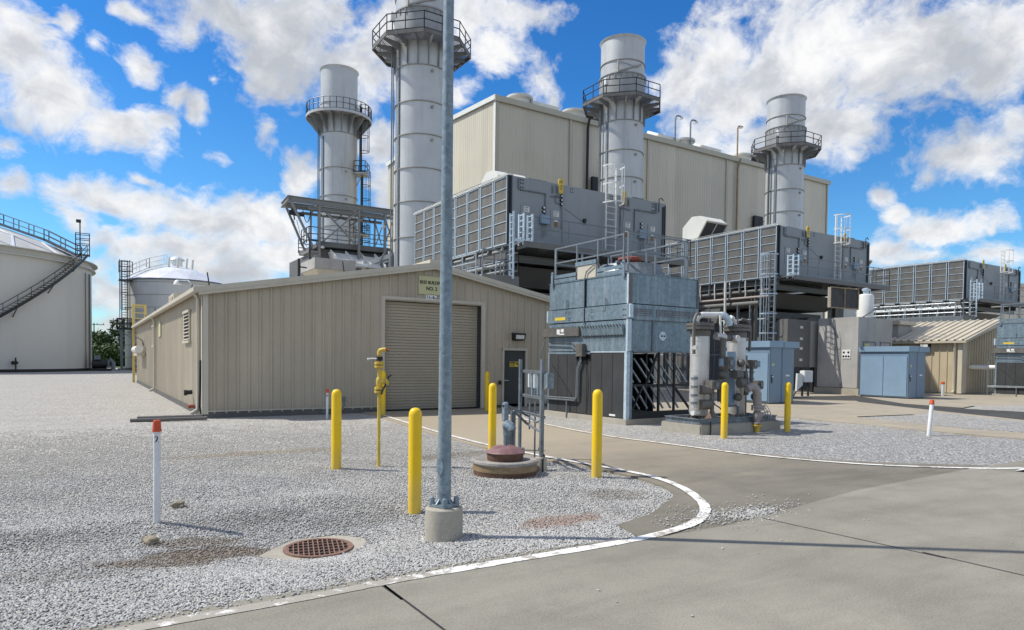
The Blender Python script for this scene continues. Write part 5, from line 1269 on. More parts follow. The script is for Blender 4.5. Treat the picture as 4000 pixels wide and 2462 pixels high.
mb = MB(); mb.hexa([(X0-.3,Y0-.33,3.02),(X1+.2,Y0-.33,4.33),(X1+.2,Y0-.29,4.33),(X0-.3,Y0-.29,3.02),(X0-.3,Y0-.33,3.17),(X1+.2,Y0-.33,4.50),(X1+.2,Y0-.29,4.50),(X0-.3,Y0-.29,3.17)]); build('rake_trim', mb, M['tan_roof'], rf)
mb = MB(); mb.box(X0-.06,Y0-.055,.08,X0+.45,Y0-.038,3.2); mb.box(X0-.06,Y0-.05,.08,X0-.04,Y0+.2,3.1); build('corner_trim', mb, M['tan_roof'], B)
mb = MB(); mb.tube([(X0-.2,19.35,3.05),(X0-.10,19.35,2.9),(X0-.10,19.35,.25),(X0-.25,19.35,.1)], .07, 8); build('downspout', mb, M['tan_roof'], B)
mb = MB(); mb.box(X0-.28,20.7,2.72,X0-.04,21.25,3.0); wl = build('wall_light', mb, M['black'], B, bevel=.02)
mb = MB(); mb.box(X0-.30,20.76,2.75,X0-.283,21.19,2.95); build('lens', mb, M['glass_lamp'], wl)
t = thing('pipe_stub', (45,18,1), 'white insulated pipe stub crossing from the small tan shed to the tower at right', 'pipe')
mb = MB(); mb.tube([(43.9,18.98,1.62),(43.9,17.2,1.62)], .13, 12); build('insulated_pipe', mb, M['white_metal'], t)
t = thing('roof_box', (43.6,23.3,3.4), 'weathered beige box unit on the roof of the small tan shed', 'roof unit')
mb = MB(); mb.box(43.6,23.0,3.35,45.2,25.0,4.25); build('unit_body', mb, M['greywall'], t, bevel=.02)
mb = MB(); mb.box(43.4,22.8,4.25,45.4,25.2,4.5); build('unit_lid', mb, M['tan_trim'], t, bevel=.02)

# ================================================================== AIR FILTER HOUSES
def filter_house(label):
    X0, Y0, Z0, Z1 = 15.4, 24.7, 6.78, 9.66
    X1, Y1 = X0+9.3, Y0+9.8
    t = thing('filter_house', (X0,Y0,0), label, 'filter house', 'elevated grey filter houses')
    mb = MB(); mb.box(X0+.16,Y0,Z0,X1,Y1-.02,Z1); mb.box(X0+.01,Y0+.06,Z0-.12,X0+.2,Y1-.04,Z0+.02)
    build('casing', mb, M['filter_grey'], t, bevel=.01)
    n = 8; pw = (Y1-Y0-.12)/n
    for k in range(n):
        a = Y0+.08+k*pw; b = a+pw-.10
        mb = MB(); w = .042
        mb.box(X0-.05,a,Z0-.05,X0+.02,a+w,Z1-.02); mb.box(X0-.05,b-w,Z0-.05,X0+.02,b,Z1-.02)
        for i in range(7):
            z = Z0-.05+(Z1-.02-Z0+.05-w)*i/6; hh = w if i in (0,6) else .026
            mb.box(X0-.045,a+w,z,X0+.018,b-w,z+hh)
        f = build('filter_panel', mb, M['frame_white'], t)
        mb = MB(); mb.box(X0-.012,a+w*.5,Z0-.02,X0+.008,b-w*.5,Z1-.04); build('filter_screen', mb, M['screen'], f)
    mb = MB(); mb.box(X0-.08,Y0-.02,Z1-.005,X0+.22,Y1,Z1+.05); 
    for k in range(n): mb.box(X0-.1,Y0+.1+k*pw,Z1+.05,X0+.1,Y0+pw-.05+k*pw,Z1+.075)
    build('roof_flashing', mb, M['white_metal'], t)
    mb = MB(); mb.box(X0-.06,Y0+.01,Z0-.05,X0+.06,Y0+.075,Z1); mb.box(X0+.06,Y0-.05,Z0,X0+.14,Y0-.002,Z1-.02); build('corner_post', mb, M['railblack'], t)
    mb = MB(); mb.tube([(X0-.02,Y0-.0,Z1+.1),(X0-.02,Y0+5,Z1+.16),(X0-.02,Y1,Z1+.1)], .018, 6)
    for k in range(9): mb.tube([(X0-.02,Y0+.1+k*1.2,Z1),(X0-.02,Y0+.1+k*1.2,Z1+.13)], .015, 5)
    build('roof_pipe', mb, M['galv_dark'], t)
    # side wall (facing the yard)
    y = Y0
    mb = MB()
    for x in (X0+2.86, X0+6.5): mb.box(x-.015,y-.012,Z0+.02,x+.015,y+.002,Z1-.02)
    build_each('panel_seam', mb, M['under_grey'], t)
    for x in (X0+2.72, X0+6.5):
        mb = MB(); mb.hexa([(x-.11,y-.06,Z1-.42),(x+.13,y-.06,Z1-.42),(x+.13,y-.015,Z1-.42),(x-.11,y-.015,Z1-.42),(x-.13,y-.06,Z1+.12),(x+.15,y-.06,Z1+.12),(x+.15,y-.015,Z1+.12),(x-.13,y-.015,Z1+.12)])
        mb.cyl((x+.01,y-.06,Z1+.12),(x+.01,y-.015,Z1+.12),.14,.14,14)
        lg = build('lifting_lug', mb, M['yellow'], t)
        mb = MB(); 
        for z in (Z1+.10, Z1-.1, Z1-.22): mb.cyl((x+.01,y-.066,z),(x+.01,y-.06,z),.035,.035,10)
        build('lug_hole', mb, M['ink'], lg)
    for xa, sg in ((X0+.45, 1), (X0+8.65, -1)):                              # bolted gusset brackets and pipework, mirrored
        mb = MB(); mb.box(xa,y-.07,Z1-.55,xa+.04*sg,y-.005,Z1-.06)
        mb.tube([(xa,y-.04,Z1-.5),(xa+.2*sg,y-.04,Z1-.55),(xa+1.45*sg,y-.04,Z1-.55),(xa+1.45*sg,y-.04,Z1-1.75)], .03, 6)
        mb.tube([(xa+2.35*sg,y-.04,Z1-.55),(xa+2.35*sg,y-.04,Z1-2.0)], .03, 6); mb.tube([(xa+1.7*sg,y-.04,Z1-.62),(xa+2.3*sg,y-.04,Z1-.58)], .025, 6)
        for q in (1.85, 2.1): mb.tube([(xa+q*sg,y-.05,Z1-.45),(xa+q*sg,y-.05,Z1-.08)], .04, 6)
        build('pipework', mb, M['galv_dark'], t)
        mb = MB()
        for dx in (.14,.26):
            for dz in (.12,.26,.44,.56): mb.cyl((xa+dx*sg,y-.012,Z1-dz),(xa+dx*sg,y-.002,Z1-dz),.035,.035,8)
        for dz in (.12,.26): 
            for dx in (2.85,2.98): mb.cyl((xa+dx*sg,y-.012,Z1-dz),(xa+dx*sg,y-.002,Z1-dz),.03,.03,8)
        build_each('bolt', mb, M['ink'], t, gap=.01)
    for x0_, z0_ in ((X0+1.6, 7.76), (X0+7.45, 7.74)):
        mb = MB(); mb.box(x0_,y-.16,z0_,x0_+.48,y-.003,z0_+.38); jb = build('junction_box', mb, M['cabtop'], t, bevel=.015)
        mb = MB(); mb.tube([(x0_+.15,y-.08,z0_),(x0_+.15,y-.08,z0_-.6)], .02, 6); mb.tube([(x0_+.33,y-.08,z0_),(x0_+.33,y-.08,z0_-.5)], .02, 6); build('conduit', mb, M['galv_dark'], jb)
        for z in (.55,.72):
            mb = MB(); mb.cyl((x0_+.2,y-.09,z0_+z),(x0_+.2,y-.003,z0_+z),.065,.065,12); g = build('gauge', mb, M['black'], t)
            mb = MB(); mb.cyl((x0_+.2,y-.094,z0_+z),(x0_+.2,y-.0905,z0_+z),.045,.045,12); build('gauge_face', mb, M['sign_white'], g)
    for k in range(3):
        mb = MB(); mb.cyl((X0+2.77,y-.1,8.76+k*.18),(X0+2.77,y-.003,8.76+k*.18),.07,.07,12); g = build('gauge', mb, M['black'], t)
        mb = MB(); mb.cyl((X0+2.77,y-.104,8.76+k*.18),(X0+2.77,y-.1005,8.76+k*.18),.04,.04,12); build('gauge_face', mb, M['sign_white'], g)
    mb = MB(); mb.tube([(X0+2.45,y-.03,9.12),(X0+2.45,y-.03,8.8),(X0+2.7,y-.03,8.76)], .015, 6); mb.tube([(X0+2.45,y-.03,9.12),(X0+2.72,y-.03,9.12)], .015, 6); mb.beam((X0+3.0,y-.01,8.6),(X0+4.1,y-.01,8.1),.012,.012); build('pipework', mb, M['under_grey'], t)
    for x0_, x1_ in ((X0+.6,X0+1.2),(X0+2.2,X0+2.8),(X0+6.45,X0+7.1),(X0+8.1,X0+8.75)):
        mb = MB(); mb.box(x0_,y-.02,7.55,x1_,y-.003,8.5); d_ = build('access_panel', mb, M['filter_grey'], t, bevel=.006)
        mb = MB(); xm = (x0_+x1_)/2
        mb.box(xm-.14,y-.028,8.18,xm+.15,y-.0215,8.42); build('white_notice', mb, M['sign_white'], d_)
        mb = MB(); mb.box(xm-.11,y-.0305,8.36,xm+.1,y-.0285,8.395); 
        for q in range(4): mb.box(xm-.11,y-.0305,8.21+q*.034,xm+.06+.03*(q%2),y-.0285,8.224+q*.034)
        build('notice_print', mb, M['under_grey'], d_)
    for x in (X0+2.4, X0+6.6, X0+8.3):
        mb = MB(); mb.box(x,y-.03,7.72,x+.2,y-.022,7.95); build('brown_plate', mb, M['brown'], t)
        mb = MB(); mb.box(x,y-.03,7.955,x+.2,y-.022,8.06); build('white_plate', mb, M['sign_white'], t)
    mb = MB(); mb.cyl((X0+4.1,y-.12,8.2),(X0+4.1,y-.003,8.2),.08,.08,12); mb.box(X0+4.05,y-.1,8.02,X0+4.15,y-.02,8.12); build('floodlight', mb, M['black'], t)
    mb = MB(); mb.box(X0+1.2,y+.3,Z1,X0+2.2,y+1.2,Z1+.12); mb.box(X0+7.2,y+.2,Z1,X0+8.0,y+1.2,Z1+.12); build('roof_hatch', mb, M['galv_dark'], t)
    mb = MB(); mb.tube([(X0+8.75,y-.1,Z1-.5),(X0+8.75,y-.1,Z1+.15),(X0+8.9,y-.1,Z1+.22),(X0+9.05,y-.1,Z1+.1)], .025, 6); mb.tube([(X0+9.12,y-.04,Z0),(X0+9.12,y-.04,Z1-.2)], .05, 6); mb.tube([(X0+9.25,y-.04,Z0),(X0+9.25,y-.04,Z1-.1)], .03, 6); build('conduit', mb, M['railblack'], t)
    # walkway in front of the side wall
    yw = Y0-.95
    mb = MB(); mb.box(X0+.15,yw,Z0-.12,X0+10.2,Y0-.03,Z0-.07)
    for k in range(9): mb.box(X0+.4+k*1.15,yw+.02,Z0-.28,X0+.47+k*1.15,Y0-.03,Z0-.12)
    build('walkway_deck', mb, M['grating'], t)
    mb = MB(); mb.box(X0+.15,yw-.03,Z0-.30,X0+10.2,yw,Z0-.05); build('walkway_edge', mb, M['under_grey'], t)
    mb = MB(); railing(mb, [(X0+.65,yw+.03,Z0-.07),(X0+10.15,yw+.03,Z0-.07),(X0+10.15,Y0-.05,Z0-.07)], 1.1, .024, (.55,), 2.1); build('guard_rail', mb, M['galv_rail'], t)
    # gate end rails (bright ladders at the corner)
    mb = MB()
    for (xa, ya) in ((X0+.62, yw+.03), (X0+.2, yw+.06)):
        mb.beam((xa,ya,Z0-.2),(xa,ya,Z0+1.12),.07,.07); mb.beam((xa,ya+.36,Z0-.2),(xa,ya+.36,Z0+1.12),.07,.07)
        for k in range(5): mb.beam((xa,ya,Z0+.1+k*.24),(xa,ya+.36,Z0+.1+k*.24),.03,.04)
    mb.beam((X0-.3,yw+.02,Z0-.06),(X0+.62,yw+.02,Z0-.06),.10,.12)
    build('gate_frame', mb, M['frame_white'], t)
    # roof ladder with cage
    lx = X0+5.53
    mb = MB(); ladder(mb, (lx, y-.22), .6, Z0-.05, Z1+1.15, (1,0), .03); ld = build('roof_ladder', mb, M['white_metal'], t)
    mb = MB(); cage(mb, (lx, y-.22), .72, Z1-.55, Z1+1.15, (1,0), (0,-1), .02, .72, .82, 5); build('ladder_cage', mb, M['white_metal'], ld)
    # support frame and legs
    mb = MB()
    for xx in (X0+.3, X0+4.6, X0+9.0):
        mb.ibeam((xx,Y0+.1,Z0-.30),(xx,Y1-.1,Z0-.30),.25,.34,.03)
    for yy in (Y0+.3, Y0+3.4, Y0+6.5, Y1-.3): mb.ibeam((X0+.1,yy,Z0-.62),(X1-.1,yy,Z0-.62),.25,.3,.03)
    build('support_beam', mb, M['under_grey'], t)
    for xx in (X0+.6, X0+8.9):
        for yy in (Y0+2.0, Y1-.5):
            mb = MB(); mb.ibeam((xx,yy,0),(xx,yy,Z0-.78),.28,.28,.03); mb.box(xx-.25,yy-.25,-.1,xx+.25,yy+.25,.05); build('support_column', mb, M['under_grey'], t)
    mb = MB(); mb.hexa([(X0+1.2,Y0+2.2,Z0-1.6),(X0+8.2,Y0+2.2,Z0-1.6),(X0+8.2,Y1-.6,Z0-1.6),(X0+1.2,Y1-.6,Z0-1.6),(X0+.4,Y0+1.1,Z0-.8),(X0+8.9,Y0+1.1,Z0-.8),(X0+8.9,Y1-.2,Z0-.8),(X0+.4,Y1-.2,Z0-.8)]); build('transition_duct', mb, M['encl'], t)
    return t
fh = filter_house('grey elevated filter house with the tall grid panel face, nearest, behind the cooling tower')
dup(fh, (33.7,24.7,0), 'grey elevated filter house in the middle, with the white tilted hood at its left rear')
dup(fh, (56.0,24.7,0), 'farthest grey elevated filter house, at the right edge above the small tan shed')

def turbine_enclosure(x0, label):
    t = thing('turbine_enclosure', (x0,27,0), label, 'turbine enclosure', 'dark enclosures under the filter houses')
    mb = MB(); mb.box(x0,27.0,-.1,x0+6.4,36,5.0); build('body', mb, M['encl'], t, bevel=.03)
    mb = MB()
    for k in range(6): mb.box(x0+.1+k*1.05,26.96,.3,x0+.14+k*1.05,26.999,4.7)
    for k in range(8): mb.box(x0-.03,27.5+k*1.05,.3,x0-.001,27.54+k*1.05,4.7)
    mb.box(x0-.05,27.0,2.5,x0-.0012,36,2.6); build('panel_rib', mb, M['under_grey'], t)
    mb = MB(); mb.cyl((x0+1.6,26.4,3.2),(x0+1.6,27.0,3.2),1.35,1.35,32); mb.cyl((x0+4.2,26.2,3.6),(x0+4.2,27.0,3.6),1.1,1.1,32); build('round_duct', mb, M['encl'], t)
    mb = MB()
    for k in range(5): mb.tube([(x0-.6,26.2+k*1.9,0),(x0-.6,26.2+k*1.9,5.2)], .05, 6)
    mb.tube([(x0-.6,26,4.4),(x0-.6,35,4.4)], .06, 6); mb.tube([(x0-.3,26,3.0),(x0+6,26,3.0)], .05, 6); mb.tube([(x0-.6,26.2,2.2),(x0-.6,35,2.2)], .06, 6); build('pipework', mb, M['galv_dark'], t)
    return t
te = turbine_enclosure(17.2, 'dark enclosure with round ducts in the shadow below the nearest filter house')
dup(te, (35.6,27.3,0), 'dark enclosure in the shadow below the middle filter house')
dup(te, (57.9,27.3,0), 'dark enclosure in the shadow below the farthest filter house')

# lower service gallery beside the nearest filter house, and its copy by the farthest
t = sg = thing('service_gallery', (14.6,24,0), 'railed service gallery with white handrails under the nearest filter house, above the tan roof', 'gallery', 'railed galleries under the filter houses')
mb = MB(); mb.box(13.72,24.0,5.0,15.5,34.2,5.06); 
mb.box(13.72,23.98,4.72,15.5,24.02,5.24); build('gallery_deck', mb, M['under_grey'], t)
mb = MB(); mb.box(13.69,24.0,4.74,13.72,34.2,5.16); build('edge_channel', mb, M['galv_rail'], t)
mb = MB(); railing(mb, [(13.75,24.03,5.1),(15.48,24.03,5.1),(15.48,24.9,5.1)], 1.15, .03, (.33,.66), .85, 0); build('end_rail', mb, M['galv_rail'], t)
mb = MB(); railing(mb, [(13.76,24.6,5.1),(13.76,34.1,5.1)], 1.05, .028, (.33,.66), 1.2, .1); build('guard_rail', mb, M['galv_bright'], t)
mb = MB(); railing(mb, [(15.3,24.9,5.1),(15.3,34.1,5.1)], .9, .026, (.5,), 1.2, 0); build('guard_rail', mb, M['galv_bright'], t)
mb = MB(); ladder(mb, (15.12,23.98), .5, 5.1, 7.9, (0.3,1), .035, .28); build('ladder', mb, M['frame_white'], t)
mb = MB(); rn = random.Random(4)
for k in range(8):
    a_ = 24.9+k*1.22
    mb.tube([(15.25,a_,6.55),(15.2,a_,6.42),(15.2,a_+.75,6.42),(15.25,a_+.75,6.3),(15.25,a_+.8,5.9)], .05, 8)
mb.tube([(15.28,24.8,5.85),(15.28,34,5.85)], .08, 8); mb.tube([(15.28,24.8,5.55),(15.28,34,5.55)], .06, 8); build('manifold_pipe', mb, M['stack_mid'], t)
mb = MB()
for k in range(7): mb.tube([(15.1,25.3+k*1.25,5.1),(15.1,25.3+k*1.25+.25*rn.uniform(-1,1),6.1)], .03, 6)
build_each('vertical_pipe', mb, M['frame_white'], t)
mb = MB()
for yy in (26, 30, 33.8): mb.beam((14.75,yy,4.1),(14.75,yy,5.0),.14,.14)
mb.box(15.45,25.0,4.0,15.5,34.2,6.4); build('back_panel', mb, M['encl'], t)
dup(sg, (55.2,24.0,.2), 'railed service gallery with white handrails under the farthest filter house, behind the tan shed roof')

# pipe manifold under the middle filter house
t = thing('pipe_manifold', (33.6,25,0), 'rusty white pipe manifold with vertical drops under the grid face of the middle filter house', 'pipe manifold')
mb = MB(); mb.tube([(33.55,25.0,5.62),(33.55,33.8,5.62)], .07, 10); build('header_pipe', mb, M['pinkpipe'], t)
mb = MB(); mb.tube([(33.7,25.9,5.28),(33.7,33.8,5.28)], .15, 14); mb.tube([(33.65,25.1,6.0),(33.65,33.8,6.0)], .09, 10); build('header_pipe', mb, M['under_grey'], t)
for k in range(8):
    yy = 25.6+k*1.17
    mb = MB(); mb.tube([(33.52,yy,6.65),(33.5,yy,6.3),(33.5,yy-.04,5.9),(33.53,yy,5.66)], .035, 8); build('drop_pipe', mb, M['white_metal'], t)
    mb = MB(); mb.cyl((33.5,yy+.42,6.05),(33.5,yy+.42,6.35),.055,.055,10); mb.tube([(33.5,yy+.42,6.6),(33.5,yy+.42,5.9)], .025, 6); build('drop_valve', mb, M['galv_rail'], t)
mb = MB(); mb.tube([(33.3,28.08,6.7),(33.3,28.08,0)], .075, 10); build('stand_pipe', mb, M['white_metal'], t)
mb = MB(); mb.hexa([(33.6,29.0,4.2),(33.8,29.0,4.2),(33.8,29.6,4.2),(33.6,29.6,4.2),(33.5,28.6,5.1),(33.8,28.6,5.1),(33.8,30.1,5.1),(33.5,30.1,5.1)]); build('hanger_bracket', mb, M['under_grey'], t)
mb = MB()
for yy in (26.4, 27.3, 29.5, 31.3): mb.tube([(33.5,yy,5.2),(33.5,yy,0)], .04, 6)
build('stand_pipe', mb, M['galv_dark'], t)
t = thing('caged_ladder', (33.6,24.8,0), 'tall galvanised caged ladder rising from behind the nearer blue cabinet to the middle filter house', 'ladder')
mb = MB(); ladder(mb, (33.0,24.5), .5, 0, 7.9, (.25,1), .04, .3); build('ladder_rails', mb, M['galv_rail'], t)
mb = MB(); cage(mb, (33.0,24.5), .62, 2.3, 7.85, (.25,1), (-1,.25), .02, .75, 1.15, 5); build('ladder_cage', mb, M['frame_white'], t)
t = thing('control_panel', (34.5,23.8,0), 'dark grey control panel block with small white tags, left of the grey precast enclosure', 'control panel')
mb = MB(); mb.box(33.1,23.5,1.5,35.2,24.1,4.2); build('panel_body', mb, M['under_grey'], t, bevel=.02)
mb = MB(); mb.box(35.203,23.55,1.5,36.1,24.1,4.15); build('panel_body', mb, M['greywall'], t, bevel=.02)
for z in (3.7, 3.05, 2.5, 1.85):
    mb = MB(); mb.box(34.2,23.48,z,34.45,23.499,z+.14); build('white_tag', mb, M['sign_white'], t)
mb = MB(); mb.beam((33.3,23.8,0),(33.3,23.8,1.5),.15,.15); mb.beam((35.9,23.8,0),(35.9,23.8,1.5),.15,.15); build('panel_leg', mb, M['black'], t)

# white ventilation hoods
def vent_hood(label, loc):
    t = thing('ventilation_hood', loc, label, 'ventilation hood', 'cream ventilation hoods')
    x0, x1 = loc[0], loc[0]+2.2; y = loc[1]; z = loc[2]
    prof = [(2.1,0),(2.1,.95),(1.35,1.6),(.65,1.5),(.3,1.15),(-1.25,.7),(-.8,-.1),(.65,0)]
    prof = [(2.05,0),(2.05,1.0),(1.3,1.6),(.62,1.52),(-1.38,.72),(-1.02,-.12),(.62,-.03)]
    mb = MB(); mb.extr([(x0,y+p[0],z+p[1]) for p in prof], (2.3,0,0)); build('hood_shell', mb, M['hood_white'], t, bevel=.02)
    return t
def hood_at(label, loc, s=1.0):
    """hood whose dark screened mouth looks down toward -Y and -X"""
    t = thing('ventilation_hood', loc, label, 'ventilation hood', 'cream ventilation hoods')
    x, y, z = loc
    side = [(1.0,0),(1.0,1.05),(.25,1.62),(-.45,1.55),(-1.9,.98),(-1.5,-.02)]
    return t, side
for lab, (x, y, z) in (('large cream ventilation hood with dark slanted mouth, left rear of the middle filter house', (34.6,31.9,9.7)),
                       ('cream ventilation hood partly behind the right end of the middle filter house', (44.3,27.5,7.6)),
                       ('pale ventilation hood peeping above the nearest filter house roof beside the light pole', (19.2,33.0,10.5))):
    t = thing('ventilation_hood', (x,y,z), lab, 'ventilation hood', 'cream ventilation hoods')
    # shell outline in the Y-Z plane, extruded along X; mouth faces the camera side (-Y)
    p = [(1.05,0),(1.05,1.2),(.25,1.82),(-.5,1.76),(-1.05,1.35),(-.15,.1),(-.3,0)]
    dx = 2.1
    mb = MB(); n = len(p)
    L0 = [V((x, y+q[0], z+q[1])) for q in p]; L1 = [V((x+dx, y+q[0], z+q[1])) for q in p]
    mb.extr(L0, (dx,0,0)); build('hood_shell', mb, M['hood_white'], t, bevel=.015)
    a0, a1, b0_, b1 = L0[4], L1[4], L0[5], L1[5]
    nn = (a1-a0).cross(b0_-a0).normalized(); nn = nn if nn.y < 0 else -nn
    mb = MB(); e = nn*.02; i0 = (a0-b0_)*.06; ix = V((.1,0,0))
    mb.quad(a0-i0+ix+e, a1-i0-ix+e, b1+i0-ix+e, b0_+i0+ix+e); build('mouth_screen', mb, M['louvre_dark'], t, recalc=False)
    mb = MB(); mb.beam((a0+a1)/2+nn*.03, (b0_+b1)/2+nn*.03, .08, .04, nn)
    for s_, q_ in ((a0,a1),(a1,b1),(b1,b0_),(b0_,a0)): mb.beam(s_+nn*.03, q_+nn*.03, .09, .06, nn)
    build('mouth_frame', mb, M['tan_trim'], t)
    mb = MB(); mb.box(x+.3,y-.2,0 if y < 30 and x > 40 else z-3,x+dx-.3,y+1.0,z+.02); build('hood_duct', mb, M['hood_white'], t)

# ================================================================== EXHAUST STACKS
def stack(x, y, label, rings, drum0, drum1, ztop, rr=1.77, poly=8, zdeck=22.6, rdeck=3.3, ladder_side=None, davit=True, zbase=0, cone=21.0):
    t = thing('exhaust_stack', (x,y,0), label, 'chimney stack', 'grey steel exhaust stacks')
    mb = MB(); mb.lathe([(rr,zbase),(rr,cone),(rr*1.0,drum1+1.0),(rr,ztop-.15)], (x,y,0), 48, cap=False)
    mb.lathe([(rr-.05,ztop-1.5),(rr-.06,ztop)], (x,y,0), 48, cap=False)
    mb.lathe([(rr,ztop-.2),(rr+.10,ztop-.06),(rr+.12,ztop),(rr-.06,ztop)], (x,y,0), 48, cap=False)
    build('shell', mb, M['stack'], t)
    mb = MB(); mb.lathe([(rr-.2,ztop-1.2),(.01,ztop-1.21)], (x,y,0), 32, cap=False); build('flue_opening', mb, M['pit'], t, recalc=False)
    for z in rings:
        mb = MB(); mb.ring((x,y,0), rr-.01, rr+.07, z-.026, z+.026, 48); build('stiffener_ring', mb, M['ringrust'], t)
    mb = MB(); mb.lathe([(rr+.02,drum0),(rr+.10,drum0+.02),(rr+.10,drum1-.1),(rr+.16,drum1-.08),(rr+.16,drum1),(rr+.0,drum1+.01)], (x,y,0), 48, cap=False); dr = build('silencer_drum', mb, M['stack_mid'] if poly == 8 else M['stack'], t)
    mb = MB()
    for k in range(24):
        a = k*math.pi/12; mb.beam((x+(rr+.1)*math.cos(a),y+(rr+.1)*math.sin(a),drum1-.42),(x+(rr+.1)*math.cos(a),y+(rr+.1)*math.sin(a),drum1-.12),.05,.1,(math.cos(a),math.sin(a),0))
    if poly == 8: build('drum_lug', mb, M['ringrust'], dr)
    # vertical gussets below the platform
    for k in range(16):
        a = (k+.5)*math.pi/8; c = V((x,y,0)); d = V((math.cos(a), math.sin(a), 0)); s = V((-d.y,d.x,0))
        mb = MB()
        if poly == 8:
            mb.extr([c+d*(rr-.01)+V((0,0,cone+.05)), c+d*(rr+.14)+V((0,0,cone+.05)), c+d*(rr+.15)+V((0,0,zdeck-.55)), c+d*(rdeck-.15)+V((0,0,zdeck-.2)), c+d*(rdeck-.15)+V((0,0,zdeck-.03)), c+d*(rr-.01)+V((0,0,zdeck-.03))], s*.03)
        else:
            mb.extr([c+d*(rr-.01)+V((0,0,cone+.3)), c+d*(rr+.10)+V((0,0,cone+.3)), c+d*(rdeck-.1)+V((0,0,zdeck-.3)), c+d*(rdeck-.1)+V((0,0,zdeck-.03)), c+d*(rr-.01)+V((0,0,zdeck-.03))], s*.03)
        build('bracket', mb, M['steel_grey'] if poly == 8 else M['stack_mid'], t)
    nseg = poly if poly == 8 else 32
    off = math.pi/8 if poly == 8 else 0
    po = [(x+rdeck*math.cos(off+2*math.pi*k/nseg), y+rdeck*math.sin(off+2*math.pi*k/nseg)) for k in range(nseg)]
    mb = MB(); o_ = len(mb.v)
    inn = [(x+(rr+.05)*math.cos(off+2*math.pi*k/nseg), y+(rr+.05)*math.sin(off+2*math.pi*k/nseg)) for k in range(nseg)]
    for k in range(nseg):
        a, b, c_, d_ = po[k], po[(k+1)%nseg], inn[(k+1)%nseg], inn[k]
        if poly == 8:
            for q in range(14):                                  # bar grating: light passes between bars
                f0, f1 = q/14, (q+.48)/14
                L = lambda A_, B_, f: (A_[0]+(B_[0]-A_[0])*f, A_[1]+(B_[1]-A_[1])*f)
                a1, a2 = L(d_,a,f0), L(d_,a,f1); b1, b2 = L(c_,b,f0), L(c_,b,f1)
                mb.hexa([(a1[0],a1[1],zdeck-.03),(a2[0],a2[1],zdeck-.03),(b2[0],b2[1],zdeck-.03),(b1[0],b1[1],zdeck-.03),(a1[0],a1[1],zdeck),(a2[0],a2[1],zdeck),(b2[0],b2[1],zdeck),(b1[0],b1[1],zdeck)])
        else:
            mb.hexa([(a[0],a[1],zdeck-.05),(b[0],b[1],zdeck-.05),(c_[0],c_[1],zdeck-.05),(d_[0],d_[1],zdeck-.05),(a[0],a[1],zdeck),(b[0],b[1],zdeck),(c_[0],c_[1],zdeck),(d_[0],d_[1],zdeck)])
    build('platform', mb, M['grating'] if poly == 8 else M['stack'], t)
    mb = MB()
    for k in range(nseg):
        a, b = po[k], po[(k+1)%nseg]; mb.beam((a[0],a[1],zdeck-.1),(b[0],b[1],zdeck-.1),.08,.24)
    build('platform_edge', mb, M['stack_dark'] if poly == 8 else M['stack'], t)
    mb = MB(); railing(mb, [(q[0],q[1],zdeck) for q in po+[po[0]]], 1.1, .035, (.55,), 1.6, .1)
    build('guard_rail', mb, M['railblack'] if poly == 8 else M['galv_dark'], t)
    c = V((x,y,0))
    tow = V((-x,-y,0)).normalized(); lat = V((-tow.y, tow.x, 0))                    # toward the yard, and its left
    if davit:
        d = (tow*.9+lat*-.45).normalized(); p = c+d*(rr+.25)
        mb = MB(); mb.beam(p+V((0,0,drum1-.1)), p+V((0,0,drum1+.85)), .1, .1); mb.beam(p+V((0,0,drum1-.05)), p+lat*1.9+tow*-.1+V((0,0,drum1+.62)), .12, .12); mb.beam(p+V((0,0,drum1+.8)), p+lat*1.3+V((0,0,drum1+.45)), .03, .03); build('davit', mb, M['ringrust'], t)
        d2 = (tow*.75+lat*-.7).normalized(); p = c+d2*(rdeck-.5)
        mb = MB(); mb.beam(p+V((0,0,zdeck+.85)), p+V((0,0,zdeck+1.4)), .3, .3); bx = build('instrument_box', mb, M['sign_white'], t, bevel=.03)
        mb = MB(); mb.tube([p+V((0,0,zdeck)), p+V((0,0,zdeck+.86))], .04, 6); build('box_stand', mb, M['railblack'], bx)
    # cable tray / conduit down the left silhouette
    d = (lat*-.97+tow*.24).normalized(); p = c+d*(rr+.16)
    mb = MB(); mb.beam(p+V((0,0,zbase)), p+V((0,0,zdeck-.2)), .12, .05, (d.x,d.y,0)); 
    mb.tube([p+d*.12+V((0,0,zbase)), p+d*.12+V((0,0,zdeck-.1))], .05, 6)
    d = (lat*-.84+tow*.54).normalized(); p = c+d*(rr+.05)
    mb.beam(p+V((0,0,zbase)), p+V((0,0,cone)), .2, .04, (d.x,d.y,0)); build('cable_tray', mb, M['galv_dark'], t)
    mb = MB()
    for z in rings[1:4]:
        d = (tow*.85+lat*.35).normalized(); p = c+d*rr; mb.cyl(p+V((0,0,z-.35)), p+d*.12+V((0,0,z-.35)), .10,.10, 10)
    build_each('test_port', mb, M['ringrust'], t)
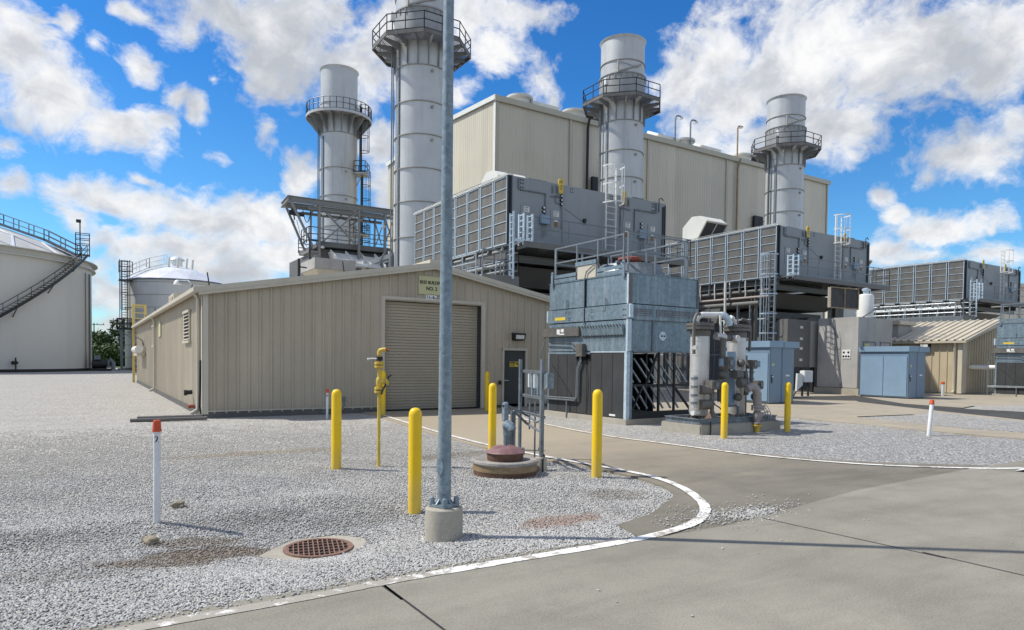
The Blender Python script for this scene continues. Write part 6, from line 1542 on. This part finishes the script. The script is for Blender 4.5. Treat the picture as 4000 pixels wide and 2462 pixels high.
    if ladder_side:
        d = (lat*.9+tow*.25).normalized(); s = V((-d.y,d.x,0)); p = c+d*(rr+.45)
        for z0_, z1_ in ((8.5, cone-3.0), (cone-3.4, zdeck+1.2)):
            off_ = s*(.35 if z0_ < 10 else -.25)
            mb = MB(); ladder(mb, p+off_, .55, z0_, z1_, s, .06); l_ = build('ladder', mb, M['railblack'], t)
            mb = MB(); cage(mb, p+off_, .72, z0_+2.2, z1_, s, d, .02, .85, 1.3, 7); build('ladder_cage', mb, M['railblack'], l_)
        for z in (cone-3.4, 14.0):
            mb = MB(); mb.beam(p-s*.9+V((0,0,z)), p+s*.9+V((0,0,z)), 1.3, .08); mb.beam(p+V((0,0,z-.1)), c+d*rr+V((0,0,z-1.1)), .1, .1); pl = build('rest_platform', mb, M['stack'], t)
            mb = MB(); q = [p-s*.9-d*.5, p-s*.9+d*.6, p+s*.9+d*.6, p+s*.9-d*.5]; railing(mb, [v+V((0,0,z+.05)) for v in q], 1.1, .035, (.55,), 1.0, .1); build('guard_rail', mb, M['railblack'], pl)
    return t
R1 = [25.75, 21.0, 18.65, 16.5, 14.3, 12.1, 9.75, 7.6]
st = stack(19.42, 42.5, 'tallest looking grey exhaust stack directly left of the light pole, cut by the top edge', R1, 22.75, 24.75, 27.7)
dup(st, (37.35,42.5,0), 'grey exhaust stack with octagonal railed platform behind the nearest filter house roof')
dup(st, (58.75,42.5,0), 'rightmost grey exhaust stack, behind the middle filter house')
stack(21.45, 66.5, 'grey exhaust stack at far left with a round platform and dark caged ladder', [23.7, 20.3, 17.6, 14.6, 12.2], 25.3, 26.6, 30.1, 1.78, 32, 25.45, 3.15, True, False, 0, 23.4)

# ================================================================== MAIN TURBINE HALL
X0, X1, Y0, Y1, Z1, ZR = 32.73, 85.45, 55.0, 81.7, 26.45, 27.35
YR = (Y0+Y1)/2
H = thing('turbine_hall', (X0,Y0,0), 'huge cream ribbed turbine hall rising behind the chimney stacks', 'building')
for a, b, nm in ((X0,41.5,'front_wall'),(41.5,52.15,'front_wall'),(52.15,64.95,'front_wall'),(64.95,X1,'front_wall')):
    mb = MB(); mb.ribs((a,Y0,0), (1,0,0), b-a, lambda u: V((0,0,0)), lambda u: V((0,0,Z1)), (0,-1,0), .40, .10, .022); build('front_wall', mb, M['cream'], H, recalc=False, smooth=0)
mb = MB(); mb.ribs((X0,Y1,0), (0,-1,0), Y1-Y0, lambda u: V((0,0,0)), lambda u: V((0,0,Z1+(ZR-Z1)*(1-abs(Y1-u-YR)/(YR-Y0)))), (-1,0,0), .40, .10, .022); build('gable_wall', mb, M['cream'], H, recalc=False, smooth=0)
mb = MB(); mb.box(X1-.1,Y0+.1,0,X1,Y1,Z1); mb.box(X0+.1,Y1-.1,0,X1,Y1,Z1); build('rear_wall', mb, M['cream'], H)
mb = MB()
for ya, yb in ((Y0-.15,YR),(Y1+.15,YR)):
    mb.hexa([(X0-.15,ya,Z1-.02),(X1+.15,ya,Z1-.02),(X1+.15,yb,ZR-.02),(X0-.15,yb,ZR-.02),(X0-.15,ya,Z1+.1),(X1+.15,ya,Z1+.1),(X1+.15,yb,ZR+.1),(X0-.15,yb,ZR+.1)])
rf = build('roof', mb, M['cream_trim'], H)
mb = MB(); mb.box(X0-.2,Y0-.28,Z1-.42,X1+.2,Y0-.16,Z1+.12); build('eave_trim', mb, M['cream_trim'], H)
mb = MB()
for ya in (Y0-.2, Y1+.2): mb.hexa([(X0-.24,ya,Z1-.3),(X0-.13,ya,Z1-.3),(X0-.13,YR,ZR-.3),(X0-.24,YR,ZR-.3),(X0-.24,ya,Z1+.15),(X0-.13,ya,Z1+.15),(X0-.13,YR,ZR+.15),(X0-.24,YR,ZR+.15)])
build('rake_trim', mb, M['white_metal'], H)
for xx in (X0+.1, 41.5, 52.15, 64.95, X1-.25):
    mb = MB(); mb.box(xx-.12,Y0-.14,0,xx+.12,Y0-.07,Z1-.4); build('downspout', mb, M['cream_trim'], H)
mb = MB(); mb.box(X0-.08,Y0-.09,0,X0-.065,Y0+.3,Z1-.3); build('corner_trim', mb, M['white_metal'], H)
for xx, zz in ((44.9,18.4),(70.5,17.6)):
    mb = MB(); mb.box(xx-.8,Y0-.5,zz-2.5,xx+.8,Y0-.2,zz+2.3); build('dark_opening', mb, M['black'], H)
    mb = MB(); mb.box(xx-1.2,Y0-1.6,zz-2.6,xx+1.2,Y0-.2,zz-2.45); pl = build('landing', mb, M['black'], H)
    mb = MB(); railing(mb, [(xx-1.2,Y0-1.6,zz-2.45),(xx+1.2,Y0-1.6,zz-2.45)], 1.1, .04, (.5,), 1.2, .1); railing(mb, [(xx-1.2,Y0-1.6,zz+.3),(xx+1.2,Y0-1.6,zz+.3)], 1.1, .04, (.5,), 1.2, .1); build('guard_rail', mb, M['railblack'], pl)
mb = MB(); mb.tube([(43.6,Y0-2.0,26.7),(43.4,Y0-.7,26.3),(43.5,Y0-.35,25.5),(43.5,Y0-.3,14)], .14, 8); build('cable_riser', mb, M['black'], H)
mb = MB(); mb.tube([(67.1,Y0-.25,26.4),(66.9,Y0-.3,25.8),(66.6,Y0-.3,25.2),(66.6,Y0-.3,13)], .12, 8); build('yellow_pipe', mb, M['ringtan'], H)
for xx, k in ((36.4,0),(38.8,1),(43.2,0),(55.8,1),(59.3,0),(62.8,1),(69.5,0)):
    mb = MB()
    if k == 0: mb.lathe([(1.1,26.5),(1.1,27.3),(1.35,27.4),(1.35,27.65),(.5,27.85),(.01,27.86)], (xx,Y0+1.6,0), 24)
    else: mb.hexa([(xx-1.5,Y0+.5,26.6),(xx+1.5,Y0+.5,26.6),(xx+1.5,Y0+3.0,26.7),(xx-1.5,Y0+3.0,26.7),(xx-1.7,Y0+.4,27.2),(xx+1.7,Y0+.4,27.2),(xx+1.3,Y0+2.6,28.2),(xx-1.3,Y0+2.6,28.2)])
    build('roof_ventilator', mb, M['white_metal'] if k else M['dome_grey'], rf, bevel=.04)
for xx, zt in ((56.6,29.7),(59.05,29.7),(67.2,30.6)):
    mb = MB(); mb.tube([(xx,Y0+.3,26.4),(xx,Y0+.3,zt-.35),(xx+.1,Y0+.3,zt-.1),(xx+.4,Y0+.3,zt),(xx+.9,Y0+.3,zt)], .09, 8)
    vp = build('vent_pipe', mb, M['galv_dark'] if zt < 30 else M['ringtan'], rf)
    mb = MB(); mb.lathe([(.22,zt-.25),(.15,zt),(.05,zt+.05)], (xx+.95 if zt < 30 else xx+.5,Y0+.3,0), 12); build('pipe_cowl', mb, M['white_metal'], vp)
# far building at right edge
t = thing('distant_hall', (190,95,0), 'distant tan hall roofline at the right edge behind the farthest filter house', 'building')
mb = MB(); mb.ribs((128,62,0), (1,0,0), 40, lambda u: V((0,0,0)), lambda u: V((0,0,18.2)), (0,-1,0), .8, .3, .08); mb.box(128,62.2,0,168,90,18.1); build('wall', mb, M['cream'], t, recalc=False, smooth=0)
mb = MB(); mb.box(127.6,61.6,18.12,168.4,90.2,18.9); build('roof_edge', mb, M['cream_trim'], t)

# ================================================================== STEEL GANTRY AND BOILER CASING
t = thing('boiler_casing', (15,52,0), 'grey boiler casing with railed roof and white finned slope, between the two left chimney stacks', 'boiler')
mb = MB(); mb.box(15.0,50.8,0,21.0,60,9.95); build('casing', mb, M['encl'], t, bevel=.03)
mb = MB(); mb.box(14.75,50.3,10.05,20.6,56,10.35); build('roof_deck', mb, M['under_grey'], t)
mb = MB(); railing(mb, [(14.7,50.4,10.35),(20.5,50.4,10.35)], 1.0, .035, (.33,.66), 1.5, .1); build('guard_rail', mb, M['galv_dark'], t)
mb = MB(); railing(mb, [(14.7,55.9,10.35),(20.5,55.9,10.35)], 1.0, .035, (.33,.66), 1.5, .1); build('guard_rail', mb, M['railblack'], t)
mb = MB()
for k in range(4): mb.beam((15.0+k*1.9,50.78,6),(15.0+k*1.9,50.78,9.9),.08,.06)
build('casing_rib', mb, M['under_grey'], t)
mb = MB(); mb.hexa([(15.9,49.0,8.6),(19.2,49.0,8.6),(19.2,50.75,8.6),(15.9,50.75,8.6),(15.55,50.4,9.7),(19.15,50.4,9.6),(19.15,50.76,9.6),(15.55,50.76,9.7)]); sl = build('white_slope', mb, M['white_metal'], t)
for k in range(4):
    xx = 15.6+k*1.16; mb = MB(); mb.extr([(xx,50.4,9.9),(xx,50.4,9.6),(xx+.35,48.95,8.55),(xx+.35,48.9,8.85)], (.07,0,0)); build('slope_fin', mb, M['white_metal'], sl)
t = thing('duct_support', (19.5,49,8), 'white posts and slanted beam in front of the grey boiler casing', 'steel frame')
mb = MB(); mb.beam((18.3,49.6,9.0),(20.0,49.6,9.7),.25,.34); mb.beam((18.4,49.6,8.7),(19.9,49.6,9.3),.15,.14); build('slanted_beam', mb, M['white_metal'], t)
for xx in (17.95, 20.05):
    mb = MB(); mb.beam((xx,49.6,0),(xx,49.6,10.05 if xx > 19 else 9.15),.22,.22); build('post', mb, M['white_metal'], t)
mb = MB(); mb.box(20.3,49.0,7.8,20.9,49.8,10.0); build('grey_box', mb, M['filter_grey'], t)
mb = MB(); mb.tube([(19.3,49.3,8.3),(19.25,49.3,9.3),(19.4,49.3,9.7),(19.6,49.3,9.8)], .07, 8); mb.tube([(19.6,49.4,9.0),(19.95,49.4,8.2)], .08, 8); build('pipe', mb, M['galv_dark'], t)
t = thing('stack_base_duct', (19.4,42,0), 'grey flanged duct and conical collar at the foot of the tallest chimney stack', 'duct')
mb = MB(); mb.box(17.9,41.0,0,23.0,44.5,7.4); build('duct_body', mb, M['filter_grey'], t, bevel=.03)
mb = MB()
for k in range(5): mb.box(17.9+k*1.2,40.9,5.5,17.98+k*1.2,40.999,7.4)
mb.box(17.8,40.85,7.402,23.1,44.6,7.55); mb.box(21.7,40.6,7.56,22.1,41.1,9.1); build('duct_flange', mb, M['galv_rail'], t)

t = thing('hoist_gantry', (12.5,50,0), 'dark steel hoist gantry with cross bracing and a jutting arm beside the tallest chimney stack', 'gantry')
z = 13.15
for yy in (50.0, 52.2):
    xo = .25 if yy < 51 else .45
    mb = MB(); mb.ibeam((12.1+xo,yy,z+.05),(20.45,yy,z+.05),.26,.42,.05); build('runway_beam', mb, M['steel_grey'], t)
    mb = MB(); mb.ibeam((13.9,yy,12.72),(20.4,yy,12.72),.16,.2,.04); build('lower_beam', mb, M['steel_grey'], t)
    mb = MB(); mb.beam((12.35+xo,yy,z-.1),(14.2,yy,9.9),.15,.15); build('arm_brace', mb, M['steel_grey'], t)
    for xx in (14.66, 17.7, 19.8):
        mb = MB(); mb.ibeam((xx,yy,0),(xx,yy,z-.15),.17 if yy < 51 else .12,.19 if yy < 51 else .12,.03); build('column', mb, M['steel_grey'], t)
    mb = MB()
    if yy < 51: mb.beam((15.0,yy,10.4),(17.55,yy,12.85),.13,.12); mb.beam((14.9,yy+.12,12.85),(17.5,yy+.12,10.4),.13,.12)
    mb.beam((19.85,yy,12.6),(20.4,yy,10.9),.08,.08); mb.beam((20.4,yy,12.4),(19.9,yy,10.9),.08,.08)
    mb.beam((17.75,yy,12.2),(18.3,yy,12.62),.12,.12); build_each('cross_brace', mb, M['steel_grey'], t)
mb = MB(); mb.ibeam((12.38,49.8,z),(12.55,52.4,z),.2,.36,.04); mb.ibeam((20.4,49.9,z),(20.4,52.3,z),.2,.36,.04)
for xx in (14.66, 17.7): mb.ibeam((xx,50.1,z-.2),(xx,52.1,z-.2),.15,.25,.04)
build_each('end_beam', mb, M['steel_grey'], t)
mb = MB(); mb.ibeam((12.5,51.1,12.85),(20.3,51.1,12.85),.14,.22,.03); build('monorail', mb, M['steel_grey'], t)
mb = MB(); mb.cyl((12.7,51.1,12.45),(13.6,51.1,12.35),.17,.17,14); mb.box(12.9,50.95,12.4,13.3,51.25,12.72); mb.cyl((13.6,51.1,12.35),(13.85,51.1,12.32),.12,.10,12); h = build('hoist', mb, M['railblack'], t)
mb = MB(); mb.tube([(13.1,51.1,12.25),(13.15,51.1,11.95)], .05, 8); mb.tube([(13.15,51.1,11.95),(13.0,51.1,11.85),(13.15,51.1,11.75)], .03, 6); build('hoist_hook', mb, M['black'], h)
mb = MB()
def festoon(x0, x1, zt, dip, y):
    p = []
    for i in range(9):
        f = i/8; p.append((x0+(x1-x0)*f, y, zt-dip*4*f*(1-f)))
    mb.tube(p, .03, 5)
for a, b, dp in ((13.7,14.3,.9),(15.7,16.6,.5),(16.6,17.4,.4),(18.8,19.4,.35)): festoon(a, b, 12.7, dp, 50.9)
mb.tube([(13.25,50.9,11.9),(13.5,50.9,10.9),(14.0,50.9,10.0)], .02, 5); build('festoon_cable', mb, M['black'], t)
for xx, zz in ((14.95,12.35),(19.62,11.95),(14.85,9.9)):
    mb = MB(); mb.lathe([(.13,-.08),(.15,0),(.08,.1),(.02,.12)], (xx,49.8,zz), 12); build('flood_lamp', mb, M['white_metal'], t)
mb = MB(); mb.box(13.9,49.9,9.5,14.6,52,9.6); 
for k in range(4): mb.beam((14.05,50,6.5+k*.9),(14.66,50,6.5+k*.9),.06,.06)
build_each('side_landing', mb, M['steel_grey'], t)
mb = MB(); railing(mb, [(14.6,49.95,10.35),(13.9,49.95,10.35),(13.9,52,10.35)], 1.0, .035, (.5,), .8, .1); mb.beam((13.95,49.95,6),(13.95,49.95,10.4),.10,.10); build('guard_rail', mb, M['railblack'], t)

# ================================================================== TANKS
cx, cy, r, zr = -14.86, 92.1, 15.5, 11.6
t = thing('storage_tank', (cx,cy,0), 'large off white storage tank at the left edge with spiral stair and low dome', 'tank')
mb = MB(); mb.lathe([(r+.1,-.2),(r+.1,.3),(r,.32),(r,zr-.05)], (cx,cy,0), 120, cap=False); build('shell', mb, M['tank_white'], t)
mb = MB(); mb.ring((cx,cy,0), r-.02, r+.28, -.2, .28, 120); build('dark_base_ring', mb, M['black'], t)
mb = MB(); mb.ring((cx,cy,0), r-.02, r+.42, zr-.42, zr-.34, 120); mb.ring((cx,cy,0), r-.01, r+.62, zr+.22, zr+.30, 120); mb.ring((cx,cy,0), r-.05, r+.06, zr-.3, zr+.3, 120); build_each('rim', mb, M['tank_white'], t, gap=.05)
# faceted dome
mb = MB(); n = 20; prof = [(r+.1,zr+.3),(r*.80,zr+1.9),(r*.52,zr+3.4),(r*.25,zr+4.25),(.05,zr+4.6)]
for k in range(len(prof)-1):
    nn = n if k < 2 else n//2
    for i in range(n):
        a0, a1 = 2*math.pi*i/n, 2*math.pi*(i+1)/n; o = (math.pi/n if k % 2 else 0); o2 = (0 if k % 2 else math.pi/n)
        P0 = (cx+prof[k][0]*math.cos(a0+o), cy+prof[k][0]*math.sin(a0+o), prof[k][1]); P1 = (cx+prof[k][0]*math.cos(a1+o), cy+prof[k][0]*math.sin(a1+o), prof[k][1])
        Q0 = (cx+prof[k+1][0]*math.cos(a0+o2), cy+prof[k+1][0]*math.sin(a0+o2), prof[k+1][1]); Q1 = (cx+prof[k+1][0]*math.cos(a1+o2), cy+prof[k+1][0]*math.sin(a1+o2), prof[k+1][1])
        if o2 > o: mb.quad(P0, P1, Q0); mb.quad(P1, Q1, Q0)
        else: mb.quad(P0, P1, Q1); mb.quad(P0, Q1, Q0)
dm = build('dome', mb, M['dome_grey'], t, smooth=0)
mb = MB()
for i in range(n):
    for k in range(3):
        o = (math.pi/n if k % 2 else 0); o2 = (0 if k % 2 else math.pi/n)
        for s_ in ((0,) if k == 9 else (0, -1)):
            a = 2*math.pi*i/n; b = a+2*math.pi*s_/n if o2 > o else a + (0 if s_ == 0 else 2*math.pi/n)
            p = V((cx+prof[k][0]*math.cos(a+o), cy+prof[k][0]*math.sin(a+o), prof[k][1]+.04)); q = V((cx+prof[k+1][0]*math.cos(b+o2), cy+prof[k+1][0]*math.sin(b+o2), prof[k+1][1]+.04))
            mb.beam(p, q, .16, .08)
build('dome_rib', mb, M['dome_alu'], dm)
# stair: climbs along the side facing the yard, up to the right
phi1 = -.40; phi0 = -1.42; zl = zr+.85
mb = MB(); mr = MB(); ns = 46
for k in range(ns):
    f = k/(ns-1); a = phi0+(phi1-.02-phi0)*f; zz = 1.0+(zl-.1-1.0)*f
    d = V((math.cos(a), math.sin(a), 0)); p = V((cx,cy,0))+d*(r+.1); q = V((cx,cy,0))+d*(r+1.0)
    mb.beam(p+V((0,0,zz)), q+V((0,0,zz)), .30, .05)
build('stair_tread', mb, M['railblack'], t)
mb = MB()
pts = []
for k in range(40):
    f = k/39; a = phi0+(phi1-.02-phi0)*f; pts.append((cx+(r+1.02)*math.cos(a), cy+(r+1.02)*math.sin(a), 1.0+(zl-1.1)*f))
for A_, B_ in zip(pts[:-1], pts[1:]):
    mb.beam(A_, B_, .05, .28)
    for h in (.55, 1.05): mb.beam((A_[0],A_[1],A_[2]+h), (B_[0],B_[1],B_[2]+h), .06, .06)
for k in range(0, 40, 3): mb.beam(pts[k], (pts[k][0],pts[k][1],pts[k][2]+1.05), .05, .05)
for k in range(0, 40, 9): mb.beam(pts[k], (cx+r*math.cos(phi0+(phi1-phi0)*k/39), cy+r*math.sin(phi0+(phi1-phi0)*k/39), pts[k][2]-1.0), .07, .07)
build('stair_rail', mb, M['railblack'], t)
c = V((cx+(r+.6)*math.cos(phi1), cy+(r+.6)*math.sin(phi1), 0))
mb = MB(); mb.box(c.x-.8,c.y-.6,zl-.1,c.x+.45,c.y+.6,zl); pl = build('top_landing', mb, M['black'], t)
mb = MB()
for q in (.0, 1.1): railing(mb, [(c.x-.8,c.y-.6,zl+q),(c.x+.45,c.y-.6,zl+q),(c.x+.45,c.y+.6,zl+q),(c.x-.8,c.y+.6,zl+q),(c.x-.8,c.y-.6,zl+q)], 1.1, .04, (.5,), .9, 0)
build('guard_rail', mb, M['railblack'], pl)
mb = MB(); mb.tube([(c.x-.4,c.y,zl),(c.x-.4,c.y,zl+3.6)], .06, 6); mb.box(c.x-.75,c.y-.2,zl+3.4,c.x-.3,c.y+.2,zl+3.7); build('lamp_mast', mb, M['railblack'], t)
# radial walkway to the dome top
mb = MB(); mt = MB(); P = []
for k in range(len(prof)): P.append(V((cx+prof[k][0]*math.cos(phi1), cy+prof[k][0]*math.sin(phi1), prof[k][1]+.35)))
s = V((-math.sin(phi1), math.cos(phi1), 0))
for A_, B_ in zip(P[:-1], P[1:]): mb.beam(A_, B_, 1.0, .25)
wk = build('dome_walkway', mb, M['galv_dark'], t)
mb = MB()
for o in (-.5, .5): railing(mb, [p+s*o for p in P], 1.1, .05, (.5,), 1.8, 0)
build('guard_rail', mb, M['galv_rail'], wk)
mb = MB()
for da in (-.11, -.02):
    a = phi1+.2+da; q = [(cx+(r+.14)*math.cos(a), cy+(r+.14)*math.sin(a), z_) for z_ in (.3, zr-.9)]; mb.tube(q, .05 if da < -.05 else .09, 6)
build('wall_pipe', mb, M['stack_dark'], t)
a = phi1-.55
mb = MB(); mb.cyl((cx+r*math.cos(a),cy+r*math.sin(a),.9),(cx+(r+.5)*math.cos(a),cy+(r+.5)*math.sin(a),.9),.18,.18,10); mb.beam((cx+(r+.4)*math.cos(a),cy+(r+.4)*math.sin(a),.2),(cx+(r+.4)*math.cos(a),cy+(r+.4)*math.sin(a),1.4),.12,.12); build('valve', mb, M['black'], t)
t = thing('pump_set', (2.3,88,0), 'small dark pump set at the foot of the large off white tank', 'pump')
mb = MB(); mb.cyl((.6,87.3,.75),(2.0,87.5,.75),.5,.5,14); mb.box(.5,86.6,-.1,2.4,88.2,.25); build('pump_body', mb, M['black'], t, bevel=.03)
mb = MB(); mb.tube([(2.1,87.3,.3),(2.1,87.3,.9),(2.35,87.3,1.2),(2.6,87.3,.9),(2.6,87.3,.1)], .22, 10); mb.box(.8,87,1.25,1.4,87.8,1.7); build('pump_pipe', mb, M['galv_dark'], t)

cx, cy, r, zr = 9.85, 95.2, 5.75, 10.9
t = thing('domed_tank', (cx,cy,0), 'smaller grey tank with a bright aluminium dome behind the tan skid building', 'tank')
mb = MB(); mb.lathe([(r,-.2),(r,zr)], (cx,cy,0), 80, cap=False); sh_ = build('shell', mb, M['tank_grey'], t)
mb = MB()
for k in range(7): mb.ring((cx,cy,0), r, r+.035, 1.5+k*1.5, 1.53+k*1.5, 64)
build('course_seam', mb, M['stack_dark'], sh_)
mb = MB(); mb.ring((cx,cy,0), r, r+.12, zr-.1, zr+.08, 64); mb.ring((cx,cy,0), r, r+.3, -.2, .25, 64); build_each('rim', mb, M['galv_dark'], t)
mb = MB(); n = 12; prof = [(r+.15,zr+.08),(r*.62,zr+1.35),(r*.25,zr+2.05),(.05,zr+2.3)]
for k in range(3):
    for i in range(n):
        a0, a1 = 2*math.pi*i/n+.1, 2*math.pi*(i+1)/n+.1; o = (math.pi/n if k % 2 else 0); o2 = (0 if k % 2 else math.pi/n)
        f = lambda kk, a: (cx+prof[kk][0]*math.cos(a), cy+prof[kk][0]*math.sin(a), prof[kk][1])
        P0, P1, Q0, Q1 = f(k,a0+o), f(k,a1+o), f(k+1,a0+o2), f(k+1,a1+o2)
        if o2 > o: mb.quad(P0, P1, Q0); mb.quad(P1, Q1, Q0)
        else: mb.quad(P0, P1, Q1); mb.quad(P0, Q1, Q0)
build('dome', mb, M['dome_alu'], t, smooth=0)
mb = MB(); mb.lathe([(.65,zr+2.1),(.65,zr+2.9),(.95,zr+2.95),(.9,zr+3.05),(.4,zr+3.4),(.02,zr+3.5)], (cx,cy,0), 20); build('cupola', mb, M['dome_alu'], t)
aw = math.atan2(-.75, -.66); s = V((-math.sin(aw), math.cos(aw), 0)); aw = math.atan2(-.35,-.93); s = V((-math.sin(aw), math.cos(aw), 0))
P = [V((cx+q[0]*math.cos(aw), cy+q[0]*math.sin(aw), q[1]+.3)) for q in prof[:3]]
mb = MB()
for A_, B_ in zip(P[:-1], P[1:]): mb.beam(A_, B_, .8, .15)
for o in (-.4, .4): railing(mb, [p+s*o for p in P], 1.1, .045, (.5,), 1.5, 0)
build('dome_walkway', mb, M['dome_alu'], t)
for k in range(4):
    a = aw+.6+k*.55; p = V((cx+1.9*math.cos(a), cy+1.9*math.sin(a), zr+1.9)); mb = MB(); mb.cyl(p, p+V((.1,0,1.15)), .13,.13,10); build('vent_stub', mb, M['white_metal'], t)
t = thing('tank_ladder_tower', (3.6,92.8,0), 'dark caged ladder and landing on the left side of the smaller domed tank', 'ladder')
lx, ly = 3.95, 92.4
mb = MB(); ladder(mb, (lx,ly), .6, 4.9, 13.0, (1,0), .06); build('ladder_rails', mb, M['railblack'], t)
mb = MB(); cage(mb, (lx,ly), .6, 7.2, 12.9, (1,0), (0,-1), .02, .9, 1.9, 5); 
for xx in (lx-.5, lx+.55): mb.beam((xx,ly,4.9),(xx,ly,13.1),.08,.08)
build('ladder_cage', mb, M['railblack'], t)
mb = MB(); mb.box(lx-.8,ly-.7,4.8,lx+.7,ly+.7,4.92); railing(mb, [(lx-.8,ly-.7,4.9),(lx+.7,ly-.7,4.9),(lx+.7,ly+.7,4.9),(lx-.8,ly+.7,4.9),(lx-.8,ly-.7,4.9)], 1.2, .045, (.5,), 1, .1); mb.box(lx-.6,ly-.7,10.6,lx+.8,ly+.7,10.7); railing(mb, [(lx+.8,ly-.7,11.6),(lx-.6,ly-.7,11.6)], 1.2, .045, (.5,), 1, .1); build('landing', mb, M['railblack'], t)
mb = MB(); mb.beam((lx-.35,ly-.4,0),(lx-.35,ly-.4,4.8),.26,.26); mb.beam((lx+.8,ly,0),(lx+.8,ly,4.8),.16,.16); mb.beam((lx-.9,ly-.4,4.8),(lx+.8,ly-.4,3.8),.12,.12); mb.box(lx-.75,ly-.8,-.1,lx+.05,ly,.2); build('support_post', mb, M['galv_dark'], t)

# ================================================================== TREES, POWER LINE
def tree(x, y, h, w, label, seed, mat):
    rn = random.Random(seed)
    t = thing('tree', (x,y,0), label, 'tree', 'bushy green trees far behind the yard')
    mb = MB(); top = V((x+rn.uniform(-.3,.3), y, h*.6))
    mb.tube([(x,y,-.3),(x+.1,y,h*.3),top], [.3,.22,.1], 8)
    for k in range(7):
        a = k*.9+seed; p = V((x,y,h*(.2+.05*k))); q = p+V((math.cos(a)*w*.35, math.sin(a)*w*.35, h*.22)); mb.tube([p, p.lerp(q,.5)+V((0,0,.15)), q], [.10,.07,.03], 5)
    build('trunk', mb, M['bark'], t)
    vs = []; fs = []
    cl = []
    for k in range(46):
        a = rn.uniform(0, 6.283); rr_ = math.sqrt(rn.random())*w*.5; zz = h*rn.uniform(.08, .92)
        env = math.sqrt(max(.05, 1-((zz/h-.42)/.6)**2)); cl.append((x+math.cos(a)*rr_*env, y+math.sin(a)*rr_*env, zz, rn.uniform(.55,1.15)))
    for (px_, py_, pz_, cr) in cl:
        for k in range(58):
            u = V((rn.gauss(0,1), rn.gauss(0,1), rn.gauss(0,.8))).normalized()*cr*rn.uniform(.5,1.05)
            c = V((px_,py_,max(.3,pz_)))+u; a = V((rn.gauss(0,1),rn.gauss(0,1),rn.gauss(0,1))).normalized(); b = a.cross(u.normalized()+V((.01,0,0)))
            if b.length < .1: continue
            b.normalize(); s1 = rn.uniform(.16,.34); o = len(vs)
            vs += [c-a*s1, c+b*s1*.5, c+a*s1, c-b*s1*.5]; fs.append((o,o+1,o+2,o+3))
    mb = MB(); mb.add(vs, fs); build('crown', mb, mat, t, recalc=False, smooth=0)
i = 0
for x, y, h, w, lab in ((4.9,128,7.4,8.5,'broad green tree filling the gap between the two tanks, just right of the utility pole'),(9.3,126,7.8,8,'bushy green tree behind the dark ladder of the smaller tank'),(1.2,132,5.6,6.5,'low green tree right beside the edge of the large tank'),(7.0,140,8.6,9,'darker green tree standing behind the others in the gap between the tanks'),
                       (14.5,132,8,9,None),(20,135,8.4,9,None),(-5,145,7,9,None),(-12,148,7.5,9,None),(3.0,121.5,3.2,5.5,'low round bush at the grass edge in the gap between the tanks'),(7.8,120.5,3.8,5.2,'rounded bush on the grass left of the smaller tank')):
    if lab is None: continue
    tree(x, y, h, w, lab, 3+i, M['leaf'] if i % 3 else M['leaf2']); i += 1
t = thing('utility_pole', (1.6,175,0), 'distant utility pole with a crossarm above the trees between the tanks', 'utility pole')
mb = MB(); mb.cyl((1.6,175,0),(1.6,175,8.9),.14,.10,8); build('pole', mb, M['bark'], t)
mb = MB(); mb.beam((-.4,175,8.5),(3.6,175,8.5),.12,.14)
for k in range(4): mb.cyl((-.2+k*1.2,175,8.57),(-.2+k*1.2,175,8.9),.06,.06,6)
build('crossarm', mb, M['bark'], t)
